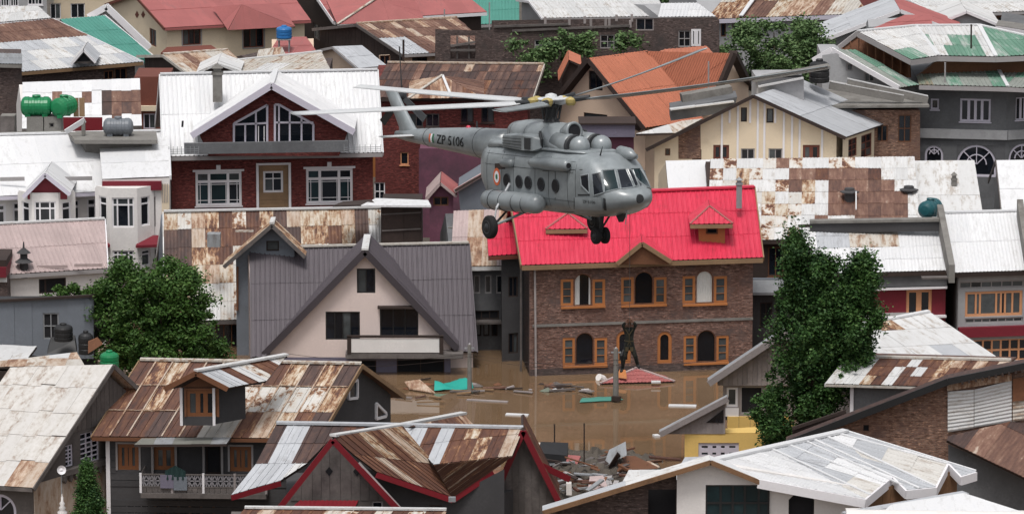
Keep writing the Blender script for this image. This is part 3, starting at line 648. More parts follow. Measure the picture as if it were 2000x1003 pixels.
h.slope(['mixed', 'rust_light', 'tan', 'pale'], sw=1.1, sl=3, prof='trap', poly=[h.E0, h.E1, h.R1, h.R0]); h.trims('trim_lilac', h=.3); f = h.facade('grey_light')
for x in (1408, 1430): f.win(x, 46, x + 10, 72, nx=1, frame='wood_brown', **NX)
f.win(1462, 42, 1490, 54, frame='wood_brown', **NX); f.win(1651, 30, 1669, 46, frame='trim_grey', **NX); f.finish(); h.body('grey_light')
cap(h.root, at_y(1447, 33, 336.5), at_y(1474, -4, 340), .3, .08, 'white')
h = House('pink_gabled_house', 'pink plastered house end with two dark diamond vents and a pale roof', (1832, 29), (2060, 20), 346, (1738, -18), (1960, -30), 6, vmode='L')
h.slope('white_worn', sw=1.2, prof='trap'); h.trims('trim_grey', rake='trim_white', left=True); f = h.gable('L', 'cream_pink'); f.mt = 'pinkred'; f.finish(); f = h.facade('wood_red'); f.win(1935, 32, 1990, 48, frame='wood_brown', nx=4); f.finish(); h.body('wood_red', li=.25)
for x in (1746, 1770):
    c = [h.left.hit(x - 4, 7), h.left.hit(x, 14), h.left.hit(x + 4, 7), h.left.hit(x, 0)]; MB().poly([h.left.p(*q, .02) for q in c]).build('vent', 'wood_dark', h.root)
g_ = Gable((1570, 92), (1758, 20), (1890, 70), 312, 7, name='grey_gable_house', label='grey house end with long white bargeboard behind the octagonal house', fin=.6)
g_.slopes('galv', 'pinkred', sw=1.2, sl=3); g_.barge('trim_white', .25); f = g_.facade('grey_light'); f.finish(); g_.body('grey_light')
h = House('small_red_roof_house', 'little house with clear red roof under the long white bargeboard', (1690, 62), (1822, 54), 303, (1768, 29), (1818, 30), 3, vmode='R')
h.slope('pinkred', prof='flat'); h.body('grey_light'); h.trims('trim_grey')
g_ = Gable((1823, 48), (1888, 22), (1955, 50), 318, 6, name='grey_end_house', label='plain grey gable end with white verge, behind the peak of the octagonal house', fin=.3)
g_.slopes('white_worn', 'white_worn', sw=1.2, sl=3); g_.barge('trim_white', .18); f = g_.facade('grey_light'); f.finish(); g_.body('grey_light')
h = House('flat_slab_house', 'grey house with flat white-edged slab roof at the edge, beside the grey gable end', (1945, 50), (2060, 68), 316, (1950, 40), (2060, 56), 4)
h.slope('concrete', prof='flat'); h.trims('trim_white', h=.3); f = h.facade('grey_plaster'); f.finish(); h.body('grey_plaster')
# ================================================================== octagonal house
Y = 278
octo = thing('octagonal_house', 'large grey plastered octagonal house with green and white hipped metal roofs', 'house', at_y(1880, 360, Y))
def yz(px, py, Y_): return at_y(px, py, Y_).z
zt = yz(1850, 50, Y + 5); ze_ = yz(1880, 111, Y - .5)
rp = dict(prof='trap', sw=.9)
A = planar([(1780, 117), (1832, 109), (1787, 51), (1676, 62)], [ze_, ze_, zt]); roof(octo, A, None, pattern=['WWWWWW', 'WWWWWW', 'GGWWGG'], key=dict(W='white_worn', G='green_worn'), tdir=A[3] - A[0], **rp)
B_ = planar([(1832, 109), (1945, 111), (1912, 50), (1787, 51)], [ze_, ze_, zt]); roof(octo, B_, None, pattern=['WWWWWWW', 'GWWGGGW', 'WWGGGGW'], key=dict(W='white_worn', G='green_worn'), tdir=B_[2] - B_[1], **rp)
C_ = planar([(1945, 111), (2090, 105), (1912, 50), (2060, 84)], [ze_, ze_, zt]); C_ = [C_[0], C_[1], C_[3], C_[2]]; roof(octo, C_, ['green_worn', 'green_worn', 'white_worn'], **rp)
for p0, p1 in ((A[0] if 0 else B_[0], B_[3]), (B_[1], B_[2]), (C_[3], C_[2]), (A[3], A[2]), (B_[2], B_[3])): cap(octo, p0, p1, .25, .08, 'white')
for p0, p1 in ((A[0], A[1]), (B_[0], B_[1]), (C_[0], C_[1]), (A[0], A[3])): MB().bar(p0 - ZV * .18, p1 - ZV * .18, .08, .3).build('fascia', 'trim_grey', octo)
# timber gable under the upper roof's left end
q = [at_y(1640, 92, Y + 3), at_y(1678, 66, Y + 3), at_y(1778, 118, Y + .6), at_y(1780, 152, Y + .6), at_y(1700, 150, Y + 2)]
MB().prism(q, (0, .3, 0)).build('gable_wall', 'wood_brown', octo)
for k in range(9):
    a = k / 8; x = 1645 + 130 * a; t0 = 68 + (x - 1678) * .5 if x > 1678 else 66 + (1678 - x) * .7
    p0 = at_y(x, t0 + 4, Y + 2.8 - a * 2.4 - .1); p1 = at_y(x, min(150, 100 + a * 60), Y + 2.8 - a * 2.4 - .1); MB().bar(p0, p1, .5, .05, up=Vector((1, 0, 0))).build('board', 'wood_brown', octo)
MB().bar(at_y(1638, 93, Y + 3), at_y(1678, 62, Y + 3), .3, .25).build('bargeboard', 'trim_grey', octo)
q = [at_y(1790, 150, Y + .9), at_y(1830, 118, Y + .9), at_y(1944, 120, Y + 1.2), at_y(2090, 116, Y + 1.2), at_y(2090, 150, Y + 1.2), at_y(1944, 150, Y + 1.2)]
MB().prism(q, (0, .4, 0)).build('upper_wall', 'wood_brown', octo)
zs0, zs1 = yz(1880, 166, Y - 1.3), yz(1870, 132, Y + 1)
D_ = planar([(1795, 166), (1968, 170), (1942, 122), (1820, 130), (1790, 150)], [zs0, zs0, zs1]); roof(octo, D_, ['green_worn', 'grey_green', 'grey_green', 'green_worn', 'moss'], name='skirt_roof', tdir=D_[2] - D_[1], **rp)
E_ = planar([(1968, 170), (2090, 176), (2090, 118), (1942, 122)], [zs0, zs0, zs1]); roof(octo, E_, ['grey_green', 'green_worn'], name='skirt_roof', **rp)
F_ = planar([(1756, 172), (1795, 166), (1672, 98), (1624, 97)], [zs0, zs0, zs1 + .9]); roof(octo, F_, ['grey_green', 'grey_green', 'green_worn', 'moss'], name='skirt_roof', **rp)
cap(octo, D_[1], D_[2], .22, .07, 'white'); MB().bar(F_[0], F_[3], .1, .3).build('bargeboard', 'trim_white', octo); MB().bar(at_y(1588, 118, Y + 1.5), F_[3], .25, .3).build('bargeboard', 'trim_white', octo)
for p0, p1 in ((D_[0], D_[1]), (E_[0], E_[1])): MB().bar(p0 - ZV * .15, p1 - ZV * .15, .08, .25).build('fascia', 'trim_grey', octo)
P = Plane(at_y(1790, 200, Y), Vector((1, -.16, 0))); c0 = P.hit(1790, 200); c1 = P.hit(1966, 200); zt_ = zs0 + .1
f = Facade(octo, P, [(c0[0], -.3), (c1[0], -.3), (c1[0], zt_), (c0[0], zt_)], 'grey_plaster')
f.win(1875, 193, 1935, 238, nx=4, frame='trim_lilac', bw=.16, fw=.12); f.win(1818, 193, 1834, 214, nx=1, frame='trim_lilac', fw=.1)
rA = P.rect(1868, 283, 1946, 345); rB = P.rect(1806, 284, 1842, 345); f.holes += [rA, rB]; f.finish()
b = MB(); k0 = P.hit(1880, 262)[1]; pbox(b, P, c0[0] - .1, c1[0] + .1, k0 - .25, k0 + .3, .01, .22); b.build('band', 'grey_light', octo)
P3 = Plane(P.p(c1[0], 0), Vector((1, .35, 0))); g0 = P3.hit(2080, 200)[0]
f = Facade(octo, P3, [(0, -.3), (g0, -.3), (g0, zt_), (0, zt_)], 'grey_plaster'); f.win(1984, 190, 2012, 234, nx=3, frame='trim_lilac', bw=.14); rC = P3.rect(1970, 281, 2022, 330); f.holes.append(rC); f.finish()
b = MB(); pbox(b, P3, .05, g0, k0 - .25, k0 + .3, .01, .22); b.build('band', 'grey_light', octo)
def archwin(root, P, r, mt, wall, nb=4, ring=True, fw=.13, pane='glass', sp=None, legs=True):
    """round-headed window in a rectangular hole: spandrels, frame, radial bars, pane"""
    a0, a1, c0, c1 = r; R_ = (a1 - a0) / 2; ca = (a0 + a1) / 2; cs = c1 - R_ if c1 - R_ > c0 else c0; ry = c1 - cs; N = 14
    arc = [(ca + R_ * math.cos(math.pi * k / N), cs + ry * math.sin(math.pi * k / N)) for k in range(N + 1)]
    mb = MB()
    for k in range(N):
        p, q = arc[k], arc[k + 1]; mb.poly([P.p(p[0], p[1]), P.p(p[0], c1), P.p(q[0], c1), P.p(q[0], q[1])], [(p[0], p[1]), (p[0], c1), (q[0], c1), (q[0], q[1])])
        mb.poly([P.p(*p), P.p(*q), P.p(*q, -.2), P.p(*p, -.2)])
    mb.build('spandrel', wall, root)
    w = MB(); inn = [(ca + (R_ - fw) * math.cos(math.pi * k / N), cs + (ry - fw) * math.sin(math.pi * k / N)) for k in range(N + 1)]
    for k in range(N):
        w.hexa([P.p(*arc[k], -.12), P.p(*arc[k + 1], -.12), P.p(*arc[k + 1], -.04), P.p(*arc[k], -.04), P.p(*inn[k], -.12), P.p(*inn[k + 1], -.12), P.p(*inn[k + 1], -.04), P.p(*inn[k], -.04)])
    if cs > c0 and legs:
        pbox(w, P, a0, a0 + fw, c0, cs, -.12, -.04); pbox(w, P, a1 - fw, a1, c0, cs, -.12, -.04); pbox(w, P, a0, a1, c0, c0 + fw, -.12, -.038)
    for k in range(1, nb):
        an = math.pi * k / nb; w.bar(P.p(ca + R_ * .02 * math.cos(an), cs + .02, -.08), P.p(ca + (R_ - fw) * math.cos(an), cs + (ry - fw) * math.sin(an), -.08), .05, .08, up=P.N)
    if ring and nb > 1:
        for k in range(N):
            i0, i1 = [(ca + R_ * .5 * math.cos(math.pi * q / N), cs + ry * .5 * math.sin(math.pi * q / N)) for q in (k, k + 1)]; w.bar(P.p(*i0, -.08), P.p(*i1, -.08), .06, .07, up=P.N)
    o = w.build('window', mt, root)
    q = MB(); q.poly([P.p(*x, -.14) for x in ([(a0, c0), (a1, c0)] if cs > c0 else []) + arc]).build('pane', pane, o); return o
archwin(octo, P, rA, 'trim_lilac', 'grey_plaster', 4); archwin(octo, P, rB, 'trim_lilac', 'grey_plaster', 4); archwin(octo, P3, rC, 'trim_lilac', 'grey_plaster', 4)
b = MB(); i = P.p(c0[0], 0, -.35); j = P.p(c1[0], 0, -.35); k = P3.p(g0, 0, -.35)
b.prism([i + ZV * -.3, j + ZV * -.3, k + ZV * -.3, k + Vector((0, 8, -.3)), i + Vector((0, 9, -.3))], (0, 0, zt_ + .3)); b.build('wall', 'grey_plaster', octo)
# left wing with its own small gable wall
P4 = Plane(at_y(1620, 150, Y + .8), (1, -.1)); H4 = P4.hit
f = Facade(octo, P4, [[H4(1606, 108), H4(1606, 175), H4(1760, 175), H4(1752, 168), H4(1634, 104)]], 'grey_light')
f.win(1653, 124, 1666, 139, nx=1, frame='trim_grey', **NX); f.win(1688, 142, 1708, 160, nx=2, frame='trim_grey', **NX); f.finish()
b = MB(); b.prism([P4.p(H4(1606, 110)[0], H4(1606, 112)[1], -.3), P4.p(H4(1640, 110)[0], H4(1640, 112)[1], -.3), P4.p(H4(1752, 172)[0], H4(1752, 174)[1], -.3), P4.p(H4(1752, 172)[0], 0, -.3), P4.p(H4(1606, 110)[0], 0, -.3)], (0, 5, 0)); b.build('wing_wall', 'grey_light', octo)
# flat terraces in front of the wing, and the small salmon house under them
sal = thing('salmon_house', 'salmon plastered house with tall brown windows under flat grey terraces', 'house', at_y(1750, 320, 273))
P5 = Plane(at_y(1700, 260, 273.5), (1, .05)); H5 = P5.hit
f = Facade(sal, P5, [H5(1640, 215), H5(1797, 215), H5(1797, 330), H5(1640, 330)], 'cream_pink'); f.mt = 'brick_tan'
f.win(1712, 244, 1734, 277, frame='wood_brown', nx=2, **NX); f.win(1754, 224, 1780, 278, frame='wood_brown', nx=2, ny=2, **NX); f.finish()
a0, a1 = H5(1640, 220)[0], H5(1797, 220)[0]
pbox(MB(), P5, a0, a1, -.3, H5(1700, 216)[1], -7, -.25).build('wall', 'brick_tan', sal)
for (x0, x1, y, d0, d1, nm, hh) in ((1605, 1812, 207, -6, .7, 'terrace_slab', .14),): pbox(MB(), P5, H5(x0, y)[0], H5(x1, y)[0], H5(1700, y)[1], H5(1700, y)[1] + hh, d0, d1).build(nm, 'concrete', sal)
for (x0, y0, x1, y1, d) in ((1620, 163, 1765, 190, -3.5), (1655, 158, 1812, 192, -5)):
    p0, p1 = P5.p(*H5(x0, y0), 0) + Vector((0, -d, 0)) * 0, P5.p(*H5(x1, y1), 0)
    MB().bar(p0 - ZV * .12, p1 - ZV * .12, .2, .4).build('parapet', 'concrete', sal); MB().bar(p0 + ZV * .14, p1 + ZV * .14, .22, .06).build('coping', 'white_worn', sal)
# ================================================================== cream boarded house with grey roof
g_ = Gable((1262, 291), (1472, 186), (1652, 268), 269, (1568, 156), name='cream_boarded_house', label='cream house end with white battens and light grey sheet roof', fin=.55)
g_.slopes('galv_dark', 'galv', sw=1.1, sl=3.4, prof='flat'); g_.barge('wood_dark', .2)
f = g_.facade('cream', ins=.5)
for r in ((1393, 283, 1424, 312), (1568, 283, 1601, 312)): f.win(*r, frame='wood_red', nx=2, fw=.14, bw=.2, sill=False)
for r in ((1447, 210, 1459, 238), (1497, 212, 1511, 240)): f.win(*r, frame='wood_dark', nx=1, **NX)
for r in ((1447, 290, 1474, 312), (1501, 290, 1528, 312)): f.win(*r, frame='trim_grey', nx=2, **NX)
f.win(1299, 290, 1309, 304, frame='wood_brown', nx=1, **NX); f.win(1352, 292, 1370, 312, frame='wood_dark', nx=1, **NX); f.finish(); g_.body('cream', ins=.75)
pl = g_.poly(ins=.5); aP = pl[3][0]
for x in (1410, 1425, 1441, 1465, 1480, 1493, 1514, 1531, 1547, 1562, 1578, 1606):
    a = g_.front.hit(x, 240)[0]; zt_ = pl[3][1] - abs(a - aP) * ((pl[3][1] - pl[2][1]) / (pl[2][0] - aP) if a > aP else (pl[3][1] - pl[4][1]) / (aP - pl[4][0])) - .05
    zb = g_.front.hit(x, 240 if x in (1425, 1465, 1514, 1578) else 312)[1]; pbox(MB(), g_.front, a - .06, a + .06, zb, zt_, .004, .05).build('batten', 'trim_white', g_.root)
P = Plane(g_.R - g_.u * .5, g_.v); H = P.hit; a1 = g_.v.length - .3
f = Facade(g_.root, P, [(g_.fin * 1.4, -.3), (a1, -.3), (a1, g_.R.z - .02), (g_.fin * 1.4, g_.R.z - .02)], 'cream')
f.win(1657, 270, 1674, 306, frame='wood_red', nx=2, ny=3, **NX); f.win(1682, 262, 1703, 306, frame='wood_red', nx=2, ny=3, **NX); f.finish()
porch = [g_.front.p(*g_.front.hit(x, y), .02) for x, y in ((1325, 262), (1368, 244), (1369, 310), (1325, 310))]; MB().poly(porch).build('painted_porch_shade', 'brick_tan', g_.root)  # flat brown sheet on the facade; its colour stands in for the porch's shade
# raised box with slab and black tank behind the peak
bx = thing('rooftop_room', 'low grey roof room with thin concrete slab behind the cream gable', 'roof room', at_y(1520, 190, 272))
Pb = Plane(at_y(1520, 170, 271.5), (1, .05)); Hb = Pb.hit
pbox(MB(), Pb, Hb(1478, 170)[0], Hb(1570, 170)[0], Hb(1500, 205)[1] - 2, Hb(1500, 152)[1], -3, 0).build('wall', 'grey_light', bx)
MB().bar(Pb.p(*Hb(1470, 158), -.4), Pb.p(*Hb(1621, 131), -.4), 1.2, .14).build('slab', 'concrete', bx); MB().bar(Pb.p(*Hb(1480, 168), .2), Pb.p(*Hb(1568, 151), .2), .3, .1).build('ledge', 'white_worn', bx)
vtank('water_tank', 'black upright water tank on the flat roof between cream gable and octagonal house', 1600, 116, 160, 40, 274, 'black')
low = thing('low_terrace_room', 'low dark grey terrace block with pale slab in front of the orange roof', 'roof room', at_y(1360, 240, 273))
Pl = Plane(at_y(1360, 210, 275), (1, .12)); Hl = Pl.hit
MB().prism([Pl.p(*Hl(1310, 236)), Pl.p(*Hl(1432, 218)), Pl.p(*Hl(1440, 190)), Pl.p(*Hl(1310, 214))], (0, 2.5, 0)).build('wall', 'grey_plaster', low)
MB().bar(Pl.p(*Hl(1308, 213), .1), Pl.p(*Hl(1432, 197), .1), .5, .08).build('slab', 'white_worn', low); MB().bar(Pl.p(*Hl(1342, 203), -2.2), Pl.p(*Hl(1440, 186), -2.2), 1, .5).build('parapet', 'concrete', low)
roof(low, planar([(1242, 262), (1320, 260), (1372, 232), (1332, 236)], [yz(1280, 261, 270.3)] * 2 + [yz(1372, 232, 273)]), ['white_worn', 'pale'], sw=1, prof='flat', name='porch_roof')
# ================================================================== orange house
g_ = Gable((1062, 222), (1148, 114), (1259, 250), 286, (1263, 99), yaw=-34, name='orange_roofed_house', label='cream house with steep orange red metal roof and dark verge boards', fin=.7)
g_.slopes('orange', 'orange', sw=.9, sl=3, prof='trap'); g_.barge('wood_dark', .28)
f = g_.facade('cream_pink', ins=.4); f.win(1150, 139, 1177, 176, frame='wood_dark', nx=2, fw=.1, **NX)
f.win(1140, 222, 1186, 242, frame='wood_dark', nx=1, **NX); f.finish(); g_.body('cream_pink', ins=.6)
zt = g_.P.z; zb = g_.R.z
M_ = planar([(1311, 240), (1391, 190), (1264, 100), (1427, 104)], [yz(1311, 240, 288.5), yz(1391, 190, 289.5), zt]); M_ = [M_[0], M_[1], M_[3], M_[2]]
roof(g_.root, M_, 'orange', sw=.9, sl=3, prof='trap', tdir=M_[2] - M_[1])
w0 = [at_y(1391, 192, 289.7), at_y(1427, 106, 293.3), at_y(1462, 168, 296), at_y(1462, 260, 296), at_y(1391, 260, 289.7)]
MB().prism(w0, (-.6, .4, 0)).build('gable_wall', 'cream_pink', g_.root)
for q0, q1 in ((M_[1], M_[2]), (M_[2], at_y(1460, 172, 297))): MB().bar(q0 + Vector((.15, 0, 0)), q1 + Vector((.15, 0, 0)), .5, .35).build('bargeboard', 'wood_dark', g_.root)
K_ = planar([(1070, 148), (1118, 148), (1094, 97), (1262, 97), (1262, 148)], [yz(1080, 148, 296), yz(1118, 148, 296), yz(1094, 97, 300)]); K_ = [K_[0], K_[1], K_[4], K_[3], K_[2]]
roof(g_.root, K_, 'orange', sw=.9, sl=3, prof='trap'); roof(g_.root, planar([(1262, 110), (1400, 112), (1380, 90), (1300, 97)], [yz(1262, 110, 297), yz(1400, 112, 297), yz(1380, 90, 300)]), 'orange', sw=.9, prof='trap')
d = Gable((1092, 158), (1111, 117), (1135, 128), 293, 4, parent=g_.root, fin=.3); d.slopes('orange', 'orange', sl=4, prof='trap'); d.facade('wood_dark', ins=.2).finish('dormer_wall')
P = Plane(g_.front.o + Vector((0, .3, 0)), (1, 0)); H = P.hit
f = Facade(g_.root, P, [H(1195, 255), H(1310, 255), H(1310, 380), H(1195, 380)], 'cream_pink'); f.win(1234, 321, 1271, 366, frame='wood_dark', nx=1, **NX); f.finish()
MB().prism([P.p(*H(1195, 258), -.3), P.p(*H(1305, 258), -.3), P.p(*H(1305, 380), -.3), P.p(*H(1195, 380), -.3)], (0, 6, 0)).build('wall', 'cream_pink', g_.root)
MB().bar(P.p(*H(1195, 287), .03), P.p(*H(1250, 287), .03), .06, .08).build('string_course', 'trim_grey', g_.root)
c = [g_.front.hit(*q) for q in ((1232, 247), (1247, 232), (1260, 247), (1248, 256))]; MB().prism([g_.front.p(*q, .02) for q in c], g_.front.N * .05).build('eave_box', 'wood_dark', g_.root)
# ================================================================== dark rusty house and mauve block behind the helicopter
h = House('dark_rust_roof_house', 'red brick house with long dark rust-brown roof and small hipped dormer', (722, 191), (1040, 192), 284, (757, 123), (1062, 126), 5, vmode='perp')
h.slope(None, pattern=['RPRRPRRPRRMRRPRRPRRM', 'RRRRPRRRRRRRPRRRRRRR', 'DRRDRRRDRRPRRDRRRDRR', 'DRRRDRRPRRRRRDRRRRDR'], key=dict(R='rust_dark', P='rust_light', M='tan', D='rust'), prof='seam'); h.trims('wood_dark', right=True, rake='pale', capm='tan', h=.2); h.back('rust_dark')
f = h.facade('brick_red'); f.win(800, 222, 826, 248, nx=2, frame='wood_grey'); f.win(832, 222, 858, 248, nx=2, frame='wood_grey'); f.win(782, 297, 798, 322, frame='peach', nx=1); f.win(900, 205, 925, 240, nx=2, frame='wood_dark'); f.win(940, 205, 965, 240, nx=2, frame='wood_dark'); f.win(731, 356, 752, 392, frame='trim_white', nx=2, ny=2); f.finish(); h.body('brick_red')
f = h.gable('R', 'brick_red'); f.finish()
e0, e1, pk = at_y(798, 193, 283.4), at_y(945, 192, 283.4), at_y(864, 148, 285.4)
roof(h.root, [e0, e1, pk], ['rust_light', 'tan', 'rust'], sw=.7, prof='seam', name='hip_roof'); roof(h.root, [e1, e1 + Vector((0, 3, .6)), pk], 'rust_light', sw=.7, name='hip_roof', prof='seam'); roof(h.root, [e0 + Vector((0, 3, .6)), e0, pk], 'tan', sw=.7, name='hip_roof', prof='seam')
cap(h.root, at_y(882, 192, 283.3), pk, .15, .06, 'white'); cap(h.root, e0, pk, .2, .06, 'pale')
P = Plane(at_y(820, 300, 278.5), (1, 0)); H = P.hit
mv = thing('mauve_block', 'flat-topped mauve plastered block behind the helicopter', 'house', at_y(1020, 400, 279)); 
f = Facade(mv, P, [[H(818, 290), H(1130, 288), H(1130, 470), H(818, 470)], [H(1130, 242), H(1238, 240), H(1238, 470), H(1130, 470)]], 'mauve'); f.win(860, 372, 882, 398, frame='wood_brown', **NX); f.win(905, 415, 930, 440, frame='wood_grey', **NX); f.win(1000, 300, 1024, 330, frame='wood_dark', **NX); f.win(1180, 300, 1204, 330, frame='wood_dark', **NX); f.finish()
pbox(MB(), P, H(820, 300)[0], H(1236, 300)[0], -.3, H(1000, 292)[1], -4, -.25).build('wall', 'mauve', mv); pbox(MB(), P, H(1132, 300)[0], H(1236, 300)[0], H(1000, 292)[1], H(1180, 246)[1], -2, -.25).build('upper_wall', 'mauve', mv)
pbox(MB(), P, H(1135, 240)[0], H(1240, 240)[0], H(1180, 266)[1], H(1180, 241)[1], .01, .35).build('parapet', 'lilac', mv); pbox(MB(), P, H(1130, 240)[0], H(1242, 240)[0], H(1180, 241)[1] + .004, H(1180, 238)[1], -2, .5).build('slab', 'wood_dark', mv)
b = thing('lean_shed', 'small grey shed with pink verge below the mauve block', 'shed', at_y(925, 470, 262))
g2 = Gable((886, 400), (930, 364), (985, 330), 262, 4, parent=b, fin=.3); 
q = [at_y(895, 371, 262), at_y(960, 330, 262), at_y(985, 345, 262), at_y(985, 470, 262), at_y(905, 470, 262)]
MB().prism(q, (0, 4, 0)).build('wall', 'blue_grey', b); MB().bar(at_y(888, 373, 261.9), at_y(960, 330, 261.9), .5, .18).build('bargeboard', 'pink', b)
roof(b, [at_y(888, 371, 261.6), at_y(888, 371, 266), at_y(962, 328, 266), at_y(962, 328, 261.6)], 'pinkred', sl=3)
g3 = Gable((832, 388), (860, 356), (892, 382), 264, 3.5, name='small_dormer_house', label='little brown house with a peaked pale-edged gable below the mauve block', fin=.3)
g3.slopes('pink', 'pinkred', sl=4); g3.barge('pink', .14); f = g3.facade('mauve', ins=.2); f.win(846, 384, 876, 402, frame='wood_brown', nx=2, **NX); f.finish(); g3.body('mauve', ins=.4)
# ================================================================== second row, left
h = House('patched_roof_house', 'dark brown gabled house with pale and rusty patched roof behind the big white roof', (372, 147), (500, 145), 292, (319, 107), (445, 98), 4.2, vmode='L')
h.slope(None, pattern=['TTRTTPPT', 'PTRTTTPP'], key=dict(T='tan', R='rust_light', P='pale'), prof='trap'); h.trims('wood_grey', rake='pale', left=True, h=.14, capm='pale'); h.back('tan')
f = h.gable('L', 'wood_red'); f.finish(); L = h.v.length; fr = lambda a: h.ze + (h.zr - h.ze) * (1 - abs(a - L) / L) - .13
slats(h.root, h.left, h.fin + .05, 2 * L - h.fin - .05, .45, lambda a: h.ze - 4, fr, 'wood_dark'); h.body('wood_red', li=.25); f = h.facade('wood_red'); f.finish()
P = h.front; 
h = House('pale_roof_house', 'house with flat-pitched pale sheet roof and one rusty slot behind the big white roof', (385, 146), (650, 146), 287, (430, 122), (628, 102), 4, vmode='perp')
h.slope(None, pattern=['PPPPPPPPPRP', 'WPPPWWPPPPP'], key=dict(P='pale', W='white_worn', R='rust'), prof='trap'); h.trims('wood_grey', capm='white_worn'); h.body('brick_grey')
d = Gable((384, 142), (425, 123), (470, 140), 286.5, 4, parent=h.root, fin=.3); d.slopes('white_worn', 'white_worn', sl=3); d.barge('white_worn', .12); d.facade('wood_dark', ins=.2).finish('dormer_wall')
r_ = House('rusty_scrap_roof_house', 'low house with crumpled rusty roof sheets below the red-roofed cream house', (498, 124), (560, 112), 300, (505, 98), (550, 92), 2.5, vmode='perp')
r_.slope(['tan', 'rust_light', 'pale'], jag=.08); r_.body('brick_grey')
# patched white wall roof behind the tanks
h = House('missing_sheet_roof_house', 'white sheet roof with a row of rusty brown patches behind the green tanks', (43, 252), (277, 246), 277, (44, 161), (273, 153), 4.2, vmode='perp', sin=.1)
h.slope(None, pattern=['WWWWWWWWWWWW', 'WWWRWWRWDRRR', 'WWWTWWWWDRDR', 'WWWWWWWWWRWW'], key=dict(W='white', R='rust_light', D='rust_dark', T='tan'), prof='flat', jag=.04); h.trims('wood_grey'); h.body('plaster')
f = h.facade('plaster'); f.win(100, 235, 128, 262, frame='wood_grey'); f.finish()
pb = MB(); q = at_y(120, 240, 274); pb.hexa([at_y(122, 262, 275), at_y(200, 262, 275), at_y(200, 262, 275.4), at_y(122, 262, 275.4), at_y(122, 229, 275), at_y(200, 229, 275), at_y(200, 229, 275.4), at_y(122, 229, 275.4)]); pb.build('red_panel', 'maroon_trim', h.root)
bk = MB(); P = Plane(at_y(295, 210, 285), (1, 0)); H = P.hit
bd = thing('brown_lane_house', 'narrow dark house front with cream floor band between the white roofs', 'house', at_y(290, 280, 285))
f = Facade(bd, P, [H(262, 150), H(330, 150), H(330, 300), H(262, 300)], 'wood_red'); f.win(280, 222, 304, 252, nx=2, frame='trim_lilac', **NX); f.finish()
pbox(MB(), P, H(262, 200)[0], H(330, 200)[0], H(300, 216)[1], H(300, 206)[1], .01, .2).build('band', 'cream', bd); pbox(MB(), P, H(262, 200)[0], H(330, 200)[0], -.3, H(300, 152)[1], -4, -.25).build('wall', 'wood_red', bd)
# ================================================================== big white-roofed brick house
h = House('white_roofed_brick_house', 'red brick house with large white ribbed roof and wide glazed dormer', (318, 306), (747, 298), 263, (313, 146), (737, 137), 5.4, vmode='perp', fin=.6, sin=.5)
h.slope('white', sw=1.05, sl=3.4, prof='trap', tdir=None, jag=.005); h.trims('trim_grey', h=.22, right=True, left=True, rake='white', capm='white'); h.back('white')
f = h.facade('brick_red')
kw = dict(frame='trim_white', xs=[.27, .73], ys=[.74], fw=.14, bw=.15, pane=['glass', 'glass_teal'])
for r in ((382, 335, 472, 402), (598, 329, 689, 397)):
    w = f.win(*r, **kw); a0, a1, c0, c1 = f.P.rect(*r); mb = MB()
    for q in (.10, .34, .66, .9): X = a0 + (a1 - a0) * q; pbox(mb, f.P, X - .018, X + .018, c0 + .14, c0 + (c1 - c0) * .72, -.112, -.07)
    for q in (.16, .62): Z = c0 + (c1 - c0) * q; pbox(mb, f.P, a0 + .14, a1 - .14, Z - .018, Z + .018, -.111, -.073)
    mb.build('glazing_bar', 'trim_white', w); pbox(MB(), f.P, (a0 + a1) / 2 - .12, (a0 + a1) / 2 + .12, c1 + .01, c1 + .38, .01, .08).build('keystone', 'trim_white', h.root)
    pbox(MB(), f.P, a0 - .15, a1 + .15, c1 + .004, c1 + .12, .01, .06).build('lintel', 'trim_white', h.root)
ra = f.P.rect(503, 322, 566, 412); f.holes.append(ra); f.finish()
Pb = f.P.shift(-.06); fb = Facade(h.root, Pb, [(ra[0], ra[2]), (ra[1], ra[2]), (ra[1], ra[3]), (ra[0], ra[3])], 'tan_wood'); rw = Pb.rect(514, 334, 553, 376); fb.winr(rw, frame='trim_white', nx=2, ys=[.68], fw=.12, sill=False); fb.finish('bay_wall')
for k in range(12):
    z0 = ra[2] + (ra[3] - ra[2]) * k / 12; z1 = ra[2] + (ra[3] - ra[2]) * (k + 1) / 12 - .02
    for x0, x1 in ((ra[0] + .12, rw[0] - .02), (rw[1] + .02, ra[1] - .12)):
        pbox(MB(), Pb, x0, x1, z0, z1, .004, .03).build('board', 'tan_wood', h.root)
    if z1 < rw[2] - .02 : pbox(MB(), Pb, rw[0] - .018, rw[1] + .018, z0, z1, .004, .031).build('board', 'tan_wood', h.root)
for x in (ra[0], ra[1]): pbox(MB(), f.P, x - .07, x + .07, ra[2], ra[3], .01, .07).build('corner_board', 'trim_white', h.root)
pbox(MB(), f.P, ra[0] - .07, ra[1] + .07, ra[3] + .004, ra[3] + .12, .01, .08).build('corner_board', 'trim_white', h.root)
h.body('brick_red')
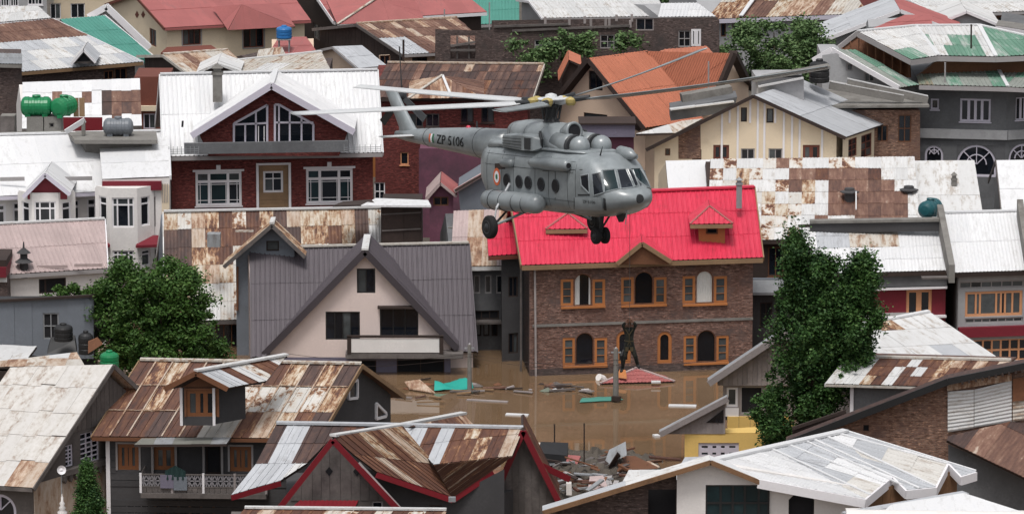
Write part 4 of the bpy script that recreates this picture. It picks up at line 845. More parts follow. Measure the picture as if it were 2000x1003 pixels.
# dormer
d = Gable((374, 263), (530, 165), (692, 256), 262.3, 5.2, parent=h.root, fin=.8)
d.slopes('white', 'white', sw=1.05, sl=3, prof='trap', jag=.005); d.barge('trim_lilac', .36, .1, capm='white')
zf = d.front.hit(530, 284)[1]; pl = d.poly(ins=.3); pl = [(pl[0][0] + .6, zf - .6), (pl[1][0] - .6, zf - .6)] + pl[2:]
f = Facade(d.root, d.front, pl, 'brick_red'); Pd = d.front
def trap_window(pts, bars):   # four-cornered window with raking head
    c = [Pd.hit(*q) for q in pts]; mb = MB(); n = len(c)
    for k in range(n):
        p, q = c[k], c[(k + 1) % n]; mb.bar(Pd.p(*p, .03), Pd.p(*q, .03), .12, .12, up=Pd.N)
    for p, q in bars: mb.bar(Pd.p(*Pd.hit(*p), .032), Pd.p(*Pd.hit(*q), .032), .10, .1, up=Pd.N)
    w = mb.build('window', 'trim_lilac', h.root); MB().poly([Pd.p(*q, .012) for q in c]).build('pane', 'glass', w)
trap_window([(457, 281), (522, 281), (522, 205), (457, 241)], [((457, 243), (522, 240)), ((479, 243), (479, 281)), ((500, 218), (500, 281))])
trap_window([(537, 281), (612, 281), (612, 242), (545, 204), (537, 204)], [((537, 239), (612, 239)), ((545, 204), (545, 281)), ((566, 216), (566, 281)), ((589, 228), (589, 281))])
f.finish('dormer_wall')
w = MB(); mb = MB()
for x in (505, 516): mb.bar(Pd.p(*Pd.hit(x, 246), .09), Pd.p(*Pd.hit(x, 279), .09), .05, .05, up=Pd.N)
mb.build('open_casement', 'trim_white', h.root)
# balcony ledge with rails
P = h.front; q0, q1 = at_y(329, 303, 262.2), at_y(746, 296, 262.2)
lg = MB(); lg.bar(at_y(360, 290, 261.9), at_y(680, 285, 261.9), .25, .62); lg.build('balcony_front', 'grey_plaster', h.root)
for x0, x1, y in ((330, 388, 292), (672, 744, 288)):
    rl = MB()
    for dy in (0, 4, 8): rl.bar(at_y(x0, y + dy, 261.6), at_y(x1, y + dy - 1, 261.6), .03, .03)
    for k in range(8): x = x0 + (x1 - x0) * k / 7; rl.bar(at_y(x, y - 6, 261.6), at_y(x, y + 9, 261.6), .03, .03)
    rl.build('railing', 'galv_dark', h.root)
def chimney(root, x0, x1, y0, y1, Y, mt='concrete', capw=1.25, hat=True, name='chimney'):
    c0 = at_y((x0 + x1) / 2, y1, Y); c1 = at_y((x0 + x1) / 2, y0, Y); w = (x1 - x0) / FPX * Y
    mb = MB(); hh = c1.z - c0.z
    mb.bar(c0 - ZV * .6, c0 + ZV * hh * .62, w, w, up=Vector((0, 1, 0))); mb.bar(c0 + ZV * hh * .62, c0 + ZV * hh * .70, w * capw, w * capw, up=Vector((0, 1, 0))); mb.bar(c0 + ZV * hh * .7, c0 + ZV * hh * .86, w * .8, w * .8, up=Vector((0, 1, 0)))
    ch = mb.build(name, mt, root)
    if hat: 
        t_ = c0 + ZV * hh * .86; k = w * capw / 2
        MB().mesh([t_ + Vector((-k, -k, 0)), t_ + Vector((k, -k, 0)), t_ + Vector((k, k, 0)), t_ + Vector((-k, k, 0)), t_ + Vector((0, 0, hh * .16))], [(0, 1, 4), (1, 2, 4), (2, 3, 4), (3, 0, 4), (3, 2, 1, 0)]).build('cap', mt, ch)
    return ch
chimney(h.root, 416, 434, 125, 178, 266.3, 'concrete')
vp = MB(); vp.tube([at_y(356, 248, 263.5), at_y(357, 236, 263.5)], .06); vp.build('vent_pipe', 'black', h.root)
# ================================================================== left white house with bays
h = House('white_bay_house', 'white house with white metal roofs, small peaked gable and rounded window bays', (-40, 385), (204, 374), 257, (-40, 265), (327, 256), 6.2, vmode='perp', fin=.6, sin=.1)
e3, e4 = at_y(200, 350, 256.4), at_y(331, 345, 256.4)
h.slope('white', sw=1.3, sl=3.6, prof='flat', poly=[h.E0, h.E1, h.R0.lerp(h.R1, .66), h.R0], tdir=None); 
n = (e4 - e3).cross(h.R1 - e3).normalized()
roof(h.root, [e3, e4, h.R1, h.R0.lerp(h.R1, .63)], 'white', sw=1.3, sl=3.6, prof='flat', tdir=h.R1 - e4)
MB().bar(e3 - ZV * .15, e4 - ZV * .15, .08, .2).build('fascia', 'trim_grey', h.root); MB().bar(e4 + Vector((.05, 0, -.05)), h.R1 + Vector((.05, 0, -.05)), .12, .25).build('bargeboard', 'white', h.root); h.trims('trim_lilac', capm='white'); h.back('white')
f = h.facade('plaster'); kw = dict(frame='trim_white', pane='glass', sill=False)
for r in ((-12, 398, 12, 440), (25, 395, 43, 440)): f.win(*r, nx=1, ys=[.72], fw=.16, bw=.14, **kw)
for r in ((139, 390, 156, 440), (170, 387, 188, 440)): f.win(*r, nx=1, ys=[.76], fw=.1, bw=.14, **kw)
f.finish(); h.body('plaster')
# peaked gable above the bay
d = Gable((45, 383), (88, 339), (137, 378), 255.6, 4, parent=h.root, fin=.4); d.slopes('white', 'white', sl=3, prof='flat'); d.barge('trim_lilac', .22, .08); d.facade('maroon', ins=.2, z0=d.L.z - .25).finish('dormer_wall')
def bay(root, cx, y0, y1, w, Y, wall, wins, side, mt='plaster', proj=.9, **kw):   # three-sided bay: front plane, two canted sides
    a, b = at_y(cx - w / 2, y1, Y), at_y(cx + w / 2, y1, Y); z0, z1 = a.z, at_y(cx, y0, Y).z
    P = Plane(a, b - a); L = (Vector((b.x, b.y, 0)) - Vector((a.x, a.y, 0))).length
    f = Facade(root, P, [(0, z0), (L, z0), (L, z1), (0, z1)], mt)
    for r in wins: f.win(*r, **kw)
    f.finish('bay_wall')
    for sg, o in ((-1, a), (1, b)):
        Q = Plane(o, Vector((sg * .75, .75, 0))); f = Facade(root, Q, [(0, z0), (proj * 1.35, z0), (proj * 1.35, z1), (0, z1)], mt)
        for (c0, c1) in side:
            f.winr((proj * .3, proj * 1.0, P.hit(cx, c1)[1], P.hit(cx, c0)[1]), **{**kw, 'nx': 1, 'xs': None})
        f.finish('bay_wall')
    A2, B2 = Vector((a.x, a.y, z0)), Vector((b.x, b.y, z0)); MB().prism([A2 + Vector((-.5, .9, 0)), A2 + Vector((0, .3, 0)), B2 + Vector((0, .3, 0)), B2 + Vector((.5, .9, 0))], (0, 0, z1 - z0)).build('bay_core', mt, root); MB().prism([A2 + Vector((-.8, .8, 0)), A2, B2, B2 + Vector((.8, .8, 0))], (0, 0, -.12)).build('bay_floor', mt, root)
    MB().prism([A2 + Vector((-.8, .8, z1 - z0)), A2 + ZV * (z1 - z0), B2 + ZV * (z1 - z0), B2 + Vector((.8, .8, z1 - z0))], (0, 0, .1)).build('bay_top', mt, root)
bay(h.root, 89, 380, 445, 52, 255.9, None, [(67, 393, 109, 442)], [(396, 442)], xs=[.22, .76], ys=[.74], frame='trim_white', fw=.08, bw=.08, sill=False)
# taller right block
P = Plane(at_y(205, 400, 255.6), (1, .02)); H = P.hit
f = Facade(h.root, P, [H(200, 352), H(331, 347), H(331, 585), H(200, 585)], 'plaster')
f.win(286, 384, 304, 443, frame='trim_grey', nx=1, ys=[.5, .8], sill=False); f.win(288, 487, 306, 520, frame='trim_grey', nx=1, ys=[.72], sill=False); f.finish()
pbox(MB(), P, H(200, 400)[0], H(331, 400)[0], -.3, H(260, 356)[1], -1.2, -.3).build('wall', 'plaster', h.root)
pbox(MB(), P, H(200, 360)[0], H(316, 360)[0], H(260, 370)[1], H(260, 353)[1], .01, .25).build('eave_band', 'maroon', h.root)
bay(h.root, 243, 371, 530, 54, 254.7, None, [(219, 386, 262, 444), (220, 489, 262, 522)], [(386, 443), (490, 522)], xs=[.2, .78], ys=[.78], frame='trim_white', fw=.08, bw=.08, sill=False, pane=['glass', 'glass', 'glass_grey'])
pbox(MB(), P, H(316, 400)[0], H(331, 400)[0], H(320, 585)[1], H(320, 360)[1], .01, .06).build('corner_panel', 'cream', h.root)
for k in range(4): pbox(MB(), P, H(317 + 3.3 * k, 380)[0], H(318.4 + 3.3 * k, 380)[0], H(320, 395)[1], H(320, 358)[1], .065, .09).build('slat', 'wood_grey_pale', h.root)
cz = [at_y(265, 479, 254.5), at_y(318, 477, 254.5), at_y(310, 459, 255.5), at_y(278, 459, 255.5)]
MB().prism(cz, (0, 0, -.14)).build('canopy', 'maroon', h.root); MB().prism([at_y(203, 478, 254.5), at_y(215, 478, 254.5), at_y(210, 468, 255.3), at_y(203, 470, 255.3)], (0, 0, -.14)).build('canopy', 'maroon', h.root)
MB().bar(at_y(318, 470, 255.4), at_y(318, 535, 255.4), .1, .1).build('drain_pipe', 'trim_white', h.root)
for x0, x1, y in ((0, 48, 350), (124, 180, 349), (222, 292, 339)): MB().bar(at_y(x0, y, 258.2), at_y(x1, y - 1, 258.2), .06, .22).build('snow_guard', 'trim_grey', h.root)
# roof terrace slab with grey tank, and green tanks on plinths
ts = thing('roof_terrace', 'concrete roof slab sticking up through the white roof, with a leaning white panel', 'roof terrace', at_y(225, 278, 262))
q = [at_y(146, 281, 261.5), at_y(308, 277, 261.5), at_y(305, 259, 264.5), at_y(132, 262, 264.5)]; q = [Vector((p.x, p.y, q[0].z)) for p in q]
MB().prism(q, (0, 0, .22)).build('slab', 'concrete', ts); MB().prism([q[0] + Vector((.5, 1.0, 0)), q[1] + Vector((-.4, 1.0, 0)), q[2] + Vector((-.3, 0, 0)), q[3] + Vector((.3, 0, 0))], (0, 0, -.9)).build('upstand', 'concrete', ts)
MB().bar(at_y(128, 258, 262.5), at_y(166, 234, 262.9), .3, .08, up=Vector((0, 1, .4))).build('leaning_panel', 'white', ts); MB().bar(at_y(163, 234, 263), at_y(163, 262, 263), .3, .2).build('pier', 'concrete', ts)
htank('water_tank', 'grey lying water tank with ribs on the concrete roof terrace', 201, 261, 228, 267, 263, 'grey_tank')
for x0, x1, nm in ((52, 84, 0), (86, 120, 1), (0, 28, 2)):
    b = thing('tank_plinth', ('rendered grey plinth under the left green tank', 'rendered grey plinth with small opening under the right green tank', 'brown plastered roof plinth at the photo edge left of the green tanks')[nm], 'plinth', at_y((x0 + x1) / 2, 262, 266.5))
    P = Plane(at_y(x0, 240, 266), (1, 0)); f = Facade(b, P, [P.hit(x0, 228), P.hit(x1, 228), P.hit(x1, 285), P.hit(x0, 285)], 'concrete' if nm < 2 else 'wood_grey')
    if nm == 1: f.win(96, 240, 106, 250, nx=1, pane='dark', frame='concrete', sill=False)
    f.finish(); pbox(MB(), P, P.hit(x0, 240)[0], P.hit(x1, 240)[0], P.hit(x0, 285)[1], P.hit(x0, 228)[1] - .002, -1.2, -.25).build('wall', 'concrete', b)
htank('water_tank', 'bright green lying water tank, the longer one seen side-on on its plinth', 40, 103, 186, 229, 266.5, 'green_tank', group='green tanks on the roof')
htank('water_tank', 'bright green water tank seen nearly end-on beside its twin', 104, 146, 186, 229, 266.5, 'green_tank', yaw=1.15, group='green tanks on the roof')
bw = thing('tan_board_screen', 'tan weathered board standing beside the green tanks', 'board', at_y(157, 226, 267)); P = Plane(at_y(157, 210, 267), (1, .1)); slats(bw, P, P.hit(143, 200)[0], P.hit(166, 200)[0], .3, lambda a: P.hit(150, 228)[1], lambda a: P.hit(150, 191)[1], 'tan_wood')
pl_ = MB().bar(at_y(0, 262, 264.4), at_y(130, 259, 264.4), .5, .16).build('ledge', 'concrete', ts)
# ================================================================== rust-patched house between trees
h = House('rust_patched_house', 'house with steep roof of rust-stained square sheets below the brick house', (322, 628), (748, 616), 246.5, (320, 414), (745, 406), 5.2, vmode='perp', sin=.2)
h.slope(None, pattern=['MPTMRPRMDTMMMTDP', 'DDTMRRRRDDMMRMDW', 'DDMMRPRPRDDPDMDP', 'MDMTMPPWMPPTPPPP', 'PMPPPPWWPTPPPTPP', 'PPPWPPPWPPPPPPPP'], key=dict(M='mixed', P='mottle', T='tan', R='rust', D='rust_dark', W='white_worn'), prof='corr', jag=.02)
h.trims('wood_grey', left=True, rake='white_worn', capm='white_worn'); h.back('rust_dark'); f = h.facade('blue_grey'); f.win(420, 632, 470, 680, frame='wood_brown', nx=3); f.finish(); h.body('blue_grey')
d = Gable((437, 519), (531, 438), (596, 500), 244.6, 1.6, parent=h.root, fin=.7)
d.slopes('mixed', 'mixed', sw=.7, sl=3, prof='trap'); d.barge('wood_grey', .2, .07); cap(h.root, d.P, d.P + d.v, .26, .1, 'white_worn'); f = Facade(h.root, d.front, [d.poly(ins=.6, z0=d.front.hit(500, 700)[1])], 'blue_grey'); f.win(520, 470, 545, 490, frame='wood_dark', nx=1, **NX); f.finish('dormer_wall'); d.body('blue_grey', ins=.85, z0=1)
MB().bar(d.front.p(*d.front.hit(464, 520), .05), d.front.p(*d.front.hit(464, 605), .05), .18, .1).build('post', 'wood_brown', h.root)
MB().bar(at_y(418, 455, 247.5), at_y(418, 480, 247.5), .7, .7, up=Vector((0, 1, 0))).build('roof_hatch', 'galv_dark', h.root)
MB().bar(at_y(460, 451, 247.6), at_y(495, 451, 247.6), .2, .08).build('hatch_lid', 'pale', h.root)
# dark open shed with curled white sheet on top
P = Plane(at_y(790, 440, 250), (1, 0)); H = P.hit
sh = thing('open_dark_shed', 'dark timber lean-to with curled pale roofing sheet, right of the rust-patched roof', 'shed', at_y(790, 480, 250))
f = Facade(sh, P, [H(744, 402), H(824, 402), H(824, 500), H(744, 500)], 'wood_dark'); f.finish(); slats(sh, P, H(746, 440)[0], H(822, 440)[0], 1.2, lambda a: H(780, 500)[1], lambda a: H(780, 408)[1], 'wood_dark', gap=.05)
pbox(MB(), P, H(745, 440)[0], H(823, 440)[0], -.3, H(780, 404)[1], -4, -.2).build('wall', 'wood_dark', sh)
for y in (418, 450): MB().bar(P.p(*H(746, y), .08), P.p(*H(822, y - 4), .08), .07, .07).build('rail', 'wood_grey', sh)
q = [at_y(705, 404, 249.3), at_y(842, 405, 249.3), at_y(836, 394, 251.5), at_y(735, 390, 252.5)]; MB().prism(q, (0, 0, .1)).build('roof_sheet', 'white', sh)
q = [at_y(650, 404, 249.9), at_y(735, 402, 249.9), at_y(725, 392, 251.3), at_y(670, 396, 251.3)]; MB().prism(q, (0, 0, .08)).build('torn_felt', 'wood_dark', sh)
# ================================================================== pink-roofed house and metal shed, left
h = House('pink_roofed_house', 'white house with faded pink metal roof and little pagoda-shaped roof vent', (12, 536), (210, 524), 246, (-4, 438), (204, 428), 4.6, vmode='perp', fin=.3, sin=.1)
pk_ = [h.E0 - h.u * 2, h.E1, h.R1, h.R0 - h.u * 2]; h.slope('pink', poly=pk_, sw=1.1, sl=2.2, prof='trap', tdir=None); h.trims('trim_grey', right=True, rake='trim_white', capm='white_worn')
f = h.facade('plaster'); w = f.win(76, 543, 129, 572, frame='wood_dark', xs=[.22], bw=.1, sill=False, pane='dark'); f.finish(); h.body('plaster')
lf = thing('narrow_dark_wing', 'narrow dark wing with maroon edge at the photo edge beside the pink roof', 'house', at_y(0, 590, 245.5)); P = Plane(at_y(-20, 540, 244.8), (1, 0)); H = P.hit
pbox(MB(), P, H(-60, 500)[0], H(13, 500)[0], -.3, H(0, 540)[1], -3, 0).build('wall', 'brick_grey', lf); pbox(MB(), P, H(-60, 520)[0], H(13, 520)[0], H(0, 540)[1] + .004, H(0, 520)[1], -3, .3).build('parapet', 'maroon', lf); pbox(MB(), P, H(-60, 520)[0], H(13, 520)[0], H(0, 520)[1] + .004, H(0, 507)[1], -3, .1).build('roof_block', 'wood_dark', lf); MB().bar(P.p(*H(-60, 545), .1), P.p(*H(14, 545), .1), .1, .25).build('ledge', 'white_worn', lf)
c = at_y(47, 524, 245.6 + 1.1); pg = MB(); 
for z0, r0, z1, r1 in ((-.5, .22, .35, .22), (.35, .5, .55, .22), (.55, .2, .85, .2), (.85, .4, 1.1, .1), (1.1, .06, 1.45, .03)): pg.lathe(c, ZV, [(z0, r0), (z1, r1)], 8)
pg.build('roof_vent', 'grey_dark', h.root)
for x0, x1, y in ((72, 132, 521), (145, 200, 518)): MB().bar(at_y(x0, y, 247), at_y(x1, y - 1, 247), .05, .16).build('snow_guard', 'pink', h.root)
sh = thing('grey_metal_shed', 'blue-grey sheet metal shed with flat roof and narrow window', 'shed', at_y(90, 690, 236)); P = Plane(at_y(0, 640, 236), (1, .02)); H = P.hit
f = Facade(sh, P, [H(-40, 590), H(183, 578), H(183, 700), H(-40, 700)], 'blue_grey'); f.win(84, 611, 115, 662, frame='galv_dark', nx=2, ny=2, pane='dark', **NX); f.finish()
a = H(-40, 640)[0]
while a < H(180, 640)[0]: pbox(MB(), P, a + .01, min(a + .9, H(182, 640)[0]) - .01, H(90, 700)[1], H(90, 586)[1] + rng.uniform(0, .1), .004, .02 + rng.uniform(0, .015)).build('wall_sheet', 'blue_grey', sh) if not (H(76, 640)[0] < a + .45 < H(122, 640)[0]) else None; a += .9
i = P.p(H(-40, 600)[0], -.3, -.3); j = P.p(H(182, 600)[0], -.3, -.3); MB().prism([i, j, j + Vector((.1, .8, 0)), i + Vector((0, .8, 0))], (0, 0, H(90, 586)[1] + .3)).build('wall', 'black', sh)
MB().bar(P.p(*H(-40, 588), .1), P.p(*H(186, 576), .1), .2, .12).build('roof_edge', 'wood_dark', sh); MB().prism([P.p(*H(184, 578)), P.p(*H(184, 690)), P.p(*H(184, 690)) + Vector((.35, 4, 0)), P.p(*H(184, 578)) + Vector((.35, 4, 0))], (-.08, 0, 0)).build('side_wall', 'black', sh)
vtank('water_tank', 'black upright tank in front of the blue-grey metal shed', 124, 631, 664, 38, 233, 'black')
vtank('water_tank', 'smaller black tank low beside the leafy tree, right of the other black tank', 168, 646, 690, 30, 232.5, 'black')
b = MB(); b.prism([at_y(92, 690, 233.6), at_y(150, 690, 233.6), at_y(146, 664, 234.2), at_y(98, 668, 234.2)], (0, .3, .2)); tag(b.build('tarpaulin', 'black'), 'dark crumpled tarpaulin below the black tanks', 'tarpaulin')
b = MB(); b.prism([at_y(172, 690, 231.6), at_y(200, 672, 231.6), at_y(190, 660, 231.8), at_y(172, 668, 231.8)], (0, .1, .04)); tag(b.build('brown_board', 'wood_brown'), 'tilted brown board beside the smaller black tank', 'board')
vtank('water_tank', 'green upright tank half hidden below the leafy tree', 214, 684, 722, 38, 228, 'green_tank')
# ================================================================== purple A-frame house
af = House('purple_a_frame_house', 'pale house with steep purple-grey roof, big front gable and white balcony', (492, 697), (931, 686), 240.5, (490, 485), (915, 475), 5, vmode='perp', fin=.4, sin=.15, z0=-1.5)
ax_ = lambda px: af.E0.lerp(af.E1, (px - 492) / (931 - 492)); apx = af.R0.lerp(af.R1, (711 - 490) / (915 - 490))
af.slope('purple', poly=[af.E0, ax_(518), apx, af.R0], sw=1.1, sl=2.4, prof='trap', jag=.006); af.slope('purple', poly=[ax_(890), af.E1, af.R1, apx], sw=1.1, sl=2.4, prof='trap', jag=.006); af.trims(None, left=True, right=True, rake='purple', capm='pale', h=.16); af.back('purple')
ka, kb = (ax_(540) - af.E0).length, (ax_(866) - af.E0).length
for k0_, k1_ in ((.15, ka), (kb, af.W - .15)): Facade(af.root, af.front, [(k0_, -1.5), (k1_, -1.5), (k1_, af.ze), (k0_, af.ze)], 'plaster_pink').finish(); af.body('plaster_pink', fi=1.2)
d = Gable((514, 691), (713, 489), (893, 678), 240.75, 5, parent=af.root, fin=.35)
d.slopes('purple', 'purple', sw=1.1, sl=2.6, prof='trap', jag=.006); d.barge('purple_dark', .34, .1); cap(af.root, d.P - d.vn * .1 + ZV * .02, d.P + d.v * .8, .36, .1, 'white_worn')
pl = d.poly(ins=.35, z0=-1.5); P = d.front; zb = P.hit(700, 697)[1]
f = Facade(af.root, P, [[(pl[0][0], zb), (pl[1][0], zb)] + pl[2:]], 'plaster_pink')
f.win(697, 524, 733, 572, frame='black', nx=2, ny=1, pane='glass', fw=.08, **NX); f.win(636, 608, 703, 663, frame='black', nx=4, pane='glass', **NX); f.win(742, 598, 817, 657, frame='black', nx=3, pane='glass', **NX); f.finish()
pl[0] = (pl[0][0], -1.5); gf = [P.hit(705, 700), P.hit(905, 695)]
f2 = Facade(af.root, P, [[(pl[0][0], -1.5), (pl[1][0], -1.5), (pl[1][0], zb), (pl[0][0], zb)]], 'lilac'); f2.win(775, 700, 868, 752, frame='wood_dark', nx=2, pane='dark', **NX); f2.win(700, 702, 735, 752, frame='wood_dark', nx=1, pane='dark', **NX); f2.finish('ground_floor_wall')
d.body('plaster_pink', z0=-1.5, ins=.6)
bl = MB(); b0, b1 = P.hit(676, 690)[0], P.hit(905, 690)[0]; z0, z1 = P.hit(780, 699, .9)[1], P.hit(780, 690, .9)[1]; pbox(bl, P, b0, b1, z0, z1, .01, 1.0); bl.build('balcony_slab', 'wood_grey', af.root)
pbox(MB(), P, P.hit(686, 680, 1)[0], P.hit(859, 680, 1)[0], P.hit(770, 688, 1)[1], P.hit(770, 661, 1)[1], .9, .98).build('balcony_panel', 'plaster', af.root)
for x in (682, 862): pbox(MB(), P, P.hit(x - 4, 680, 1)[0], P.hit(x + 4, 680, 1)[0], z1, P.hit(770, 657, 1)[1], .86, 1.02).build('balcony_post', 'wood_dark', af.root)
pbox(MB(), P, P.hit(678, 680, 1)[0], P.hit(866, 680, 1)[0], P.hit(770, 659, 1)[1] + .004, P.hit(770, 656, 1)[1] + .03, .86, 1.02).build('handrail', 'wood_dark', af.root)
pbox(MB(), P, P.hit(738, 660)[0], P.hit(822, 660)[0], P.hit(770, 600)[1], P.hit(770, 596)[1], .01, .4).build('window_hood', 'wood_dark', af.root)
# gap houses between A-frame and red house
h = House('grey_balcony_house', 'grey house with pink sheet roof and dark balconies in the gap beside the red-roofed house', (880, 521), (1000, 519), 246, (886, 412), (990, 408), 4.5, vmode='perp', z0=-1, sin=.05)
h.slope(['pink', 'tan', 'tan'], sw=.9, sl=2.6); h.trims('white_worn'); f = h.facade('grey_plaster')
for k in range(3): f.win(925 + 22 * k, 537, 938 + 22 * k, 573, frame='trim_grey', nx=1, **NX); f.win(928 + 16 * k, 630, 940 + 16 * k, 656, frame='wood_dark', nx=1, **NX)
f.win(922, 606, 975, 624, frame='wood_dark', nx=3, pane='dark', **NX); f.finish(); h.body('grey_plaster'); P = h.front; pbox(MB(), P, P.hit(915, 600)[0], P.hit(985, 600)[0], P.hit(940, 628)[1], P.hit(940, 624)[1], .02, .7).build('balcony_slab', 'wood_grey', h.root)
MB().bar(at_y(884, 480, 249.5), at_y(884, 442, 249.5), .5, .5, up=Vector((0, 1, 0))).build('chimney', 'concrete', h.root); 
# ================================================================== red-roofed brick house
rh = House('red_roofed_brick_house', 'three-bay brown brick house with bright red ribbed roof standing in flood water', (1019, 518), (1490, 503), 239.6, (996, 384), (1473, 366), 4.9, vmode='avg', fin=.5, sin=.45, z0=-2)
rh.slope('red', sw=.95, sl=1.7, prof='trap', tdir=rh.R1 - rh.E1, jag=.008); rh.trims('tan_wood', right=True, left=True, rake='tan_wood', h=.24); cap(rh.root, rh.R0, rh.R1, .4, .1, 'red'); rh.back('red')
P = rh.front; f = rh.facade('brick_brown'); sp = []
def triple(cx0, xl, xr, x1, yt, ys, yb, curtain=None):
    f.win(cx0, ys, xl - 1, yb, frame='orange_wood', nx=1, fw=.17, sill=False, pane='glass_grey', ys=[.33, .66], bw=.02, rec=.02); f.win(xr + 1, ys, x1, yb, frame='orange_wood', nx=1, fw=.17, sill=False, pane='glass_grey', ys=[.33, .66], bw=.02, rec=.02)
    r = P.rect(xl, yt, xr, yb); f.holes.append(r); sp.append((r, curtain)); q = P.rect(cx0, yb, x1, yb + 4); pbox(MB(), P, q[0], q[1], q[2], q[3], .01, .12).build('sill', 'orange_wood', rh.root)
triple(1095, 1121, 1156, 1182, 534, 545, 597, 'side'); triple(1213, 1239, 1276, 1302, 530, 541, 594); triple(1333, 1359, 1393, 1420, 528, 539, 592, 'full')
triple(1099, 1124, 1160, 1186, 649, 659, 713); triple(1335, 1361, 1398, 1423, 644, 655, 707)
for r in ((1204, 646, 1232, 709), (1284, 647, 1312, 709)): q = P.rect(*r); f.holes.append(q); sp.append((q, 'narrow'))
f.finish()
for r, cur in sp:
    o = archwin(rh.root, P, r, 'orange_wood' if cur == 'narrow' else 'wood_brown', 'brick_brown', 1, False, fw=.16 if cur == 'narrow' else .05, pane='glass')
    a0, a1, c0, c1 = r; mb = MB(); w = a1 - a0
    spans = {'full': [(0.02, .98)], 'side': [(.0, .34), (.84, 1.0)]}.get(cur, [])
    for s0, s1 in spans:
        n = max(4, int((s1 - s0) * 22)); X = [a0 + w * (s0 + (s1 - s0) * k / n) for k in range(n + 1)]
        top = lambda x: (c1 - w / 2) + math.sqrt(max(0, (w / 2) ** 2 - (x - (a0 + a1) / 2) ** 2)) - .05
        for k in range(n):
            d0, d1 = (-.13, -.11) if k % 2 else (-.11, -.13)
            mb.poly([P.p(X[k], c0, d0), P.p(X[k + 1], c0, d1), P.p(X[k + 1], top(X[k + 1]), d1), P.p(X[k], top(X[k]), d0)])
    if spans: mb.build('curtain', 'curtain', o)
rh.body('brick_brown')
q = P.rect(1040, 626, 1472, 631); pbox(MB(), P, q[0], q[1] - .05, q[2], q[3], .01, .06).build('string_course', 'concrete', rh.root)
q0, q1 = P.hit(1042, 717), P.hit(1466, 709); pbox(MB(), P, .47, rh.W - .47, -2, (q0[1] + q1[1]) / 2, .01, .05).build('wet_plinth', 'brick_grey', rh.root)
MB().bar(P.p(*P.hit(1044, 525), .1), P.p(*P.hit(1046, 745), .1), .1, .1).build('drain_pipe', 'wood_grey_pale', rh.root)
# left return wall, dark
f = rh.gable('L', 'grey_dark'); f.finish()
# centre gablet in the eave
d = Gable((1205, 513), (1254, 473), (1311, 509), 240.2, 2.5, parent=rh.root, fin=.12); d.slopes('red', 'red', sl=3, prof='trap'); d.barge('tan_wood', .22, .08); d.facade('wood_brown', ins=.1, z0=d.L.z - .1).finish('dormer_wall')
# two small hipped dormers
for x0, x1, xp, yp, ye, bx0, bx1, yb in ((1066, 1147, 1109, 417, 448, 1083, 1136, 474), (1348, 1431, 1386, 403, 438, 1365, 1416, 466)):
    yd = 241.9; e0, e1 = at_y(x0, ye, yd), at_y(x1, ye - 1, yd); pk = at_y(xp, yp, yd + 1.1); bk = Vector((0, 2.4, 0))
    roof(rh.root, [e0, e1, pk], 'red', sl=3, prof='trap', name='dormer_roof'); roof(rh.root, [e1, e1 + bk, pk + bk * .8, pk], 'red', sl=3, prof='trap', name='dormer_roof'); roof(rh.root, [e0 + bk, e0, pk, pk + bk * .8], 'red', sl=3, prof='trap', name='dormer_roof')
    for p_ in (e0, e1): cap(rh.root, p_, pk, .12, .06, 'pinkred', dz=.03)
    MB().bar(e0 - ZV * .12, e1 - ZV * .12, .08, .2).build('fascia', 'tan_wood', rh.root)
    Pd_ = Plane(at_y(bx0, yb, yd + .55), (1, 0)); r = Pd_.rect(bx0, ye + 3, bx1, yb); f = Facade(rh.root, Pd_, [(r[0], r[2] - .3), (r[1], r[2] - .3), (r[1], r[3] + .1), (r[0], r[3] + .1)], 'orange_wood'); f.win(bx0 + 14, ye + 7, bx1 - 14, yb - 9, frame='wood_brown', nx=1, **NX); f.finish('dormer_wall')
    pbox(MB(), Pd_, r[0], r[1], r[2] - .4, r[3] + .1, -2.4, -.25).build('dormer_core', 'orange_wood', rh.root)
chimney(rh.root, 1438, 1449, 346, 384, 244.4, 'galv_dark')
# red annex roof on the left
an = House('red_annex', 'lower red roofed annex on the left of the brown brick house, its wall dark grey', (954, 500), (1022, 496), 243, (950, 440), (1012, 432), 3.2, vmode='L', z0=-2, sin=.02); an.left = Plane(an.E0 + an.u * .75, an.vn)
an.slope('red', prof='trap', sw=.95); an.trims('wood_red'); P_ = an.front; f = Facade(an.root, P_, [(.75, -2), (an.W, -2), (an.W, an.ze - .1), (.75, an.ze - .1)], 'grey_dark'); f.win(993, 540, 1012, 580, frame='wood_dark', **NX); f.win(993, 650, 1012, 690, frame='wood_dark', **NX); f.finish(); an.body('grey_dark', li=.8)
MB().bar(P.p(.2, -2, -1.2), P.p(.2, rh.ze - .2, -1.2), .1, .1).build('corner_post', 'wood_grey', rh.root)
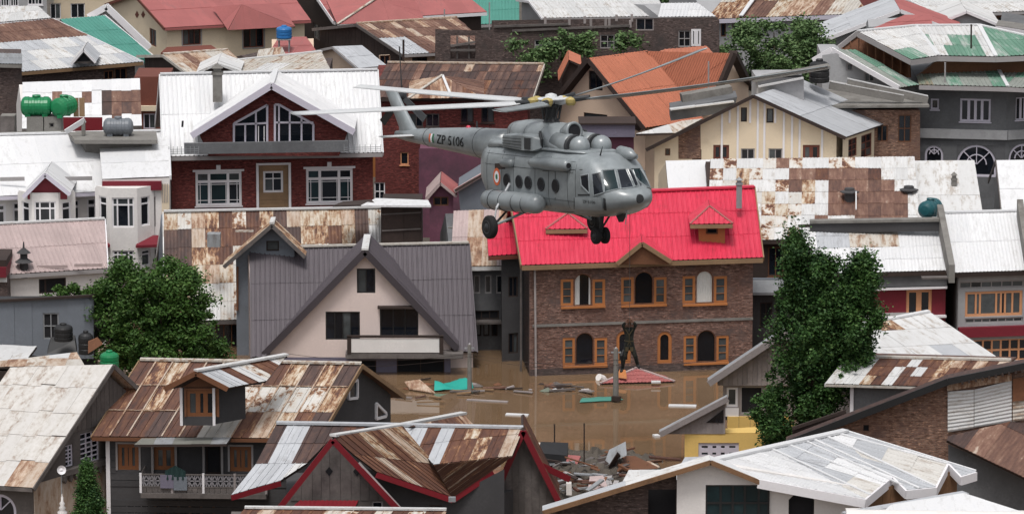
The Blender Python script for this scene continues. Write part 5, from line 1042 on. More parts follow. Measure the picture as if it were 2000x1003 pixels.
# ================================================================== long patched roof, right
h = House('long_patched_roof_house', 'long house with patchwork roof of pale sheets and rusty brown sheets behind the red roof', (1380, 469), (1800, 468), 257, (1388, 311), (1786, 306), 7, vmode='perp', sin=.3)
h.slope(None, pattern=['WPWWPRPWWPPWWWWW', 'PWMPWWRRDRRRDWWW', 'WPMWWPRMWRRRRRWW', 'PWPPMWPMWRDRRRRW', 'WPWWPMPWWRRRRRRW', 'WPWWPPWWRWWRRRRW', 'PWWPPWPWPPWWWWWW'], key=dict(W='white_worn', P='mottle', M='mixed', R='rust_light', D='rust'), prof='corr', jag=.02)
h.trims('wood_dark'); h.back('pale'); f = h.facade('wood_dark'); f.win(1500, 482, 1530, 540, frame='wood_brown', nx=2); f.finish(); h.body('wood_dark')
P = h.front; pbox(MB(), P, P.hit(1468, 560)[0], P.hit(1600, 560)[0], P.hit(1500, 575)[1], P.hit(1500, 540)[1], .3, .6).build('balcony_front', 'blue_grey', h.root)
h2 = House('plain_white_roof_house', 'house with plain off-white sheet roof and small flue behind the teal tank', (1795, 452), (1925, 452), 258, (1785, 314), (1903, 313), 7, vmode='L')
h2.slope('white_worn', sw=1.2, sl=3.4, prof='flat'); h2.trims('trim_grey'); h2.body('grey_light'); chimney(h2.root, 1858, 1868, 336, 378, 262.5, 'concrete')
h3 = House('white_edge_roof_house', 'house with bright white roof at the photo edge, right of the teal tank', (1958, 425), (2060, 424), 259, (1946, 313), (2040, 312), 6, vmode='L')
h3.slope('white', sw=1.2, sl=3.4, prof='flat'); h3.trims('trim_grey', left=True, rake='wood_grey'); h3.body('grey_light')
h4 = House('white_left_roof_house', 'short white roof at the left end of the long patchwork roof', (1306, 380), (1392, 378), 262, (1300, 314), (1388, 312), 3, vmode='perp')
h4.slope('white', sw=1.1, prof='flat'); h4.trims('trim_grey'); h4.body('cream')
for x, y, Y_ in ((1659, 372, 260.5), (1775, 368, 261.3)):
    c = at_y(x, y + 12, Y_); mb = MB(); mb.lathe(c, ZV, [(-.3, .28), (.25, .28)], 10); mb.lathe(c, ZV, [(.25, .55), (.31, .55), (.36, .3), (.5, .28), (.52, .1)], 6); mb.build('roof_vent', 'grey_dark', h.root)
MB().bar(at_y(1672, 374, 260), at_y(1672, 409, 258.5), .06, .06).build('vent_strip', 'white', h.root)
ds = thing('dark_gap_block', 'low dark block added to darken the gap between the brick house and the poplar', 'house', at_y(1530, 690, 247)); P_ = Plane(at_y(1530, 640, 247), (1, .02)); H_ = P_.hit  # dark wall with windows, added to make the gap read dark
f = Facade(ds, P_, [H_(1455, 574), H_(1605, 572), (H_(1605, 572)[0], -1), (H_(1455, 574)[0], -1)], 'grey_dark'); f.win(1484, 590, 1508, 640, frame='wood_dark', nx=2, pane='dark', **NX); f.win(1515, 590, 1535, 640, frame='wood_dark', nx=2, pane='dark', **NX); f.finish()
pbox(MB(), P_, H_(1455, 600)[0], H_(1605, 600)[0], -1, H_(1530, 575)[1], -3, -.25).build('wall', 'grey_dark', ds); pbox(MB(), P_, H_(1450, 600)[0], H_(1610, 600)[0], H_(1530, 573)[1] + .004, H_(1530, 568)[1] + .004, -3, .4).build('roof_slab', 'galv_dark', ds)
# ================================================================== right white roofs with maroon wall
h = House('maroon_walled_house', 'maroon walled house with white patched roof, orange windows and concrete end parapet', (1596, 535), (1860, 528), 241, (1560, 443), (1846, 432), 4.6, vmode='R', fin=.4)
h.slope(None, pattern=['WGGPPPGWW', 'WGGPPPWWW', 'WWWWWWWWW', 'WWWWWWWWW'], key=dict(W='white', G='galv', P='pale'), prof='corr', tdir=h.R1 - h.E1, jag=.02); h.trims('wood_dark', capm='wood_dark'); h.back('white')
P = h.front; H = P.hit; top = h.ze - .1
f = Facade(h.root, P, [(.2, -.5), (h.W - .3, -.5), (h.W - .3, top), (.2, top)], 'maroon'); f.win(1770, 565, 1820, 616, frame='peach', xs=[.5], bw=.28, fw=.16, sill=False, pane='glass'); f.finish(); h.body('maroon')
q = P.rect(1600, 536, 1852, 558); pbox(MB(), P, .2, h.W - .3, q[2], min(q[3], top) - .02, .01, .3).build('eave_band', 'grey_plaster', h.root); q = P.rect(1600, 560, 1852, 564); pbox(MB(), P, .2, h.W - .3, q[2], q[3], .01, .35).build('string_course', 'trim_white', h.root); q = P.rect(1600, 617, 1852, 621); pbox(MB(), P, .2, h.W - .3, q[2], q[3], .01, .3).build('string_course', 'trim_white', h.root)
MB().bar(at_y(1800, 542, 240.3), at_y(1850, 541, 240.3), .5, .08).build('shelf', 'wood_grey', h.root)
q = [at_y(1582, 434, 245.3), at_y(1834, 430, 245.3)]; MB().bar(q[0] + ZV * .05, q[1] + ZV * .05, .6, .14).build('parapet_coping', 'concrete', h.root); MB().bar(q[0] - ZV * .3, q[1] - ZV * .3, .4, .5).build('parapet', 'grey_dark', h.root)
def rakewall(root, p0, p1, w, hh, mt='concrete'): MB().prism([p0 + ZV * hh * .6, p1 + ZV * hh * .6, p1 - ZV * hh, p0 - ZV * hh], (w, 0, 0)).build('end_parapet', mt, root)
rakewall(h.root, at_y(1853, 530, 240.6), at_y(1830, 412, 246.2), .32, .6)
h5 = House('orange_window_house', 'house with clean white roof, orange-framed window bands and maroon floor stripe', (1863, 533), (2080, 526), 241.3, (1845, 416), (2060, 411), 5.6, vmode='L', fin=.4)
h5.slope('white', sw=1.1, sl=2.4, prof='corr', jag=.008); h5.trims('wood_dark', capm='white'); h5.back('white'); P = h5.front; f = h5.facade('grey_light')
f.win(1885, 568, 1997, 617, frame='peach', xs=[.16, .24, .55, .64, .72, .86], bw=.10, fw=.14, pane=['glass', 'glass_grey', 'glass', 'glass_grey'], sill=False)
f.win(1874, 548, 2000, 562, frame='trim_grey', nx=6, pane=['glass', 'glass_grey', 'glass_grey'], sill=False); f.win(1900, 662, 2010, 704, frame='peach', nx=6, ny=2, bw=.1, pane='glass', sill=False); f.win(1885, 620, 1998, 630, frame='trim_grey', nx=7, pane=['glass', 'glass_grey'], sill=False); f.finish(); h5.body('grey_light')
q = P.rect(1872, 636, 2000, 655); pbox(MB(), P, .3, h5.W - .3, q[2], q[3], .01, .3).build('string_course', 'maroon', h5.root)
rakewall(h5.root, at_y(2006, 530, 240.9), at_y(1986, 402, 246.6), .32, .6)
htank('water_tank', 'dark teal lying water tank on the ridge beside the concrete parapet', 1794, 1840, 387, 426, 247.6, 'teal_tank', yaw=1.1)
# ================================================================== foreground, left
h = House('pale_steep_roof_house', 'old house with steep pale weathered sheet roof and lattice windows in its side wall', (-130, 940), (64, 952), 203, (20, 717), (221, 711), 4.2, vmode='R', sin=.35)
h.slope(None, pattern=['PPPWPPP', 'PPPPPWP', 'PPPPPPP', 'PTPPPPP', 'TPTPPTT'], key=dict(P='pale_old', W='pale_old', T='tan'), prof='flat', jag=.05, tdir=h.R1 - h.E1); h.trims('wood_grey', right=True, rake='wood_grey', h=.16); h.back('tan')
P = h.right; H = P.hit
f = h.gable('R', 'wood_grey'); L = (h.R1 - h.E1); L.z = 0; L = L.dot(h.vn)
kw = dict(frame='trim_lilac', fw=.06, bw=.05, sill=False, pane='glass'); f.win(157, 842, 194, 903, nx=3, ny=6, **kw); f.win(128, 868, 143, 910, nx=2, ny=5, **kw); f.finish()
fr = lambda a: h.ze + (h.zr - h.ze) * (1 - abs(a - L) / L) - .14
zb = H(170, 838)[1]; slats(h.root, P, H(128, 800)[0] + .1, 2 * L - h.fin - .1, .32, lambda a: zb + .05, fr, 'wood_grey', name='plank')
a0, a1 = H(120, 905)[0], H(200, 905)[0]; z = H(165, 908)[1]; pbox(MB(), P, a0, a1 + 1.5, z - .15, z + .1, .01, .3).build('floor_beam', 'wood_grey', h.root)
for k in range(11):
    a = a0 + (a1 + 1.2 - a0) * k / 10; MB().prism([P.p(a - .1, z - .16, .05), P.p(a + .1, z - .16, .05), P.p(a + .1, z - .36, .05), P.p(a, z - .5, .05), P.p(a - .1, z - .36, .05)], P.N * .2).build('bracket', 'wood_grey', h.root)
q0 = H(70, 935); pbox(MB(), P, h.fin + .05, 2 * L - h.fin - .05, h.z0, z - .18, .005, .06).build('lower_wall', 'tan', h.root)
h.body('wood_grey', ri=.25); f = h.facade('wood_grey'); r = f.P.rect(-30, 964, 32, 1040); f.holes.append(r); f.finish(); archwin(h.root, f.P, r, 'trim_lilac', 'wood_grey', 4, False)
for nm, pts, zz, lab in (('upper_sheet_roof', [(-30, 716), (166, 714), (150, 688), (-10, 706)], 4.3, 'lower lean-to roof of buckled pale sheets behind the steep pale roof'), ('back_sheet_roof', [(-40, 708), (52, 702), (72, 676), (-30, 672)], 4.0, 'far pale lean-to roof next to the black tank, partly hidden')):
    t_ = thing('lean_to', lab, 'lean-to', at_y(60, 720, 214)); ys = (213, 213, 216) if nm[0] == 'u' else (219, 219, 223)
    pl = planar(pts, [at_y(*pts[0], ys[0]).z, at_y(*pts[1], ys[1]).z, at_y(*pts[2], ys[2]).z]); roof(t_, pl, ['pale', 'white_worn', 'tan'], sw=.9, sl=2, prof='flat', jag=.06)
    c = (pl[0] + pl[1] + pl[2]) / 3; MB().prism([Vector((p.x, p.y, 0)) for p in pl], (0, 0, min(p.z for p in pl) - .2)).build('wall', 'wood_dark', t_)
fin_ = MB(); c = at_y(122, 1012, 196); fin_.lathe(c, ZV, [(-.3, .22), (0, .24), (.1, .3), (.15, .16), (.3, .22), (.4, .1), (.48, .16), (.58, .08), (.68, .12), (.78, .05), (.95, .05), (1.0, .015), (1.1, .01)], 14)
fin_.smooth = True; tag(fin_.build('roof_finial', 'plaster'), 'white turned finial rising at the lower edge beside the small conifer', 'finial')
dish = thing('satellite_dish', 'small white satellite dish on a thin pole under the pale steep eave', 'dish', at_y(120, 1003, 199)); MB().tube([at_y(121, 1003, 199), at_y(120, 918, 199)], .025).build('pole', 'galv_dark', dish)
MB().lathe(at_y(120, 917, 198.9), Vector((.3, -1, .25)), [(0, .02), (-.05, .12), (.02, .2), (.04, .2), (-.03, .1)], 14).build('bowl', 'trim_white', dish)
# ------------------------------------------------ rusty house with balcony
h = House('rusty_balcony_house', 'dark grey house with rust-striped roof, orange-brown dormer and lace-railed balcony', (180, 852), (622, 856), 205, (274, 703), (706, 711), 4.4, vmode='avg', fin=.55, sin=.35)
h.slope(None, pattern=['RMMRRMPDRMDMD', 'RRMRRPPPPPPPM', 'RRRDRRGGRTMRD'], key=dict(R='rust', T='tan', M='mixed', D='rust_dark', P='mottle', G='pale'), prof='seam', jag=.02)
h.trims('wood_brown', right=True, rake='tan_wood', left=True, h=.16, capm='pale'); h.back('rust')
S0 = (h.R0 - h.E0); 
for k, f0, f1 in ((0, 0, .33), (0, .34, .66), (6, .34, .66), (9, .34, .66)):   # pale lap strips along the sheet ends
    q0 = h.E0 + S0 * (f1 + .005) + h.u * h.W * k / 13 + ZV * .05; MB().bar(q0, q0 + h.u * h.W * 4 / 13, .1, .03).build('lap_strip', 'tan', h.root)
for k in (1, 2, 3, 4, 5, 8, 9, 10, 11, 12):   # pale seam strips running up the slope
    a = h.W * k / 13; n = Vector((0, 0, .06)); p0 = h.E0 + h.u * a + n; MB().bar(p0 + S0 * (.0 if k % 3 else .34), p0 + S0 * .98, .07, .03).build('seam_strip', 'tan', h.root)
f = h.facade('grey_dark'); kw = dict(frame='shutter_brown', trim='trim_grey', fw=.18, bw=.16, pane='glass_grey', sill=False)
f.win(230, 866, 271, 917, nx=3, **kw); f.win(301, 871, 341, 917, nx=2, **kw); f.win(449, 871, 491, 920, nx=3, **kw)
f.win(402, 868, 432, 925, frame='wood_dark', nx=1, pane='dark', sill=False); f.win(246, 978, 292, 1030, frame='trim_grey', nx=3, pane='glass', sill=False); f.win(300, 980, 420, 1030, frame='shutter_brown', nx=5, pane='glass', sill=False, fw=.12, bw=.12); f.finish()
P = h.front; H = P.hit; pl0 = H(205, 1003)[1] - 1.5
pbox(MB(), P, h.sin - .02, h.sin + .16, 0, H(205, 860)[1], .01, .07).build('corner_board', 'trim_white', h.root)
zz = H(300, 926)[1] - .1; k = 0; z_ = 0.2
while z_ < h.ze - .4:
    for A, B in ((h.sin + .2, H(226, 890)[0]),) if zz < z_ < H(300, 858)[1] else ((h.sin + .2, h.W - h.sin),):
        if z_ < zz - .5 and z_ + .3 < H(300, 972)[1] or z_ > zz - .5: pbox(MB(), P, A, B, z_, z_ + .27, .004, .03).build('board', 'grey_dark', h.root)
    z_ += .3
h.body('grey_dark', ri=.25); f = h.gable('R', 'grey_dark'); f.finish()
P = h.right; H = P.hit
for pts in (((679, 748), (696, 741), (696, 776), (679, 778)), ((733, 787), (752, 806), (752, 812), (733, 817))):
    c = [H(*q) for q in pts]; mb = MB()
    for i in range(4): mb.bar(P.p(*c[i], .05), P.p(*c[(i + 1) % 4], .05), .12, .1, up=P.N)
    w = mb.build('window', 'trim_white', h.root); MB().poly([P.p(*q, .02) for q in c]).build('pane', 'glass', w)
# balcony
P = h.front; H = P.hit; D_ = 1.5; x0, x1 = P.hit(275, 955, D_)[0], P.hit(520, 955, D_)[0]; zf = P.hit(380, 962, D_)[1]; zr_ = P.hit(380, 925, D_)[1]
pbox(MB(), P, x0, x1, zf - .22, zf, .02, D_ + .1).build('balcony_floor', 'wood_grey', h.root)
rl = MB(); pbox(rl, P, x0, x1, zr_ - .05, zr_, D_ - .04, D_ + .04); pbox(rl, P, x0, x1, zf + .25, zf + .3, D_ - .03, D_ + .03); pbox(rl, P, x0, x0 + .06, zr_ - .05, zr_, 0, D_ - .05); rl.build('handrail', 'wood_grey', h.root)
n = 22
for k in range(n):   # pierced lattice railing panels
    a, b = x0 + (x1 - x0) * k / n, x0 + (x1 - x0) * (k + 1) / n; mb = MB(); m = (a + b) / 2; zt = zr_ - .06; zm = (zf + .3 + zt) / 2
    for p, q in (((a, zf + .3), (m, zm)), ((b, zf + .3), (m, zm)), ((a, zt), (m, zm)), ((b, zt), (m, zm)), ((m, zf + .3), (m, zt)), ((a, zm), (b, zm))): mb.bar(P.p(*p, D_), P.p(*q, D_), .05, .045, up=P.N)
    mb.build('lattice_panel', 'lattice', h.root)
    pbox(MB(), P, a + .01, b - .01, zf + .01, zf + .24, D_ - .02, D_ + .02).build('board', 'wood_grey', h.root)
for k in range(5): X = x0 + (x1 - x0) * k / 4; pbox(MB(), P, X - .05, X + .05, zf, zr_ + .03, D_ - .05, D_ + .05).build('post', 'trim_white' if k in (0, 2) else 'wood_grey_pale', h.root)
for x in (298, 344, 398, 434): a = H(x, 890)[0]; pbox(MB(), P, a - .05, a + .05, zf, h.ze - .15, .03, .13).build('post', 'trim_grey', h.root)
q = [P.p(P.hit(262, 868, 1.9)[0], P.hit(300, 868, 1.9)[1], 1.9), P.p(P.hit(442, 868, 1.9)[0], P.hit(400, 866, 1.9)[1], 1.9), P.p(H(456, 851)[0], H(400, 853)[1] + .1, -.4), P.p(H(286, 851)[0], H(300, 853)[1] + .1, -.4)]
roof(h.root, q, ['galv_dark', 'awning_grey', 'awning_grey'], sw=.9, sl=3, prof='flat', name='awning')
cl = MB(); c0, c1 = P.hit(322, 915, D_ + .1)[0], P.hit(362, 915, D_ + .1)[0]; t0 = zr_ + .05
cl.mesh([P.p(c0 + (c1 - c0) * i / 8, t0 + (.35 - abs(i / 8 - .5) * .5) * (1 - j) - (.25 + .05 * (i % 2)) * j, D_ + .02 + .06 * (i % 2) + .05 * j) for j in (0, 1) for i in range(9)], [(i, i + 1, i + 10, i + 9) for i in range(8)])
mod = cl.build('hung_cloth', 'cloth_green'); tag(mod, 'dark green cloth hung over the lace balcony railing', 'cloth')
for nm, mt_, x_, y_ in (('laundry', 'lilac', 326, 940), ('laundry', 'blue_grey', 352, 944)):
    c = P.hit(x_, y_, D_ + .12); pbox(MB(), P, c[0] - .3, c[0] + .3, c[1] - .3, c[1] + .3, D_ + .06, D_ + .1).build(nm, mt_, None); o = bpy.context.scene.collection.objects[-1]; tag(o, 'lilac cloth hung on the lattice railing under the dark green cloth' if mt_ == 'lilac' else 'blue-grey cloth hung on the lattice railing', 'cloth')
# dormer
d = Gable((322, 757), (384, 725), (446, 757), 203.4, (560, 694), parent=h.root, fin=.5)
d.rl = roof(d.root, [d.L + d.v * .42, d.L, d.P, d.P + d.v], ['tan', 'rust'], tdir=d.P - d.L, sw=.7, sl=4, prof='seam')
d.rr = roof(d.root, [d.R, d.R + d.v * .42, d.P + d.v, d.P], None, pattern=['GGRWTRRWT'], key=dict(G='galv', R='rust', W='white_worn', T='mottle'), tdir=d.P - d.R, prof='seam'); d.barge('wood_brown', .22, .09, capm='white_worn')
Pd = d.front; pl = d.poly(ins=.62); z0 = Pd.hit(390, 830)[1]; zt = Pd.hit(390, 757)[1]
f = Facade(h.root, Pd, [[(pl[0][0], z0), (pl[1][0], z0), (pl[1][0], zt), (pl[0][0], zt)]], 'grey_dark'); f.win(364, 761, 424, 813, frame='shutter_brown', xs=[.34, .66], fw=.16, bw=.2, pane='glass', sill=False, trim='wood_brown'); f.finish('dormer_wall')
pk_ = d.poly(ins=.5); MB().prism([Pd.p(pk_[4][0], zt + .02, -.05), Pd.p(pk_[2][0], zt + .02, -.05), Pd.p(pk_[3][0], pk_[3][1] - .05, -.05)], Pd.N * -.1).build('gable_panel', 'wood_brown', h.root)
for x in (pl[0][0] + .06, pl[1][0] - .06): pbox(MB(), Pd, x - .06, x + .06, z0, zt, .01, .06).build('corner_board', 'trim_white', h.root)
MB().prism([Pd.p(pl[0][0] + .05, z0, -.25), Pd.p(pl[1][0] - .02, z0, -.25), Pd.p(pl[1][0] - .02, zt, -.25), Pd.p(pl[0][0] + .05, zt, -.25)], d.vn * 1.7).build('dormer_core', 'grey_dark', h.root)
# ------------------------------------------------ twin-gabled maroon-edged house
tg = thing('maroon_edged_house', 'twin-gabled dark plank house with maroon verge boards and swept rusty roof', 'house', at_y(780, 1003, 196))
def A(px, py, Y): return at_y(px, py, Y)
rd0, rd1 = A(540, 827, 201), A(1022, 836, 201); kx = A(784, 831, 200.8)
ca, cb = A(650, 852, 196.3), A(906, 808, 205.5)
rk = dict(prof='seam', sw=.72, sl=3.2)
# left swoop: two planes, flaring at the eave
m0, m1 = A(500, 905, 198.2), A(598, 905, 198.2); e0, e1 = A(452, 966, 195.6), A(552, 938, 195.8)
q = [m0, m1, A(668, 846, 200.3), A(700, 833, 201.1), rd0]; n = (m1 - m0).cross(rd0 - m0).normalized(); q = [m0, m1] + [at_plane(*px, m0, n) for px in ((640, 862), (720, 832))] + [rd0]
roof(tg, q, None, pattern=['DGGDDDRR', 'DGGDDRG'], key=dict(D='rust_dark', G='galv', R='rust'), tdir=rd0 - m0, **rk)
n = (m1 - m0).cross(e0 - m0).normalized(); q = [e0, at_plane(548, 938, m0, n), at_plane(600, 904, m0, n), m0]
roof(tg, q, ['galv', 'white_worn', 'galv'], tdir=m0 - e0, **rk)
MB().bar(e0 - ZV * .12, q[1] - ZV * .12, .08, .22).build('fascia', 'maroon_trim', tg)
# cross gable right slope, swept
v0, v1 = A(735, 920, 196.6), A(880, 968, 195.2); mid0, mid1 = A(690, 886, 196.5), A(848, 905, 198.2); kv = A(784, 832, 201)
q1 = [mid0, mid1, kv, ca]; n = (mid1 - mid0).cross(ca - mid0).normalized(); q1 = [mid0, mid1, at_plane(786, 831, mid0, n), ca]
roof(tg, q1, ['rust', 'mixed', 'rust', 'tan', 'rust'], tdir=ca - mid0, **rk)
n = (v0 - mid0).cross(mid1 - mid0).normalized(); q = [v0, at_plane(884, 970, v0, n), at_plane(850, 906, v0, n), mid0]
roof(tg, q, ['rust', 'rust', 'tan', 'rust'], tdir=mid0 - v0, **rk); va = q[1]
MB().bar(v0 - ZV * .14, va - ZV * .14, .08, .24).build('fascia', 'maroon_trim', tg)
# main front slope right of the valley
m2, m3 = A(846, 908, 198), A(1000, 890, 198.6); n = (rd1 - kx).cross(m3 - kx).normalized(); q = [at_plane(846, 907, kx, n), m3, rd1, kx]
roof(tg, q, None, pattern=['GGRGRMRRT', 'RGRGRRMRT'], key=dict(G='galv', R='rust', T='tan', M='mixed'), tdir=rd1 - m3, **rk)
e2 = A(962, 918, 196.6); n = (q[1] - q[0]).cross(va - q[0]).normalized(); q2 = [va, at_plane(964, 916, va, n), q[1], q[0]]
roof(tg, q2, ['rust', 'rust', 'mixed', 'rust'], tdir=q2[2] - q2[1], **rk); MB().bar(va - ZV * .14, q2[1] - ZV * .14, .08, .24).build('fascia', 'maroon_trim', tg)
# back half of the cross ridge
n = Vector((0, 0, 1)); roof(tg, planar([(880, 838), (930, 836), (906, 810), (800, 832)], [A(880, 838, 203).z, A(930, 836, 205).z, cb.z]), ['rust', 'tan'], **rk)
for p0, p1, mt_, w in ((rd0, kx, 'galv', .32), (kx, rd1, 'galv', .32), (ca, kx, 'white_worn', .34), (kx, cb, 'white_worn', .34)): cap(tg, p0, p1, w, .1, mt_)
# left front gable
ga = Gable((546, 988), (650, 856), (786, 1000), 196, 4.5, parent=tg, fin=.55); ga.barge('maroon_trim', .24, .1)
Pf = ga.front; pl = ga.poly(ins=.25); f = Facade(tg, Pf, pl, 'wood_grey'); f.win(598, 974, 614, 996, nx=1, frame='wood_dark', **NX) ; f.win(726, 978, 748, 1010, nx=1, frame='trim_grey', **NX); f.finish()
aP = pl[3][0]; sl0 = (pl[3][1] - pl[4][1]) / (aP - pl[4][0]); sl1 = (pl[3][1] - pl[2][1]) / (pl[2][0] - aP); fr = lambda a: pl[3][1] - (sl0 * (aP - a) if a < aP else sl1 * (a - aP)) - .12
zb = Pf.hit(650, 976)[1]; slats(tg, Pf, pl[4][0] + .2, pl[2][0] - .2, .42, lambda a: zb, fr, 'wood_grey', name='plank')
for x in (643, 697): c = Pf.hit(x, 919); MB().prism([Pf.p(c[0] + dx, c[1] + dz, .05) for dx, dz in ((-.16, 0), (0, -.2), (.16, 0), (0, .2))], Pf.N * .02).build('vent', 'dark', tg)
q = [A(572, 990, 195.2), A(694, 990, 195.2), A(700, 977, 196.2), A(585, 977, 196.2)]; roof(tg, q, 'maroon_trim', sl=3, prof='corr', name='canopy')
lo, hi = ga.R + ga.vn * .1, ga.P + ga.vn * .1
MB().bar(A(790, 1003, 196.2), A(700, 905, 196.2), .5, .12).build('verge_board', 'wood_grey_pale', tg)
P6 = Plane(A(780, 940, 198), (1, .03)); H6 = P6.hit
f = Facade(tg, P6, [[H6(700, 900), H6(700, 1060), H6(1000, 1060), H6(1000, 925), H6(882, 972)], ], 'grey_dark'); f.polys = [[H6(690, 905), H6(690, 1060), H6(884, 1060), H6(884, 968)], [H6(884, 968), H6(884, 1060), H6(985, 1060), H6(985, 915)]]; f.win(838, 985, 863, 1010, nx=1, frame='wood_dark', **NX); f.finish()
# right gable, almost edge-on, with planks
gb = Gable((948, 1004), (1022, 838), (1092, 978), 200.4, 3.0, parent=tg, fin=.4); gb.barge('maroon_trim', .26, .1)
pl = gb.poly(ins=.12); f = Facade(tg, gb.front, pl, 'wood_grey'); f.finish(); Pg = gb.front; aP = pl[3][0]; sl0 = (pl[3][1] - pl[4][1]) / (aP - pl[4][0]); sl1 = (pl[3][1] - pl[2][1]) / (pl[2][0] - aP)
slats(tg, Pg, pl[4][0] + .1, pl[2][0] - .1, .3, lambda a: 0, lambda a: pl[3][1] - (sl0 * (aP - a) if a < aP else sl1 * (a - aP)) - .12, 'wood_grey', name='plank')
roof(tg, [gb.R, gb.R + gb.v, gb.P + gb.v, gb.P], 'rust', tdir=gb.P - gb.R, **rk)
MB().bar(A(1050, 905, 201), A(1112, 935, 202), .1, .28).build('bargeboard', 'maroon_trim', tg)
bd = MB(); bd.prism([Vector((p.x, p.y, .2)) for p in (A(560, 1003, 198.4), A(940, 1003, 198.4), A(1060, 1003, 203), A(560, 1003, 204))], (0, 0, 3.4)); bd.build('wall', 'grey_dark', tg)
MB().bar(A(876, 974, 195), A(890, 974, 195), .2, .2).build('gutter_outlet', 'galv_dark', tg)
# low roof strip at the lower edge
h = House('low_rust_roof_house', 'low shed roof of rusty sheets with pale ridge at the lower edge', (430, 1050), (858, 1052), 188, (478, 992), (872, 996), 2.2, vmode='perp'); h.slope(['rust', 'tan', 'rust', 'mottle', 'pale'], prof='seam', sw=.7, sl=3); cap(h.root, h.R0, h.R1, .25, .08, 'white_worn'); h.body('wood_grey')
# ================================================================== foreground, right
# yellow house with weathered gables
yh = thing('yellow_house', 'yellow house with weathered grey plank gables at the edge of the flood', 'house', A(1400, 920, 221))
g1 = Gable((1384, 746), (1530, 648), (1690, 752), 223, .9, parent=yh, fin=.5); g1.slopes('galv_dark', 'galv_dark', sl=3); g1.barge('wood_grey_pale', .3, .14)
pl = g1.poly(ins=.45); zb = g1.front.hit(1450, 752)[1]; pl2 = [(pl[0][0], zb), (pl[1][0], zb)] + pl[2:]; f = Facade(yh, g1.front, [pl2], 'wood_grey_pale'); f.finish()
aP = pl[3][0]; sl0 = (pl[3][1] - pl[4][1]) / (aP - pl[4][0]); slats(yh, g1.front, pl[4][0] + .05, aP, .25, lambda a: zb, lambda a: pl[3][1] - sl0 * (aP - a) - .1, 'wood_grey_pale', name='plank')
P = g1.front.shift(-.1); H = P.hit; zt = zb; z1 = H(1450, 812)[1]
f = Facade(yh, P, [(H(1412, 780)[0], z1), (H(1700, 780)[0], z1), (H(1700, 780)[0], zt), (H(1412, 780)[0], zt)], 'wood_grey_pale'); f.win(1419, 756, 1441, 794, frame='trim_white', nx=1, pane='glass', fw=.18, sill=False); f.win(1446, 754, 1490, 808, frame='trim_grey', nx=1, pane='dark', sill=False); f.finish()
pbox(MB(), P, H(1414, 780)[0], H(1443, 780)[0], z1, H(1430, 796)[1], .01, .05).build('door_panel', 'trim_white', yh)
z2 = H(1450, 846)[1]
for x0, x1 in ((1420, 1443), (1443, 1465), (1465, 1500), (1500, 1540)): pbox(MB(), P, H(x0, 830)[0] + .01, H(x1, 830)[0] - .01, z2, z1, .0, .12).build('panel', 'yellow', yh)
g2 = Gable((1289, 846), (1422, 776), (1560, 850), 220.6, .7, parent=yh, fin=.3); g2.slopes('galv_dark', None, sl=3); MB().bar(g2.L - ZV * .05, g2.P - ZV * .05, .14, .26).build('bargeboard', 'wood_grey_pale', yh)
P2 = g2.front; pl = g2.poly(ins=.3); zc = P2.hit(1350, 847)[1]; aw = P2.hit(1417, 800)[0]
f = Facade(yh, P2, [[(pl[4][0], zc), (aw, zc), (aw, pl[3][1] - .1), (pl[4][0], pl[4][1])]], 'wood_grey_pale'); f.finish()
sl0 = (pl[3][1] - pl[4][1]) / (aP - aP + (pl[3][0] - pl[4][0])); slats(yh, P2, pl[4][0] + .4, aw, .25, lambda a: zc + .02, lambda a: pl[3][1] - sl0 * (pl[3][0] - a) - .12, 'wood_grey_pale', name='plank')
MB().prism([P2.p(*P2.hit(*q), .05) for q in ((1379, 824), (1413, 824), (1413, 798))], P2.N * .02).build('window', 'glass', yh)
f = Facade(yh, P2, [(pl[4][0] + .9, -.8), (P2.hit(1600, 880)[0], -.8), (P2.hit(1600, 880)[0], zc), (pl[4][0] + .9, zc)], 'yellow'); f.win(1364, 864, 1443, 894, frame='trim_lilac', nx=4, bw=.22, fw=.16, ny=2, sill=False, pane=['glass', 'glass', 'glass_teal']); f.finish()
MB().prism([P2.p(pl[4][0] + 1, -.8, -.3), P2.p(P2.hit(1600, 880)[0], -.8, -.3), P2.p(P2.hit(1600, 880)[0], -.8, -2.2), P2.p(pl[4][0] + 1.2, -.8, -.8)], (0, 0, zc + .8)).build('wall', 'yellow', yh)
MB().prism([P.p(H(1416, 800)[0], zc, -.3), P.p(H(1690, 800)[0], zc, -.3), P.p(H(1690, 800)[0], zt, -.3), P.p(H(1530, 800)[0], g1.P.z - .3, -.3), P.p(H(1416, 800)[0], zt, -.3)], (0, .5, 0)).build('upper_wall', 'wood_grey', yh)
# grey roof behind the poplar
h = House('grey_sheet_roof_house', 'house with plain grey-white sheet roof between the poplar and the maroon wall', (1672, 714), (1950, 700), 227, (1620, 646), (1814, 609), 4.2, vmode='R')
h.slope(None, pattern=['WWWRWW', 'WWWWWW', 'WWWWGW'], key=dict(W='white_worn', G='galv', R='mixed'), sl=2.4, sw=1.2, prof='flat', tdir=h.R1 - h.E1); h.trims('trim_grey', right=True, rake='white_worn', capm='white', h=.12); f = h.facade('grey_light'); f.finish(); MB().prism([h.front.p(2, 0, -.3), h.front.p(h.W - .5, 0, -.3), h.front.p(h.W - .8, 0, -2), h.front.p(2, 0, -2)], (0, 0, h.ze - .15)).build('side_wall', 'grey_light', h.root)
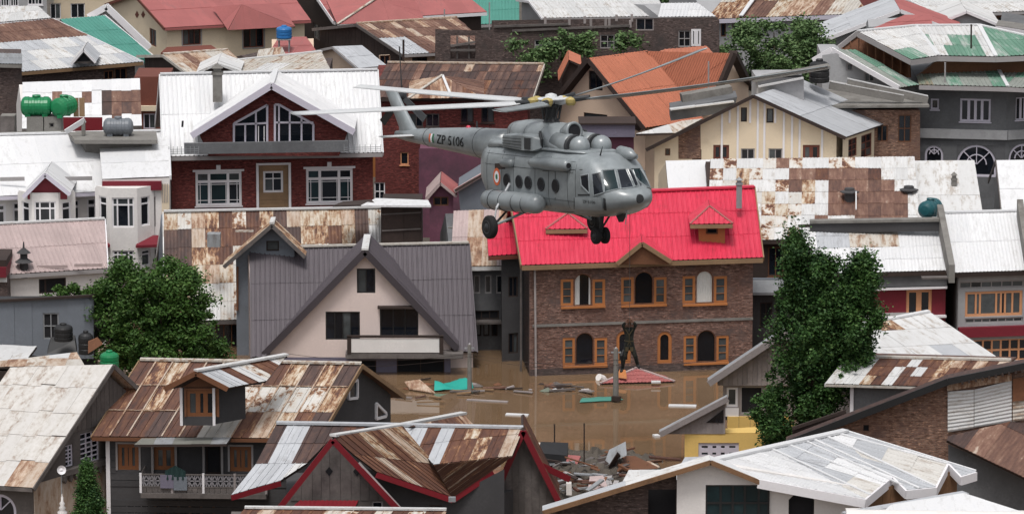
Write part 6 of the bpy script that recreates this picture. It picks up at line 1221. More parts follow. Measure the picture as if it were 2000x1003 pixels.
# small rusty roof
h = House('small_rust_roof_house', 'small grey house with roof of white sheets left and rust-brown sheets right', (1613, 749), (1912, 757), 214, (1655, 697), (1975, 704), 3.4, vmode='L', fin=.5, sin=1.0)
h.slope(None, pattern=['WWWRRRWRRMTRTRT', 'WWWRRWRWRMRRTRR', 'WWWMRWRRRTRRRRR'], key=dict(W='white_worn', R='rust', M='mixed', T='tan'), prof='seam', tdir=h.R0 - h.E0); h.trims('pale', left=True, rake='white_worn', h=.1, capm='pale'); h.back('rust')
f = h.facade('grey_plaster'); f.finish(); h.body('grey_plaster'); P = h.front; pbox(MB(), P, h.sin, h.sin + .16, 0, h.ze - .1, .01, .12).build('corner_post', 'trim_white', h.root)
# brick gable building
bg_ = thing('brick_gable_building', 'rough brown brick gable wall with black sloping eave and pale metal cladding', 'building', A(1800, 1003, 207))
P = Plane(A(1800, 850, 207), (1, -.1)); H = P.hit
f = Facade(bg_, P, [[H(1535, 862), H(1535, 1060), H(1850, 1060), H(1850, 742)], [H(1850, 742), H(1850, 1060), H(2060, 1060), H(2060, 700)]], 'brick_tan'); f.win(1686, 829, 1697, 841, nx=1, pane='dark', frame='wood_dark', sill=False, fw=.03); f.finish()
a0 = H(1535, 862); a1 = H(1852, 740); a2 = H(2060, 698)
for p0, p1 in ((a0, a1), (a1, a2)):
    MB().prism([P.p(*p0, .55), P.p(*p1, .55), P.p(*p1, -.5), P.p(*p0, -.5)], (0, 0, .12)).build('roof', 'rust_dark', bg_); MB().bar(P.p(*p0, .57) + ZV * .02, P.p(*p1, .57) + ZV * .02, .1, .3).build('bargeboard', 'black', bg_)
MB().prism([P.p(a0[0], -.3, -.3), P.p(a2[0], -.3, -.3), P.p(*a2, -.3) - ZV * .1, P.p(*a1, -.3) - ZV * .1, P.p(*a0, -.3) - ZV * .1], P.N * -.4).build('wall', 'brick_tan', bg_)
Pc = P.shift(.06)   # corrugated cladding sheets
for x0, x1, yt0, yt1, yb0, yb1, mt_ in ((1851, 1902, 764, 760, 843, 835, 'white_worn'), (1903, 1976, 760, 742, 834, 822, 'white_worn'), (1978, 2050, 742, 735, 822, 812, 'pale')):
    mb = MB(); n_ = 22
    for k in range(n_):
        s0, s1 = k / n_, (k + 1) / n_; t = lambda y0, y1, s: y0 + (y1 - y0) * s
        r0 = [Pc.p(*Pc.hit(x0, yt0 + (yb0 - yt0) * s), .02 + .03 * (i % 2)) for i, s in ((k, s0), (k + 1, s1))]; r1 = [Pc.p(*Pc.hit(x1, yt1 + (yb1 - yt1) * s), .02 + .03 * (i % 2)) for i, s in ((k, s0), (k + 1, s1))]
        mb.poly([r0[0], r1[0], r1[1], r0[1]], [(s0 * 3, 0), (s0 * 3, 2), (s1 * 3, 2), (s1 * 3, 0)])
    mb.build('cladding_sheet', mt_, bg_)
MB().prism([Pc.p(*Pc.hit(*q), .08) for q in ((1850, 762), (1850, 748), (1976, 728), (1976, 742))], P.N * .03).build('patch_board', 'tan', bg_); MB().prism([Pc.p(*Pc.hit(*q), .09) for q in ((1978, 738), (1978, 782), (2050, 776), (2050, 728))], P.N * .03).build('patch_board', 'wood_brown', bg_)
for x in range(1880, 2000, 13): c = H(x, 737 - (x - 1880) * .2 + 4); MB().bar(P.p(*c, .1), P.p(*c, .65), .1, .14).build('rafter_end', 'wood_dark', bg_)
lt = [A(1849, 860, 205.2), A(2070, 966, 203), A(2070, 800, 206.6), A(1978, 822, 206.6), A(1849, 852, 206.6)]; n = (lt[1] - lt[0]).cross(lt[3] - lt[0]).normalized(); lt = [lt[0], lt[1], at_plane(2070, 800, lt[0], n), lt[3], at_plane(1851, 852, lt[0], n)]
lean = thing('brown_lean_to', 'brown rusted lean-to roof against the brick gable at the photo edge', 'lean-to', A(1950, 1003, 205)); roof(lean, lt, ['rust_light', 'rust', 'rust_dark'], sw=.9, sl=2.5, prof='corr')
P7 = Plane(A(1850, 900, 205.6), (1, -.16)); H7 = P7.hit; Facade(lean, P7, [H7(1852, 866), H7(1852, 1070), H7(2060, 1070), H7(2060, 960)], 'grey_plaster').finish()
tr = thing('timber_stack', 'stack of dark timber lying on the eave at the foot of the poplar', 'timber'  , A(1600, 838, 209))
for k in range(4): MB().bar(A(1548, 836 + 5 * k, 208.8 + .1 * k), A(1652, 802 + 6 * k, 208.6), .16, .14).build('plank', 'wood_dark', tr)
# ------------------------------------------------ white zig-zag roofed house
wh = thing('white_zigzag_roof_house', 'white house with broad white sheet roof ending in a zig-zag white eave', 'house', A(1600, 1003, 194))
q = planar([(1690, 974), (1907, 921), (1652, 842), (1395, 899), (1480, 936)], [A(1690, 974, 193).z] * 2 + [A(1652, 842, 200).z]); n = (q[1] - q[0]).cross(q[2] - q[0]).normalized()
zg = lambda x, y: at_plane(x, y, q[0], n)
td = q[2] - q[1]; key_ = dict(W='white', G='galv', P='pale_white', L='white')
zr1 = dict(prof='seam', tdir=td, deck='trim_white')
# the slope is cut back at the eave by two gablets, so it is laid as five strips running up to the ridge
top = [(1395, 899), (1652, 842)]
def ridge_at(s): return zg(top[0][0] + (top[1][0] - top[0][0]) * s, top[0][1] + (top[1][1] - top[0][1]) * s)
roof(wh, [q[4], q[0], ridge_at(.42), q[3]], None, pattern=['WWWWW', 'WWWWW', 'WWWLP', 'WWWWG'], key=key_, **zr1)
roof(wh, [q[0], zg(1743, 931), ridge_at(.66), ridge_at(.42)], None, pattern=['GG', 'GG', 'GL', 'PL'], key=key_, **zr1)
roof(wh, [zg(1743, 931), zg(1770, 957), zg(1828, 951), ridge_at(.84), ridge_at(.66)], None, pattern=['GGG', 'GGG', 'PGG', 'GGG'], key=key_, **zr1)
roof(wh, [zg(1828, 951), zg(1852, 905), ridge_at(.93), ridge_at(.84)], None, pattern=['L', 'G', 'P', 'P'], key=key_, **zr1)
roof(wh, [zg(1852, 905), zg(1877, 930), q[1], ridge_at(1), ridge_at(.93)], None, pattern=['GL', 'GG', 'LG', 'GG'], key=key_, **zr1)
for s, e in ((.42, (1700, 967)), (.55, (1728, 943)), (.68, (1762, 948)), (.84, (1826, 950)), (.93, (1851, 906)), (1.0, (1906, 920)), (.74, (1795, 954))):
    a_, b_ = ridge_at(s), zg(*e); MB().bar(a_ + n * .05, b_ + n * .05, .13, .05).build('seam_strip', 'white', wh)
zz = [(1480, 937), (1690, 976), (1743, 932), (1770, 959), (1828, 953), (1852, 906), (1877, 932), (1907, 923)]
pts3 = [zg(*k) for k in zz]
for a, b in zip(pts3, pts3[1:]): MB().bar(a - ZV * .14, b - ZV * .14, .1, .38).build('fascia', 'trim_white', wh)
cap(wh, q[3], q[2], .4, .1, 'white')
P = Plane(A(1690, 980, 194.3), q[1] - q[0]); H = P.hit; x0_, x1_ = H(1672, 980)[0], H(1868, 940)[0]
tops = []
for k in range(13):
    a_ = x0_ + (x1_ - x0_) * k / 12; p_ = P.p(a_, 0); zt_ = q[0].z - (n.x * (p_.x - q[0].x) + n.y * (p_.y - q[0].y)) / n.z; tops.append((a_, zt_ - .22))
for k in range(12):
    (a_, za), (b_, zb_) = tops[k], tops[k + 1]; MB().prism([P.p(a_ + .01, 1), P.p(b_ - .01, 1), P.p(b_ - .01, zb_), P.p(a_ + .01, za)], P.N * .05).build('board', 'wood_tan', wh)
MB().prism([P.p(x0_, 1, -.05), P.p(x1_, 1, -.05), P.p(*tops[-1], -.05), P.p(*tops[0], -.05)], P.N * -.1).build('timber_wall', 'wood_dark', wh)
# left gabled wing facing us
gw = Gable((1060, 998), (1388, 899), (1484, 938), 193.2, 1.0, parent=wh, fin=.45)
sl_ = roof(wh, [gw.L + gw.v * .9, gw.L, gw.P, gw.P + gw.v], ['white', 'galv', 'white_worn'], tdir=gw.P - gw.L, sw=1.1, sl=3); roof(wh, [gw.R, gw.R + gw.v, gw.P + gw.v, gw.P], 'white', tdir=gw.P - gw.R, sl=3, prof='flat'); gw.barge('wood_tan', .2, .1)
P = gw.front; H = P.hit; pl = gw.poly(ins=.1); aP = pl[3][0]; x0 = H(1322, 950)[0]; zt0 = pl[3][1] - (aP - x0) * (pl[3][1] - pl[4][1]) / (aP - pl[4][0])
f = Facade(wh, P, [[(x0, 0), (aP, 0), (aP, pl[3][1]), (x0, zt0)], [(aP, 0), (pl[1][0] + .35, 0), (pl[1][0] + .35, pl[2][1]), (aP, pl[3][1])]], 'plaster')
f.win(1378, 946, 1503, 1025, frame='black', xs=[.22, .42, .62, .85], ys=[.55], bw=.09, pane='glass_teal', sill=False); f.finish()
P8 = P.shift(-.12); H8 = P8.hit; f = Facade(wh, P8, [H8(1495, 936), H8(1495, 1060), H8(1680, 1060), H8(1680, 976)], 'plaster'); r = P8.rect(1540, 965, 1590, 1045); f.holes.append(r); f.finish()
a0, a1, c0, c1 = r; k = .22; mb = MB()
for x, sg in ((a0, 1), (a1, -1)): mb.poly([P8.p(x, c1), P8.p(x + sg * k, c1), P8.p(x, c1 - k)])
mb.build('corner_infill', 'plaster', wh); w = MB()
for p, q in (((a0, c0), (a0, c1 - k)), ((a0, c1 - k), (a0 + k, c1)), ((a0 + k, c1), (a1 - k, c1)), ((a1 - k, c1), (a1, c1 - k)), ((a1, c1 - k), (a1, c0))): w.bar(P8.p(*p, -.08), P8.p(*q, -.08), .08, .08, up=P8.N)
o = w.build('window', 'black', wh); MB().poly([P8.p(a0, c0, -.15), P8.p(a1, c0, -.15), P8.p(a1, c1, -.15), P8.p(a0, c1, -.15)]).build('pane', 'dark', o)
MB().prism([P.p(x0 + .05, 0, -.3), P.p(H(1675, 960)[0], 0, -.4), P.p(H(1675, 960)[0], pl[2][1] - .4, -.4), P.p(aP, pl[3][1] - .15, -.3), P.p(x0 + .05, zt0 - .1, -.3)], P.N * -.5).build('wall', 'plaster', wh)
# dark open bay under the long verge
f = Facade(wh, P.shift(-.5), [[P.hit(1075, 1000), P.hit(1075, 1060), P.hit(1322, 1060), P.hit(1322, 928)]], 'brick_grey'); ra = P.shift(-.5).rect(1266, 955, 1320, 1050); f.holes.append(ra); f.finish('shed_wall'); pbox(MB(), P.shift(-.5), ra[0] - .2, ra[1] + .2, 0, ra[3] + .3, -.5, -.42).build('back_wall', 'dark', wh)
rl_ = planar([(1212, 948), (1332, 946), (1322, 916), (1228, 917)], [A(1212, 948, 198).z, A(1332, 946, 198).z, A(1322, 916, 200).z]); roof(wh, rl_, ['galv', 'white_worn'], prof='flat', sw=1, name='rear_roof')
rl_ = planar([(1326, 912), (1392, 905), (1388, 891), (1338, 893)], [A(1326, 912, 199).z, A(1392, 905, 199).z, A(1388, 891, 200.5).z]); roof(wh, rl_, ['galv', 'galv'], prof='flat', sw=1, name='rear_roof')
# lower white roof, bottom right
h = House('bright_white_roof_house', 'bright white low roof filling the lower corner beside the zig-zag eave', (1640, 1060), (2060, 1066), 186, (1740, 990), (2060, 1010), 3, vmode='perp'); 
pl = planar([(1690, 1030), (2060, 1040), (2000, 1000), (1882, 962), (1740, 985)], [A(1690, 1030, 188).z, A(2060, 1040, 188).z, A(2000, 1000, 190).z]); roof(h.root, pl, 'white', prof='flat', sw=1.3, sl=3, deck='concrete'); h.body('plaster')
MB().bar(A(1650, 1003, 189.5), A(1886, 962, 192.4), .5, .1).build('ledge', 'galv', h.root)
# ================================================================== helicopter
hd, pi_, ro = math.radians(-58.73), math.radians(5.24), math.radians(-2.53)
ch, sh, cp, spn, cr, sr = math.cos(hd), math.sin(hd), math.cos(pi_), math.sin(pi_), math.cos(ro), math.sin(ro)
M3 = Matrix(((ch, -sh, 0), (sh, ch, 0), (0, 0, 1))) @ Matrix(((cp, 0, -spn), (0, 1, 0), (spn, 0, cp))) @ Matrix(((1, 0, 0), (0, cr, -sr), (0, sr, cr)))
HP = Vector((1.797, 171.888, 20.732)); MW = Matrix.Translation(HP) @ M3.to_4x4()
heli = thing('helicopter', 'grey military transport helicopter hovering nose down over the flooded houses', 'helicopter', HP)
heli.matrix_world = MW; ORG[heli.name] = Vector()
MI = MW.inverted()
def hl(px, py, ax, val):
    o = MI @ CO; d = MI.to_3x3() @ ray(px, py); t = (val - o[ax]) / d[ax]; return o + d * t
def loft(secs, n=36, name='body', mt='heli_grey', parent=heli):
    """secs: (x, zbot, ztop, half width, exponent, y offset)"""
    mb = MB(); vs = []; fs = []
    for x, zb, zt, hw, e, yo in secs:
        for k in range(n):
            a = 2 * math.pi * k / n; c, s_ = math.cos(a), math.sin(a)
            vs.append(Vector((x, yo + hw * math.copysign(abs(c) ** (2 / e), c), (zb + zt) / 2 + (zt - zb) / 2 * math.copysign(abs(s_) ** (2 / e), s_))))
    m_ = len(secs)
    for i in range(m_ - 1):
        for k in range(n): fs.append((i * n + k, i * n + (k + 1) % n, (i + 1) * n + (k + 1) % n, (i + 1) * n + k))
    fs.append(tuple(range(n - 1, -1, -1))); fs.append(tuple(range((m_ - 1) * n, m_ * n)))
    mb.mesh(vs, fs); mb.smooth = True; return mb.build(name, mt, parent), vs, fs
FUS = [(-4.25, 1.5, 2.75, .75, 3, 0), (-4.1, 1.15, 2.9, .98, 3, 0), (-3.6, .85, 2.98, 1.15, 3.4, 0), (-2.8, .62, 2.98, 1.25, 3.8, 0), (-1, .6, 2.98, 1.27, 4, 0), (1.5, .6, 2.96, 1.27, 4, 0), (3.2, .6, 2.93, 1.26, 3.8, 0),
       (3.7, .62, 2.88, 1.24, 3.6, 0), (4.1, .66, 2.74, 1.2, 3.4, 0), (4.5, .72, 2.46, 1.13, 3.1, 0), (4.85, .8, 2.12, 1.05, 2.9, 0), (5.1, .87, 1.92, .98, 2.7, 0), (5.4, .95, 1.83, .86, 2.5, 0), (5.7, 1.06, 1.72, .68, 2.3, 0), (5.9, 1.17, 1.6, .46, 2.2, 0), (6.0, 1.26, 1.5, .26, 2, 0), (6.03, 1.33, 1.43, .1, 2, 0)]
FUS = [(x if x < 3.2 else 3.2 + (x - 3.2) * .81, *r) for x, *r in FUS]
body, bv, bf = loft(FUS); bvh = BVHTree.FromPolygons(bv, bf)
cow, cv, cf = loft([(-3.05, 3.0, 3.3, .25, 2.3, 0), (-2.95, 2.85, 3.55, .5, 2.6, 0), (-2.6, 2.8, 3.82, .72, 2.8, 0), (-1.9, 2.8, 3.9, .85, 2.8, 0), (-.6, 2.8, 3.86, .9, 2.8, 0), (.1, 2.8, 3.84, .92, 2.8, 0), (.45, 2.8, 3.66, .94, 2.6, 0), (.75, 2.8, 3.4, .94, 2.6, 0), (1.15, 2.8, 3.26, .93, 2.6, 0), (1.45, 2.8, 3.15, .88, 2.6, 0), (1.7, 2.85, 3.0, .6, 2.4, 0)], name='engine_cowling')
cbvh = BVHTree.FromPolygons(cv, cf)
boom, tv, tf = loft([(-3.3, 2.02, 3.42, .72, 2.2, 0), (-4.0, 2.12, 3.44, .68, 2.1, 0), (-6.6, 2.3, 3.36, .53, 2, 0), (-9.9, 2.5, 3.16, .34, 2, 0), (-11.2, 2.58, 3.06, .25, 2, 0), (-12.2, 2.68, 2.95, .1, 2, 0)], name='tail_boom'); tbvh = BVHTree.FromPolygons(tv, tf)
loft([(-4.3, 2.3, 2.95, .5, 2.3, 0), (-3.6, 2.6, 3.2, .95, 2.6, 0), (-2.6, 2.8, 3.15, 1.05, 2.6, 0), (2.0, 2.85, 3.02, 1.0, 2.6, 0), (3.0, 2.86, 2.98, .8, 2.6, 0)], name='roof_deck')
def patch(pxs, mt, name, off=.014, tree=bvh, n=7, mirror=True, parent=heli, border=None):
    """four photo corners -> curved pane lying on the hull, plus its twin on the other side"""
    def cast(px, py):
        o = MI @ CO; d = (MI.to_3x3() @ ray(px, py)).normalized(); h_ = tree.ray_cast(o, d)
        return h_[0] + h_[1] * off * (1 if h_[1].dot(d) < 0 else -1) if h_[0] else None
    G = []
    for j in range(n):
        for i in range(n):
            s_, t_ = i / (n - 1), j / (n - 1); a = [pxs[0][k] * (1 - s_) + pxs[1][k] * s_ for k in (0, 1)]; b_ = [pxs[3][k] * (1 - s_) + pxs[2][k] * s_ for k in (0, 1)]
            G.append(cast(a[0] * (1 - t_) + b_[0] * t_, a[1] * (1 - t_) + b_[1] * t_))
    fs = [(j * n + i, j * n + i + 1, (j + 1) * n + i + 1, (j + 1) * n + i) for j in range(n - 1) for i in range(n - 1)]
    fs = [f for f in fs if all(G[k] is not None for k in f)]
    if not fs: return
    vs = [g if g is not None else Vector() for g in G]; o = None
    for sg in ((1, -1) if mirror else (1,)):
        mb = MB(); mb.mesh([Vector((v.x, v.y * sg, v.z)) for v in vs], fs); mb.smooth = True; o = mb.build(name, mt, parent)
        if border:
            edge = [vs[k] for k in list(range(n)) + [j * n + n - 1 for j in range(1, n)] + [(n - 1) * n + i for i in range(n - 2, -1, -1)] + [j * n for j in range(n - 2, 0, -1)]]
            if all(g is not None for g in G): MB().tube([Vector((v.x, v.y * sg, v.z)) for v in edge + edge[:1]], .028, 5, False).build('frame', border, o)
    return o
patch([(1176, 333), (1200, 331), (1209, 369), (1181, 375)], 'glass_teal', 'windscreen', border='heli_grey'); patch([(1204, 331), (1222, 330), (1238, 366), (1213, 369)], 'glass', 'windscreen', mirror=False, border='heli_grey')
patch([(1156, 340), (1173, 337), (1180, 376), (1160, 382)], 'glass', 'cockpit_window', border='heli_grey'); patch([(1226, 331), (1236, 332), (1247, 362), (1241, 366)], 'glass', 'windscreen', mirror=False, border='heli_grey')
patch([(1134, 343), (1150, 340), (1152, 378), (1136, 362)], 'glass', 'blister_window', border='heli_grey'); patch([(1242, 336), (1246, 338), (1253, 362), (1251, 364)], 'glass', 'windscreen', mirror=False)
patch([(1125, 385), (1176, 385), (1179, 409), (1125, 408)], 'heli_grey', 'armour_plate', off=.05); patch([(1178, 386), (1183, 388), (1185, 411), (1180, 410)], 'heli_dark', 'radome_edge', off=.012, mirror=False)
patch([(1129, 379), (1152, 379), (1152, 382), (1129, 382)], 'heli_dark', 'vent_strip', n=3)
patch([(967, 319), (987, 319), (987, 330), (967, 330)], 'wood_dark', 'dark_panel', n=4)
for k, x in enumerate((1084, 1121, 1125)): patch([(x, 333 if k == 0 else 386), (x + 1.2, 333 if k == 0 else 386), (x + 1.2, 408), (x, 408)], 'heli_dark', 'panel_line', n=5, off=.006)
patch([(1060, 333), (1156, 330), (1156, 331.4), (1060, 334.4)], 'heli_dark', 'panel_line', n=6, off=.006); patch([(1000, 410), (1122, 413), (1122, 414.2), (1000, 411.2)], 'heli_dark', 'panel_line', n=6, off=.006)
for x in (-1.71, -.82, -.17, .74, 1.75):   # round cabin windows, both sides
    for sg in (-1, 1):
        hit = bvh.ray_cast(Vector((x, sg * 3, 1.68)), Vector((0, -sg, 0)))[0]
        w = MB().lathe(hit + Vector((0, sg * .02, 0)), Vector((0, sg, 0)), [(-.05, .23), (.0, .23), (.015, .21)], 20).build('cabin_window', 'glass', heli); MB().tube([hit + Vector((.235 * math.cos(t), sg * .02, .235 * math.sin(t))) for t in [k * math.pi / 10 for k in range(21)]], .022, 5, False).build('frame', 'heli_dark', w)
for sg in (-1, 1):   # roundels
    hit = bvh.ray_cast(Vector((-2.45, sg * 3, 1.77)), Vector((0, -sg, 0)))[0]; rp_ = None
    for r, mt_, o_ in ((.33, 'roundel_orange', .012), (.22, 'trim_white', .018), (.10, 'roundel_green', .024)):
        p = MB().poly([hit + Vector((r * .78 * math.cos(t) , sg * o_, r * math.sin(t))) for t in [k * math.pi / 12 for k in range(24)]]).build('roundel' if rp_ is None else 'ring', mt_, rp_ or heli); rp_ = rp_ or p
for y in (-.47, .47):   # dust filters ahead of the intakes
    e = MB(); e.lathe((.7, y, 3.1), (1, 0, .02), [(0, .46), (.75, .43), (.98, .40), (1.0, .33)], 24); e.smooth = True; e.build('intake_duct', 'heli_grey', heli)
    e = MB(); e.lathe((1.66, y, 3.1), (1, 0, .02), [(0, .30), (.06, .42), (.1, .43), (.16, .43), (.2, .40)], 24); e.build('filter_ring', 'heli_dark', heli)
    e = MB(); e.lathe((1.72, y, 3.1), (1, 0, .02), [(.05 + .39 * (1 - math.cos(t)) * .98, max(.005, .385 * math.sin(t if t > .05 else .05))) for t in [math.pi * k / 16 for k in range(16, -1, -1)]][::-1], 24); e.smooth = True; e.build('dust_filter', 'heli_grey', heli)
c = hl(1113, 257, 1, -.05) + Vector((.3, 0, .02)); c = c + (MI @ CO - c).normalized() * .35; e = MB(); e.lathe(c, (1, 0, .1), [(-.7, .2), (-.3, .34), (0, .37), (.04, .35), (.05, .27), (-.2, .25)], 20); e.smooth = True; e.build('fan_intake', 'heli_grey', heli); MB().lathe(c + Vector((.01, 0, 0)), (1, 0, .1), [(0, .26), (.01, .26)], 18).build('fan_hole_shade', 'dark', heli)  # the dark disc stands in for the shade inside the intake hole
for sg in (-1, 1):   # exhaust shrouds and dark outlets
    e = MB(); x0, x1 = -2.2, .15; vs = []
    for x, y0, y1, z0, z1 in ((x0 - .35, .55, .85, 2.95, 3.2), (x0, .7, 1.16, 2.82, 3.42), (x1 - .7, .8, 1.3, 2.78, 3.5), (x1, .8, 1.28, 2.8, 3.48), (x1 + .25, .85, 1.05, 2.9, 3.35)): vs += [Vector((x, sg * y0, z0)), Vector((x, sg * y1, z0 + .08)), Vector((x, sg * (y1 - .02), z1 - .1)), Vector((x, sg * y0, z1))]
    fs = [(0, 1, 2, 3)] + [(4 * i + k, 4 * i + (k + 1) % 4, 4 * i + 4 + (k + 1) % 4, 4 * i + 4 + k) for i in range(4) for k in range(4)] + [(16, 17, 18, 19)]
    sh_ = e.mesh(vs, fs).build('exhaust_shroud', 'heli_grey', heli)
    MB().hexa([Vector((a, sg * b, c_)) for c_ in (2.92, 3.34) for a, b in ((-.38, 1.25), (.02, 1.25), (.02, 1.315), (-.38, 1.315))]).build('outlet', 'heli_dark', sh_)
    for k in range(4): MB().bar((x0 + .1, sg * (1.19 + .02), 2.95 + .1 * k), (x1 - .75, sg * 1.315, 2.93 + .115 * k), .02, .02).build('louvre', 'heli_dark', sh_)
    e = MB(); e.tube([(.1, sg * .9, 3.55), (.25, sg * 1.0, 3.5), (.4, sg * 1.02, 3.3), (.35, sg * 1.0, 3.0)], .06, 7); e.build('hose', 'heli_dark', heli)
# heater / side pods, fuel tanks
e = MB(); e.lathe((.1, -1.36, 2.46), (1, 0, .01), [(0, .10), (.3, .2), (1.2, .24), (2.3, .25), (2.62, .2), (2.7, .13)], 18); e.smooth = True; hp_ = e.build('cabin_heater', 'heli_grey', heli); MB().lathe((2.8, -1.36, 2.485), (1, 0, 0), [(0, .1), (.02, .1)], 14).build('outlet', 'dark', hp_)
for k, (dx, r) in enumerate(((-2.35, .17),)): e = MB(); e.lathe((-2.0, -1.3, 2.32), (1, 0, .05), [(0, .12), (.1, .17), (.7, .17), (.8, .1)], 14); e.smooth = True; e.build('small_pod', 'heli_grey', heli)
for sg in (-1, 1):
    e = MB(); x0, x1 = (-2.9, 1.05) if sg < 0 else (-2.6, 1.0)
    e.lathe((x0, sg * 1.5, .93), (1, 0, .01), [(0, .1), (.06, .24), (.2, .34), (.5, .37), (3.45, .37), (3.75, .35), (3.92, .26), (3.97, .1)], 24); e.smooth = True; tk = e.build('fuel_tank', 'heli_grey', heli)
    for dx in (.75, 1.5, 2.4, 3.1): MB().tube([(x0 + dx, sg * 1.5 + .375 * math.cos(t), .935 + .375 * math.sin(t)) for t in [k * math.pi / 12 for k in range(25)]], .014, 5, False).build('strap', 'heli_dark', tk)
    # main undercarriage
    W_ = Vector((-1.25, sg * 2.3, .02))
    MB().tube([(-1.55, sg * 1.15, 1.72), (-1.35, sg * 1.95, .7)], .05, 10).build('shock_strut', 'galv', heli); MB().tube([(-1.35, sg * 1.95, .72), (-1.25, sg * 2.12, .16)], .033, 10).build('strut_piston', 'steel', heli)
    MB().tube([W_ + Vector((0, -sg * .16, .05)), (-.7, sg * .9, .62)], .05, 8).build('axle_strut', 'heli_grey', heli); MB().tube([W_ + Vector((0, -sg * .16, .05)), (-2.1, sg * .9, .64)], .045, 8).build('drag_strut', 'heli_dark', heli)
    def wheel(c, r, w):
        t_ = MB(); t_.lathe(c - Vector((0, w / 2, 0)), (0, 1, 0), [(0, r * .62), (.02, r * .86), (w * .22, r * .98), (w * .5, r), (w * .78, r * .98), (w - .02, r * .86), (w, r * .62)], 26); wh_ = t_.build('wheel', 'tyre', heli)
        for s_ in (-1, 1): MB().lathe(c + Vector((0, s_ * (w / 2 - .01), 0)), (0, s_, 0), [(0, r * .6), (.02, r * .55), (.0, r * .4), (.04, r * .2), (.06, .03)], 18).build('hub', 'heli_dark' if sg else 'galv', wh_)
    wheel(W_, .44, .3)
for y in (-.19, .19): wheel(Vector((2.78, y, -.14)), .31, .2)
MB().tube([(2.95, 0, .75), (2.8, 0, .0)], .075, 10).build('nose_leg', 'heli_dark', heli); MB().tube([(3.5, 0, .7), (2.85, 0, .1)], .04, 8).build('drag_strut', 'heli_dark', heli); MB().bar((2.78, -.2, -.14), (2.78, .2, -.14), .09, .09).build('axle', 'heli_dark', heli)
# tail pylon, stabiliser, tail rotor
def slab(pts, th, name, mt, y=0): # outline in xz with tapered thickness, pts: leading edge then trailing edge
    mb = MB(); n = len(pts); A_ = [Vector((x, y + th, z)) for x, z in pts]; B_ = [Vector((x, y - th, z)) for x, z in pts]; return mb.prism(A_, (0, -2 * th, 0)).build(name, mt, heli)
e = MB(); vs = []
for z, xl, xt, th in ((2.72, -9.9, -11.9, .16), (3.15, -10.75, -12.0, .15), (3.8, -11.45, -12.5, .13), (4.52, -12.15, -13.05, .11), (4.6, -12.3, -13.0, .06)):
    for k in range(12):
        t = 2 * math.pi * k / 12; xc = (xl + xt) / 2; vs.append(Vector((xc + (xl - xt) / 2 * math.cos(t), th * math.sin(t) * (1 + .3 * math.cos(t)), z)))
fs = [(12 * i + k, 12 * i + (k + 1) % 12, 12 * i + 12 + (k + 1) % 12, 12 * i + 12 + k) for i in range(4) for k in range(12)] + [tuple(range(48, 60))]
e.mesh(vs, fs); e.smooth = True; e.build('tail_fin', 'heli_grey', heli)
e = MB(); vs = [Vector((x, y, 2.86 + dz)) for y, x0, x1 in ((-1.55, -10.25, -10.95), (1.55, -10.25, -10.95)) for x, dz in ((x0, 0), ((x0 * .6 + x1 * .4), .05), (x1, 0), ((x0 * .6 + x1 * .4), -.05))]
e.mesh(vs, [(0, 1, 2, 3), (7, 6, 5, 4)] + [(k, 4 + k, 4 + (k + 1) % 4, (k + 1) % 4) for k in range(4)]); e.build('tailplane', 'heli_pale', heli)
TR = Vector((-12.45, .42, 4.28)); MB().lathe(TR - Vector((0, .35, 0)), (0, 1, 0), [(0, .16), (.3, .14), (.36, .24), (.44, .22), (.5, .08)], 14).build('tail_rotor_hub', 'heli_dark', heli)
for k in range(3):
    a = math.radians(95 + 120 * k); dx, dz = math.cos(a), math.sin(a); nx, nz = -dz, dx
    e = MB(); e.hexa([TR + Vector((dx * r + nx * w * s_, dy + .06 * s_, dz * r + nz * w * s_)) for dy in (-.02, .02) for r, w, s_ in ((.22, .08, -1), (1.95, .13, -1), (1.95, .13, 1), (.22, .08, 1))]); e.build('tail_rotor_blade', 'heli_dark', heli)
# serial number and flash on the boom, code on the armour plate
def htext(body_, x, z, size, yside, mt, nm):
    cu = bpy.data.curves.new(nm, 'FONT'); cu.body = body_; cu.size = size; cu.extrude = .004; cu.align_x = 'CENTER'; cu.align_y = 'CENTER'
    o = bpy.data.objects.new(nm, cu); COL.objects.link(o); o.parent = heli; dep = bpy.context.evaluated_depsgraph_get()
    me = bpy.data.meshes.new_from_object(o.evaluated_get(dep)); bpy.data.objects.remove(o)
    bm_ = bmesh.new(); bm_.from_mesh(me); bmesh.ops.triangulate(bm_, faces=bm_.faces); bmesh.ops.subdivide_edges(bm_, edges=bm_.edges, cuts=2, use_grid_fill=True); bm_.to_mesh(me); bm_.free()
    tree = tbvh if x < -4 else bvh; vs = []
    for v in me.vertices:   # wrap the letters on the hull, both sides
        px_ = x + v.co.x * 1.3 * (1 if yside < 0 else -1); pz = z + v.co.y; hit = tree.ray_cast(Vector((px_, yside * 3, pz)), Vector((0, -yside, 0)))
        b_ = hit[0] if hit[0] else Vector((px_, yside * .4, pz)); vs.append(b_ + Vector((0, yside * (.06 if x > 0 else .02), 0)))
    mb = MB(); mb.mesh(vs, [tuple(p.vertices) for p in me.polygons]); mb.build(nm, mt, heli)
for sg in (-1, 1): htext('ZP 5106', -7.2, 2.82, .52, sg, 'heli_dark', 'serial_number'); htext('ZP 5106', 3.95, 1.22, .15, sg, 'heli_dark', 'door_number')
